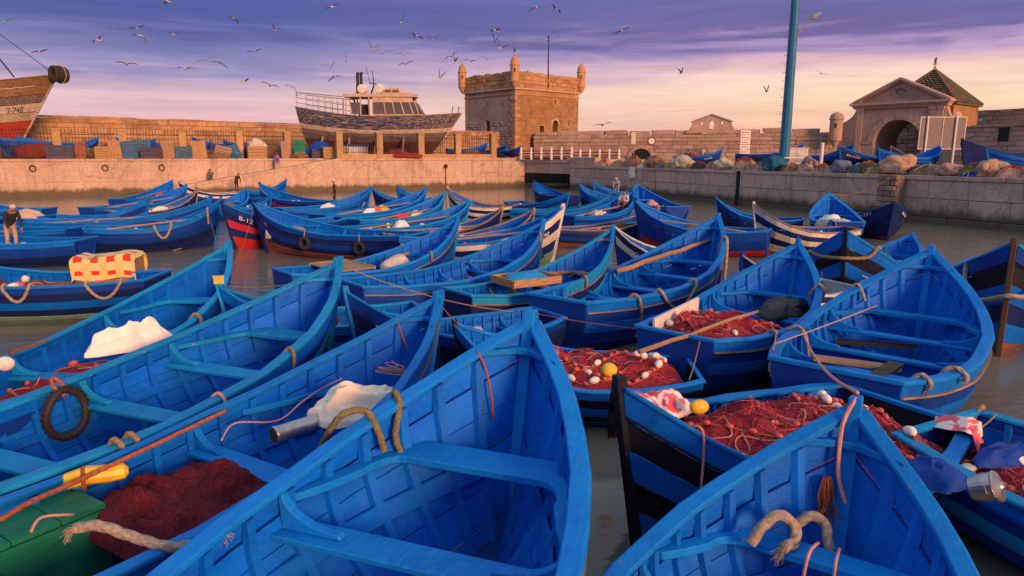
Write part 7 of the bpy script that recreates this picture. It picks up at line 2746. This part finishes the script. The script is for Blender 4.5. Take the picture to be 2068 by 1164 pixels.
# other boats
rail_rope('m4', -1, 1475, .045, 'greyrope', 'heavy brown rope over the rail near the pole boat bow', .75, .25, -.01)
rail_loop('m4', -1, 1398, 1330, .34, .035, 'greyrope', 'grey rope fender loop on the side of the pole boat')
rail_rope('m4', -1, 1278, .030, 'rope', 'tan rope hung over the pole boat rail near its stern', .42, .08, .02, frayed='end')
rail_rope('r1', 1, 1725, .028, 'greyrope', 'grey rope looped over the far rail of the broad boat', .15, .14, .01)
rail_rope('r1', 1, 1605, .028, 'greyrope', 'grey rope over the stern rail of the broad boat', .1, .3, .0)
rail_rope('r1', -1, 1930, .034, 'greyrope', 'grey rope hanging inside the bow side of the broad boat', .05, .42, .0)
rail_rope('r1', -1, 1862, .030, 'greyrope', 'greenish grey rope end on the near rail of the broad boat', .05, .3, .0, frayed='both')
rail_rope('r2', -1, 1655, .03, 'greyrope', 'frayed rope knot on the bow rail of the black tarp boat', .1, .1, frayed='both')
rail_rope('r2', -1, 1560, .028, 'greyrope', 'dark rope tail hanging outside the black tarp boat', .55, .1, -.02)
rope([bpt('r6', .86, -1.0, BOAT.h(.86) + .05), bpt('r6', .89, -1.15, BOAT.h(.89) - .35), bpt('r6', .94, -1.3, BOAT.h(.94) - .70), bpt('r6', 1.015, .0, 1.02), bpt('r6', .96, 1.4, 1.02), bpt('r6', .9, 1.15, BOAT.h(.9) - .1)], .045, 'greyrope', 'thick grey rope loop hung across the dark bow at the right edge')
rope([bpt('r7', .88, 1.04, BOAT.h(.88) + .1), bpt('r7', .93, 1.2, BOAT.h(.93) - .25), bpt('r7', 1.02, 0, 1.25), bpt('r7', .92, -1.2, BOAT.h(.92) - .28), bpt('r7', .80, -1.05, BOAT.h(.8) + .06)], .042, 'rope', 'thick rope with bright yellow ends hung across a striped bow', frayed='yellow')
s2 = near_side('l2')
rail_loop('l2', s2, 312, 346, .42, .05, 'greyrope', 'thick grey rope loop on the side of the navy sided boat')
rail_rope('l2', s2, 418, .04, 'greyrope', 'rope fender end near the bow of the navy sided boat', .5, .05, 0.0)
rope([bpt('l2', rail_u('l2', s2, 405), s2 * 1.05, BOAT.h(.8)), px(398, 470, .5), px(372, 498, .1), px(350, 506, .02)], .022, 'greyrope', 'slack line from the navy sided boat down to the water')
s1 = near_side('l1')
rail_loop('l1', s1, 10, 62, .30, .036, 'greyrope', 'grey rope loop on the left edge boat nearest the frame edge')
rail_loop('l1', s1, 178, 246, .32, .036, 'greyrope', 'grey rope loop below the checked blanket')
rail_rope('n5', -1, 395, .03, 'rope', 'tan rope tangle on the bow rail behind the white sack', .1, .1, frayed='both')
rail_rope('m7', -1, 868, .03, 'rope', 'tan rope knot on the rail of the plywood boat', .1, .05, frayed='both')
rail_rope('m6', -1, 1090, .035, 'rope', 'tan rope bundle on the bow rail of the yellow buoy boat', .1, .05, frayed='both')
rail_rope('m3', -1, 1180, .026, 'rope', 'small rope knot on the teal railed boat bow', .1, .05, frayed='both')
rail_rope('r5', 1 if near_side('r5') < 0 else -1, 1915, .03, 'rope', 'frayed rope end over the corner of the steel pot boat', .1, .1, frayed='both')
rail_rope('r4', ns, 1410, .014, 'pinkrope', 'pink cord hanging outside the black striped boat', .75, .05)
# thin mooring lines
LN = 'mooring lines between the boats'


def line(a, b, s, mat, label, r=.011): return rope(sag(a, b, s), r, mat, label, 'line', 4, 'mooring_line', group=LN)


line(bpt('n4', .995, 0, HB + .02), bpt('m1', .15, -.4, .95), .12, 'rope', 'tan mooring line from the tyre boat stem to the small dark boat')
line(bpt('m1', .1, -.5, .95), bpt('r2', .05, -.9, .98), .08, 'rustrope', 'brown mooring line from the small dark boat to the black tarp boat')
line(bpt('n3', .995, 0, HB), bpt('m1', .5, .8, .86), .05, 'rustrope', 'short brown line behind the cream sheeting boat bow')
line(bpt('r2', .3, -1, BOAT.h(.3) + .08), bpt('r1', .05, 1, BOAT.h(.05) + .08), .04, 'pinkrope', 'pink line between the black tarp boat and the broad boat')
line(bpt('r1', .12, 1, BOAT.h(.12) + .1), bpt('r6', .75, -1, BOAT.h(.75)), .06, 'pinkrope', 'long pink line crossing the broad boat to the right edge')
line(bpt('r1', .45, .95, BOAT.h(.45) + .06), bpt('n2', 1.0, 0, HB + .15), .15, 'pinkrope', 'pink line coming down to the stem of the bottom corner boat', .016)
line(bpt('n5', 1.0, 0, HB), bpt('l2', .9, -1, 1.2), .5, 'rope', 'slack line from the white sack boat across the water')
line(bpt('m8', 1.0, 0, HB - .1), bpt('n5', .9, 1, 1.3), .9, 'rope', 'slack line from the broadside boat bow across the water')
line(bpt('f11', .95, near_side('f11'), 1.3), bpt('f7', .3, 0, .9), .1, 'rope', 'line from the numbered dark boat to the long low boat')
line(bpt('r14', 1.0, 0, HB), back_r(1330, -.1) + Vector((0, 0, ZR)), .3, 'rope', 'line from the white marked boat bow up to the quay')
line(bpt('r9', 1.0, 0, HB), on_line(RQ0 + rn * .9, rd, 1790) + Vector((0, 0, ZR - .1)), .3, 'rustrope', 'rusty line from the quay corner boat up to the buttress', .014)
line(bpt('r3', .05, .8, .92), bpt('r2', .02, -.6, .95), .05, 'rope', 'thin tan line from the red net boat to the black tarp boat')
line(bpt('r4', .05, ns, .95), bpt('r5', .03, .9, .95), .06, 'rope', 'line from the striped boat stern to the steel pot boat')
line(bpt('n6', .98, 0, HB), bpt('n4', .93, 1, BOAT.h(.93)), .05, 'rope', 'short line from the yellow topped stem to the tyre boat')

# yellow cap on n6 stem
q = MB()
pq = bpt('n6', .995, 0, HB + .22)
q.box((0, 0, -.08), (.15, .11, .10)).box((0, 0, -.02), (.165, .125, .02))
tag(q.build('stem_cap', M['float_y'], None, loc=pq, rot=(0, 0, BT['n6']['a'])), 'bright yellow cap on a stem post', 'post cap')

# ------------------------------------------------------------------ lettering on the bows
for k, s, u0, v0, size, both in (('f11', '7/1347', .93, .22, .28, 0), ('r10', '8/351', .90, .12, .22, 1), ('l6', 'AL', .88, .3, .35, 0), ('l7', '7/1A', .88, .3, .35, 0), ('l12', '7-6', .9, .25, .3, 0), ('f3', '7-148', .92, .25, .28, 0), ('f5', '7/1.055', .92, .42, .26, 0),
                                ('m8', '7-78', .93, .22, .25, 0), ('m9', '8-12', .93, .2, .25, 0), ('f1', 'JA', .9, .3, .3, 0), ('r7', '7/1', .93, .42, .24, 1), ('m1', 'XH', .93, .25, .3, 0), ('q14', '8/6 7-2/60', .93, .3, .24, 0), ('q11', '7-5-68', .88, .35, .24, 0), ('m5', '7/78', .93, .3, .25, 0)):
    b = BT[k]
    sides = (1, -1) if both else (near_side(k),)
    for sd_ in sides:
        st_ = u0
        ln_ = len(s) * .55 * size / b['sx'] / BOAT.L
        u_start = (u0 if sd_ > 0 else u0 - ln_)
        hull_text(BOAT, s, b['root'], u_start, v0, sd_, size, M['whitepaint'], L=BOAT.L * b['sx'], off=.03)

# ================================================================== people
def person(loc, rz, pose, top, legs, label, hat=None, hair=(0.02, 0.015, 0.012), scale=1.0):
    """one continuous skinned body, coloured by limb; poses: stand, sit, bend, stoop"""
    J = {
        'pelvis': (0, 0, .95), 'waist': (0, 0, 1.10), 'chest': (0, .01, 1.30), 'neck': (0, .0, 1.47), 'head': (0, .02, 1.58), 'crown': (0, .02, 1.68),
        'shL': (-.18, 0, 1.41), 'elL': (-.24, -.02, 1.13), 'wrL': (-.23, .08, .89), 'haL': (-.22, .10, .81),
        'shR': (.18, 0, 1.41), 'elR': (.24, -.02, 1.13), 'wrR': (.23, .08, .89), 'haR': (.22, .10, .81),
        'hiL': (-.10, 0, .90), 'knL': (-.11, .03, .50), 'anL': (-.11, 0, .09), 'toL': (-.13, .17, .04),
        'hiR': (.10, 0, .90), 'knR': (.11, .03, .50), 'anR': (.11, 0, .09), 'toR': (.13, .17, .04)}
    if pose == 'sit':
        for k_ in list(J):
            if k_[:2] not in ('kn', 'an', 'to'):
                x_, y_, z_ = J[k_]
                J[k_] = (x_, y_ + (z_ - .95) * .18 if z_ > .9 else y_, z_ - .72)
        for s, sg in (('L', -1), ('R', 1)):
            J['kn' + s] = (sg * .17, .36, .46)
            J['an' + s] = (sg * .15, .42, .08)
            J['to' + s] = (sg * .17, .60, .04)
            J['el' + s] = (sg * .26, .16, .45)
            J['wr' + s] = (sg * .14, .34, .50)
            J['ha' + s] = (sg * .08, .40, .50)
    if pose in ('bend', 'stoop'):
        ang = R(38 if pose == 'bend' else 75)
        for k_ in list(J):
            x_, y_, z_ = J[k_]
            if k_ in ('waist', 'chest', 'neck', 'head', 'crown', 'shL', 'shR', 'elL', 'elR', 'wrL', 'wrR', 'haL', 'haR'):
                dy, dz = y_, z_ - .95
                J[k_] = (x_, dy * math.cos(ang) + dz * math.sin(ang), .95 + dz * math.cos(ang) - dy * math.sin(ang))
        for s, sg in (('L', -1), ('R', 1)):
            sx_, sy_, sz_ = J['sh' + s]
            J['el' + s] = (sx_ * 1.15, sy_ + .04, sz_ - .28)
            J['wr' + s] = (sx_ * 1.0, sy_ + .14, sz_ - .50)
            J['ha' + s] = (sx_ * .95, sy_ + .17, sz_ - .58)
        J['knL'] = (-.12, .06, .50)
        J['anR'] = (.13, -.08, .09)
        J['toR'] = (.15, .09, .04)
    Rd = {'pelvis': (.15, .11), 'waist': (.14, .10), 'chest': (.17, .115), 'neck': (.058, .058), 'head': (.085, .095), 'crown': (.065, .075), 'sh': (.075, .075), 'el': (.052, .052), 'wr': (.036, .034), 'ha': (.042, .024), 'hi': (.10, .10), 'kn': (.068, .068), 'an': (.048, .048), 'to': (.042, .03)}
    E = [('pelvis', 'waist'), ('waist', 'chest'), ('chest', 'neck'), ('neck', 'head'), ('head', 'crown')]
    for s in 'LR':
        E += [('chest', 'sh' + s), ('sh' + s, 'el' + s), ('el' + s, 'wr' + s), ('wr' + s, 'ha' + s), ('pelvis', 'hi' + s), ('hi' + s, 'kn' + s), ('kn' + s, 'an' + s), ('an' + s, 'to' + s)]
    names = list(J)
    me = bpy.data.meshes.new('person_skel')
    me.from_pydata([J[n] for n in names], [(names.index(a), names.index(b)) for a, b in E], [])
    o = bpy.data.objects.new('tmp', me)
    COL.objects.link(o)
    mod = o.modifiers.new('skin', 'SKIN')
    mod.use_smooth_shade = True
    o.modifiers.new('sub', 'SUBSURF').levels = 1
    lay = me.skin_vertices[0].data
    for i, n in enumerate(names):
        lay[i].radius = Rd.get(n) or Rd[n[:2]]
        lay[i].use_root = n == 'pelvis'
    dg = bpy.context.evaluated_depsgraph_get()
    bm_me = bpy.data.meshes.new_from_object(o.evaluated_get(dg))
    bpy.data.objects.remove(o)
    segs = [(Vector(J[a]), Vector(J[b]), a, b) for a, b in E]

    def slot(p):
        best, kk = 1e9, 0
        for a, b, na, nb in segs:
            d = b - a
            t = min(1, max(0, (p - a).dot(d) / max(1e-6, d.dot(d))))
            q = (a + d * t - p).length
            if q < best:
                best = q
                if nb in ('head', 'crown') or (nb[:2] == 'ha'): kk = 0
                elif na == 'chest' and nb == 'neck': kk = 1 if t < .75 else 0
                elif nb[:2] in ('hi', 'kn') or nb[:2] == 'an': kk = 2
                elif nb[:2] == 'to': kk = 3
                else: kk = 1
        return kk
    m_ = MB()
    m_.v = [tuple(v.co) for v in bm_me.vertices]
    for pl in bm_me.polygons:
        m_.f.append(tuple(pl.vertices))
        m_.mi.append(slot(pl.center))
    # fingers, nose and ears belong to the same skin
    for s, sg in (('L', -1), ('R', 1)):
        h, w = Vector(J['ha' + s]), Vector(J['wr' + s])
        d = (h - w).normalized()
        sd_ = Vector((0, 1, 0)) if abs(d.y) < .8 else Vector((0, 0, 1))
        sd_ = (sd_ - d * sd_.dot(d)).normalized()
        for k_ in range(4):
            a = h + sd_ * (-.03 + .02 * k_)
            L_ = (.075, .085, .08, .062)[k_]
            m_.tube([a, a + d * L_ * .6, a + d * L_ + Vector((-sg * .018, 0, 0))], [.010, .009, .006], 5, mi=0)
        m_.tube([w.lerp(h, .4) + sd_ * .03, w.lerp(h, .8) + sd_ * .055, h + sd_ * .06 + d * .02], [.012, .010, .007], 5, mi=0)
    hd = Vector(J['head'])
    up = (Vector(J['crown']) - Vector(J['neck'])).normalized()
    fw = Vector((1, 0, 0)).cross(up) * -1
    m_.ball(hd + fw * .105, (.014, .022, .022), 6, 4, 0)
    for sg in (-1, 1): m_.ball(hd + Vector((sg * .088, 0, 0)), (.012, .022, .032), 6, 4, 0)
    bpy.data.meshes.remove(bm_me)
    mats = [M['skin'], plain('clothing_top', top, .9, var=.3, scale=7, bumpd=.02), plain('clothing_legs', legs, .9, var=.3, scale=7, bumpd=.02), M['rubber']]
    me = m_.mesh('person', 4, True, True)
    po = link('person', me, mats, None, Vector(loc), (0, 0, rz), (scale, scale, scale))
    tag(po, label, 'person')
    hm = MB()
    cr_ = Vector(J['crown'])
    hm.ball(cr_ - up * .015 - fw * .02, (.098, .105, .075), 12, 8, 0)
    hm.build('hair' if hat is None else 'cap', plain('hair' if hat is None else 'cap', hat or hair, .9, var=.2), po, smooth=True)
    em = MB()
    for sg in (-1, 1): em.ball(hd + fw * .088 + Vector((sg * .035, 0, 0)) + up * .02, .012, 6, 4)
    em.build('eyes', M['black'], po)
    return po


def face(dx, dy): return math.atan2(-dx, dy)   # body looks along +y in its own frame


q = at(16, 470, BT['l3']['c'].y - .2)
person((q.x, BT['l3']['c'].y - .1, .42), face(.75, -.5), 'bend', (0.02, 0.018, 0.022), (0.42, 0.28, 0.16), 'man in dark vest and tan trousers bending over a boat at the left edge', hat=(0.5, 0.42, 0.36), scale=.98)
q = px(478, 386, .4)
person((q.x, q.y, .35), face(.2, 1), 'bend', (0.015, 0.014, 0.018), (0.02, 0.02, 0.03), 'man in black jacket bending among the boats at the foot of the ramp')
q = at(676, 400, 42.5)
person((q.x, q.y, .35), face(-.9, -.3), 'stand', (0.025, 0.018, 0.02), (0.03, 0.022, 0.022), 'man in dark clothes standing in a boat below the trawler', hair=(.45, .4, .38), scale=.98)
rp_s = lambda x_: (on_line(LF1, ld, x_) - LF1).length
for x_, bk, pose, top, legs, lab, dir_, dz in ((437, 1.9, 'sit', (0.12, 0.10, 0.10), (0.10, 0.11, 0.16), 'man in grey sitting on the lower ramp against the wall', (.3, -1), 0), (575, 1.7, 'sit', (0.22, 0.10, 0.42), (0.22, 0.10, 0.45), 'man dressed in purple sitting by the wall near the ramp top', (.1, -1), .45)):
    s_ = rp_s(x_)
    p = ramp_pt(s_, bk)
    person((p.x, p.y, p.z + dz), face(*dir_), pose, top, legs, lab, hat=(.3, .05, .05) if pose == 'sit' and dz else None)
    if dz:
        st_ = empty('stone_seat', (p.x, p.y - .02, p.z - .15), ANG_L, 'stone block under the purple dressed man', 'stone')
        part('block', M['concrete'], st_, lambda m_: m_.box((0, .05, .36), (.6, .5, .72)))
        part('slab', M['concrete'], st_, lambda m_: m_.box((0, .05, .745), (.66, .56, .05)))
q = bpt('f16', .45, 0, .3)
person((q.x, q.y, .3), face(-.3, -1), 'bend', (0.28, 0.30, 0.36), (0.22, 0.22, 0.26), 'person in grey blue standing in a boat under the shaded quay', hat=(.5, .45, .4))
q = bpt('f13', .86, 0, .55)
person((q.x, q.y, .85), face(-.6, -.8), 'sit', (0.48, 0.40, 0.42), (0.12, 0.08, 0.10), 'person in white and red sitting in the bow of the paddle boat')
for i, (x_, c_, lab) in enumerate(((1383, (.03, .03, .04), 'person in black sitting behind the dark blue quay boat, farthest from the mast'), (1397, (.35, .04, .05), 'person in red sitting behind the dark blue quay boat'), (1419, (.10, .07, .06), 'person in brown sitting behind the dark blue quay boat, nearest the mast'))):
    Y = 61.6
    person(((x_ - CX) / FPX * Y, Y, ZR + .55), face(0, -1), 'sit', c_, (.05, .05, .07), lab, scale=1.0)
    b_ = MB()
    b_.box((0, .05, .26), (.5, .45, .52)).box((0, .05, .54), (.56, .5, .04))
    tag(b_.build('fish_box', M['crateblue'], None, loc=((x_ - CX) / FPX * Y, Y, ZR)), 'box seat %s the quay boat people' % ('under the black dressed one of', 'under the red dressed one of', 'under the brown dressed one of')[i], 'box')

# ------------------------------------------------------------------ gulls
M['gullwhite'] = plain('gull_white', (0.50, 0.44, 0.43), .8, var=.15)
M['gullgrey'] = plain('gull_grey_wing', (0.10, 0.085, 0.10), .8, var=.3)
M['beak'] = plain('gull_beak', (0.6, 0.3, 0.04), .5)


def gull_parts(a1, a2, sweep):
    P = []
    m_ = MB()
    m_.tube([(-.24, 0, .01), (-.20, 0, .01), (-.08, 0, 0), (.05, 0, 0), (.15, 0, .02), (.2, 0, .035), (.25, 0, .03)], [.012, .03, .065, .075, .055, .042, .012], 8)
    P.append(('body', m_.mesh('body', 1, True), 'gullwhite'))
    m_ = MB()
    m_.prism([(-.18, -.03, .01), (-.18, .03, .01), (-.36, .075, .015), (-.36, -.075, .015)], (0, 0, .012))
    P.append(('tail', m_.mesh('tail'), 'gullwhite'))
    m_ = MB()
    m_.tube([(.24, 0, .03), (.30, 0, .02)], [.014, .003], 5)
    P.append(('beak', m_.mesh('beak'), 'beak'))
    for s in (1, -1):
        m_ = MB()
        secs = []
        y, z, x = .05, .03, .03
        for k in range(9):
            t = k / 8
            ang = a1 * (1 - t) + a2 * t
            w = .17 * (1 - .25 * t) * (1 if t < .75 else (1 - (t - .75) * 3.4))
            secs.append([(x + w * .35, s * y, z + .012), (x - w * .65, s * y, z), (x - w * .65, s * y, z - .005), (x + w * .35, s * y, z - .012)])
            st = .085
            y += st * math.cos(ang)
            z += st * math.sin(ang)
            x += st * (sweep if t < .45 else -sweep * 1.5)
        m_.strip(secs)
        P.append(('wing', m_.mesh('wing'), 'gullgrey'))
    return P


GP = [('wings raised', gull_parts(R(55), R(30), .15)), ('wings spread flat', gull_parts(R(18), R(-22), .25)), ('wings swept down', gull_parts(R(-5), R(-45), .2)), ('wings high', gull_parts(R(68), R(60), .1)), ('wings arched', gull_parts(R(35), R(-35), .3))]
GL_ = [(10, 46, 1), (80, 105, 1), (200, 82, 4), (256, 130, 1), (277, 58, 4), (284, 73, 2), (340, 3, 1), (352, 70, 4), (376, 140, 1), (415, 122, 1), (444, 127, 2), (470, 38, 2), (495, 165, 4), (515, 105, 4), (545, 173, 1), (555, 62, 0), (589, 175, 2), (600, 193, 0), (668, 139, 0), (671, 14, 1), (677, 155, 2), (699, 124, 3), (754, 100, 0), (772, 108, 4),
       (809, 46, 0), (815, 111, 4), (820, 130, 4), (840, 74, 1), (876, 83, 0), (888, 157, 3), (913, 114, 1), (919, 126, 3), (951, 124, 1), (985, 119, 1), (1000, 84, 3), (1002, 63, 1), (1011, 98, 0), (1083, 15, 2), (1121, 20, 4), (1127, 60, 2), (1217, 253, 1), (1256, 63, 1), (1376, 148, 0), (1548, 185, 3), (1658, 149, 4)]
for i, (x_, y_, k_) in enumerate(GL_):
    Y = rnd.uniform(58, 72)
    lab = 'gull in flight with %s, %s from the left among the flying gulls' % (GP[k_][0], ords[i])
    root = empty('gull', at(x_, y_, Y), 0, lab, 'gull', 'gulls flying over the harbour')
    root.rotation_euler = (rnd.uniform(-.5, .5), rnd.uniform(-.25, .25), rnd.choice((-1, 1)) * math.pi / 2 + rnd.uniform(-.9, .9))
    s_ = rnd.uniform(1.0, 1.3)
    if x_ > 1300: s_ *= .75
    root.scale = (s_, s_, s_)
    for nm, me, mt in GP[k_][1]: link(nm, me, M[mt], root)
for (loc, lab) in ((cc + (TC - cc) * 1.04 + Vector((0, 0, T_TOP + 2.33)), 'gull landing on the middle turret of the tower'), (ap + Vector((0, 0, .62)), 'gull landing on the peak of the green roof')):
    root = empty('gull', loc, R(160), lab, 'gull', 'gulls perched on roofs')
    root.scale = (1.2, 1.2, 1.2)
    for nm, me, mt in GP[3][1]: link(nm, me, M[mt], root)
    m_ = MB()
    for s in (-1, 1): m_.tube([(-.02, s * .03, -.05), (0, s * .03, -.16)], .008, 4)
    m_.build('legs', M['beak'], root)
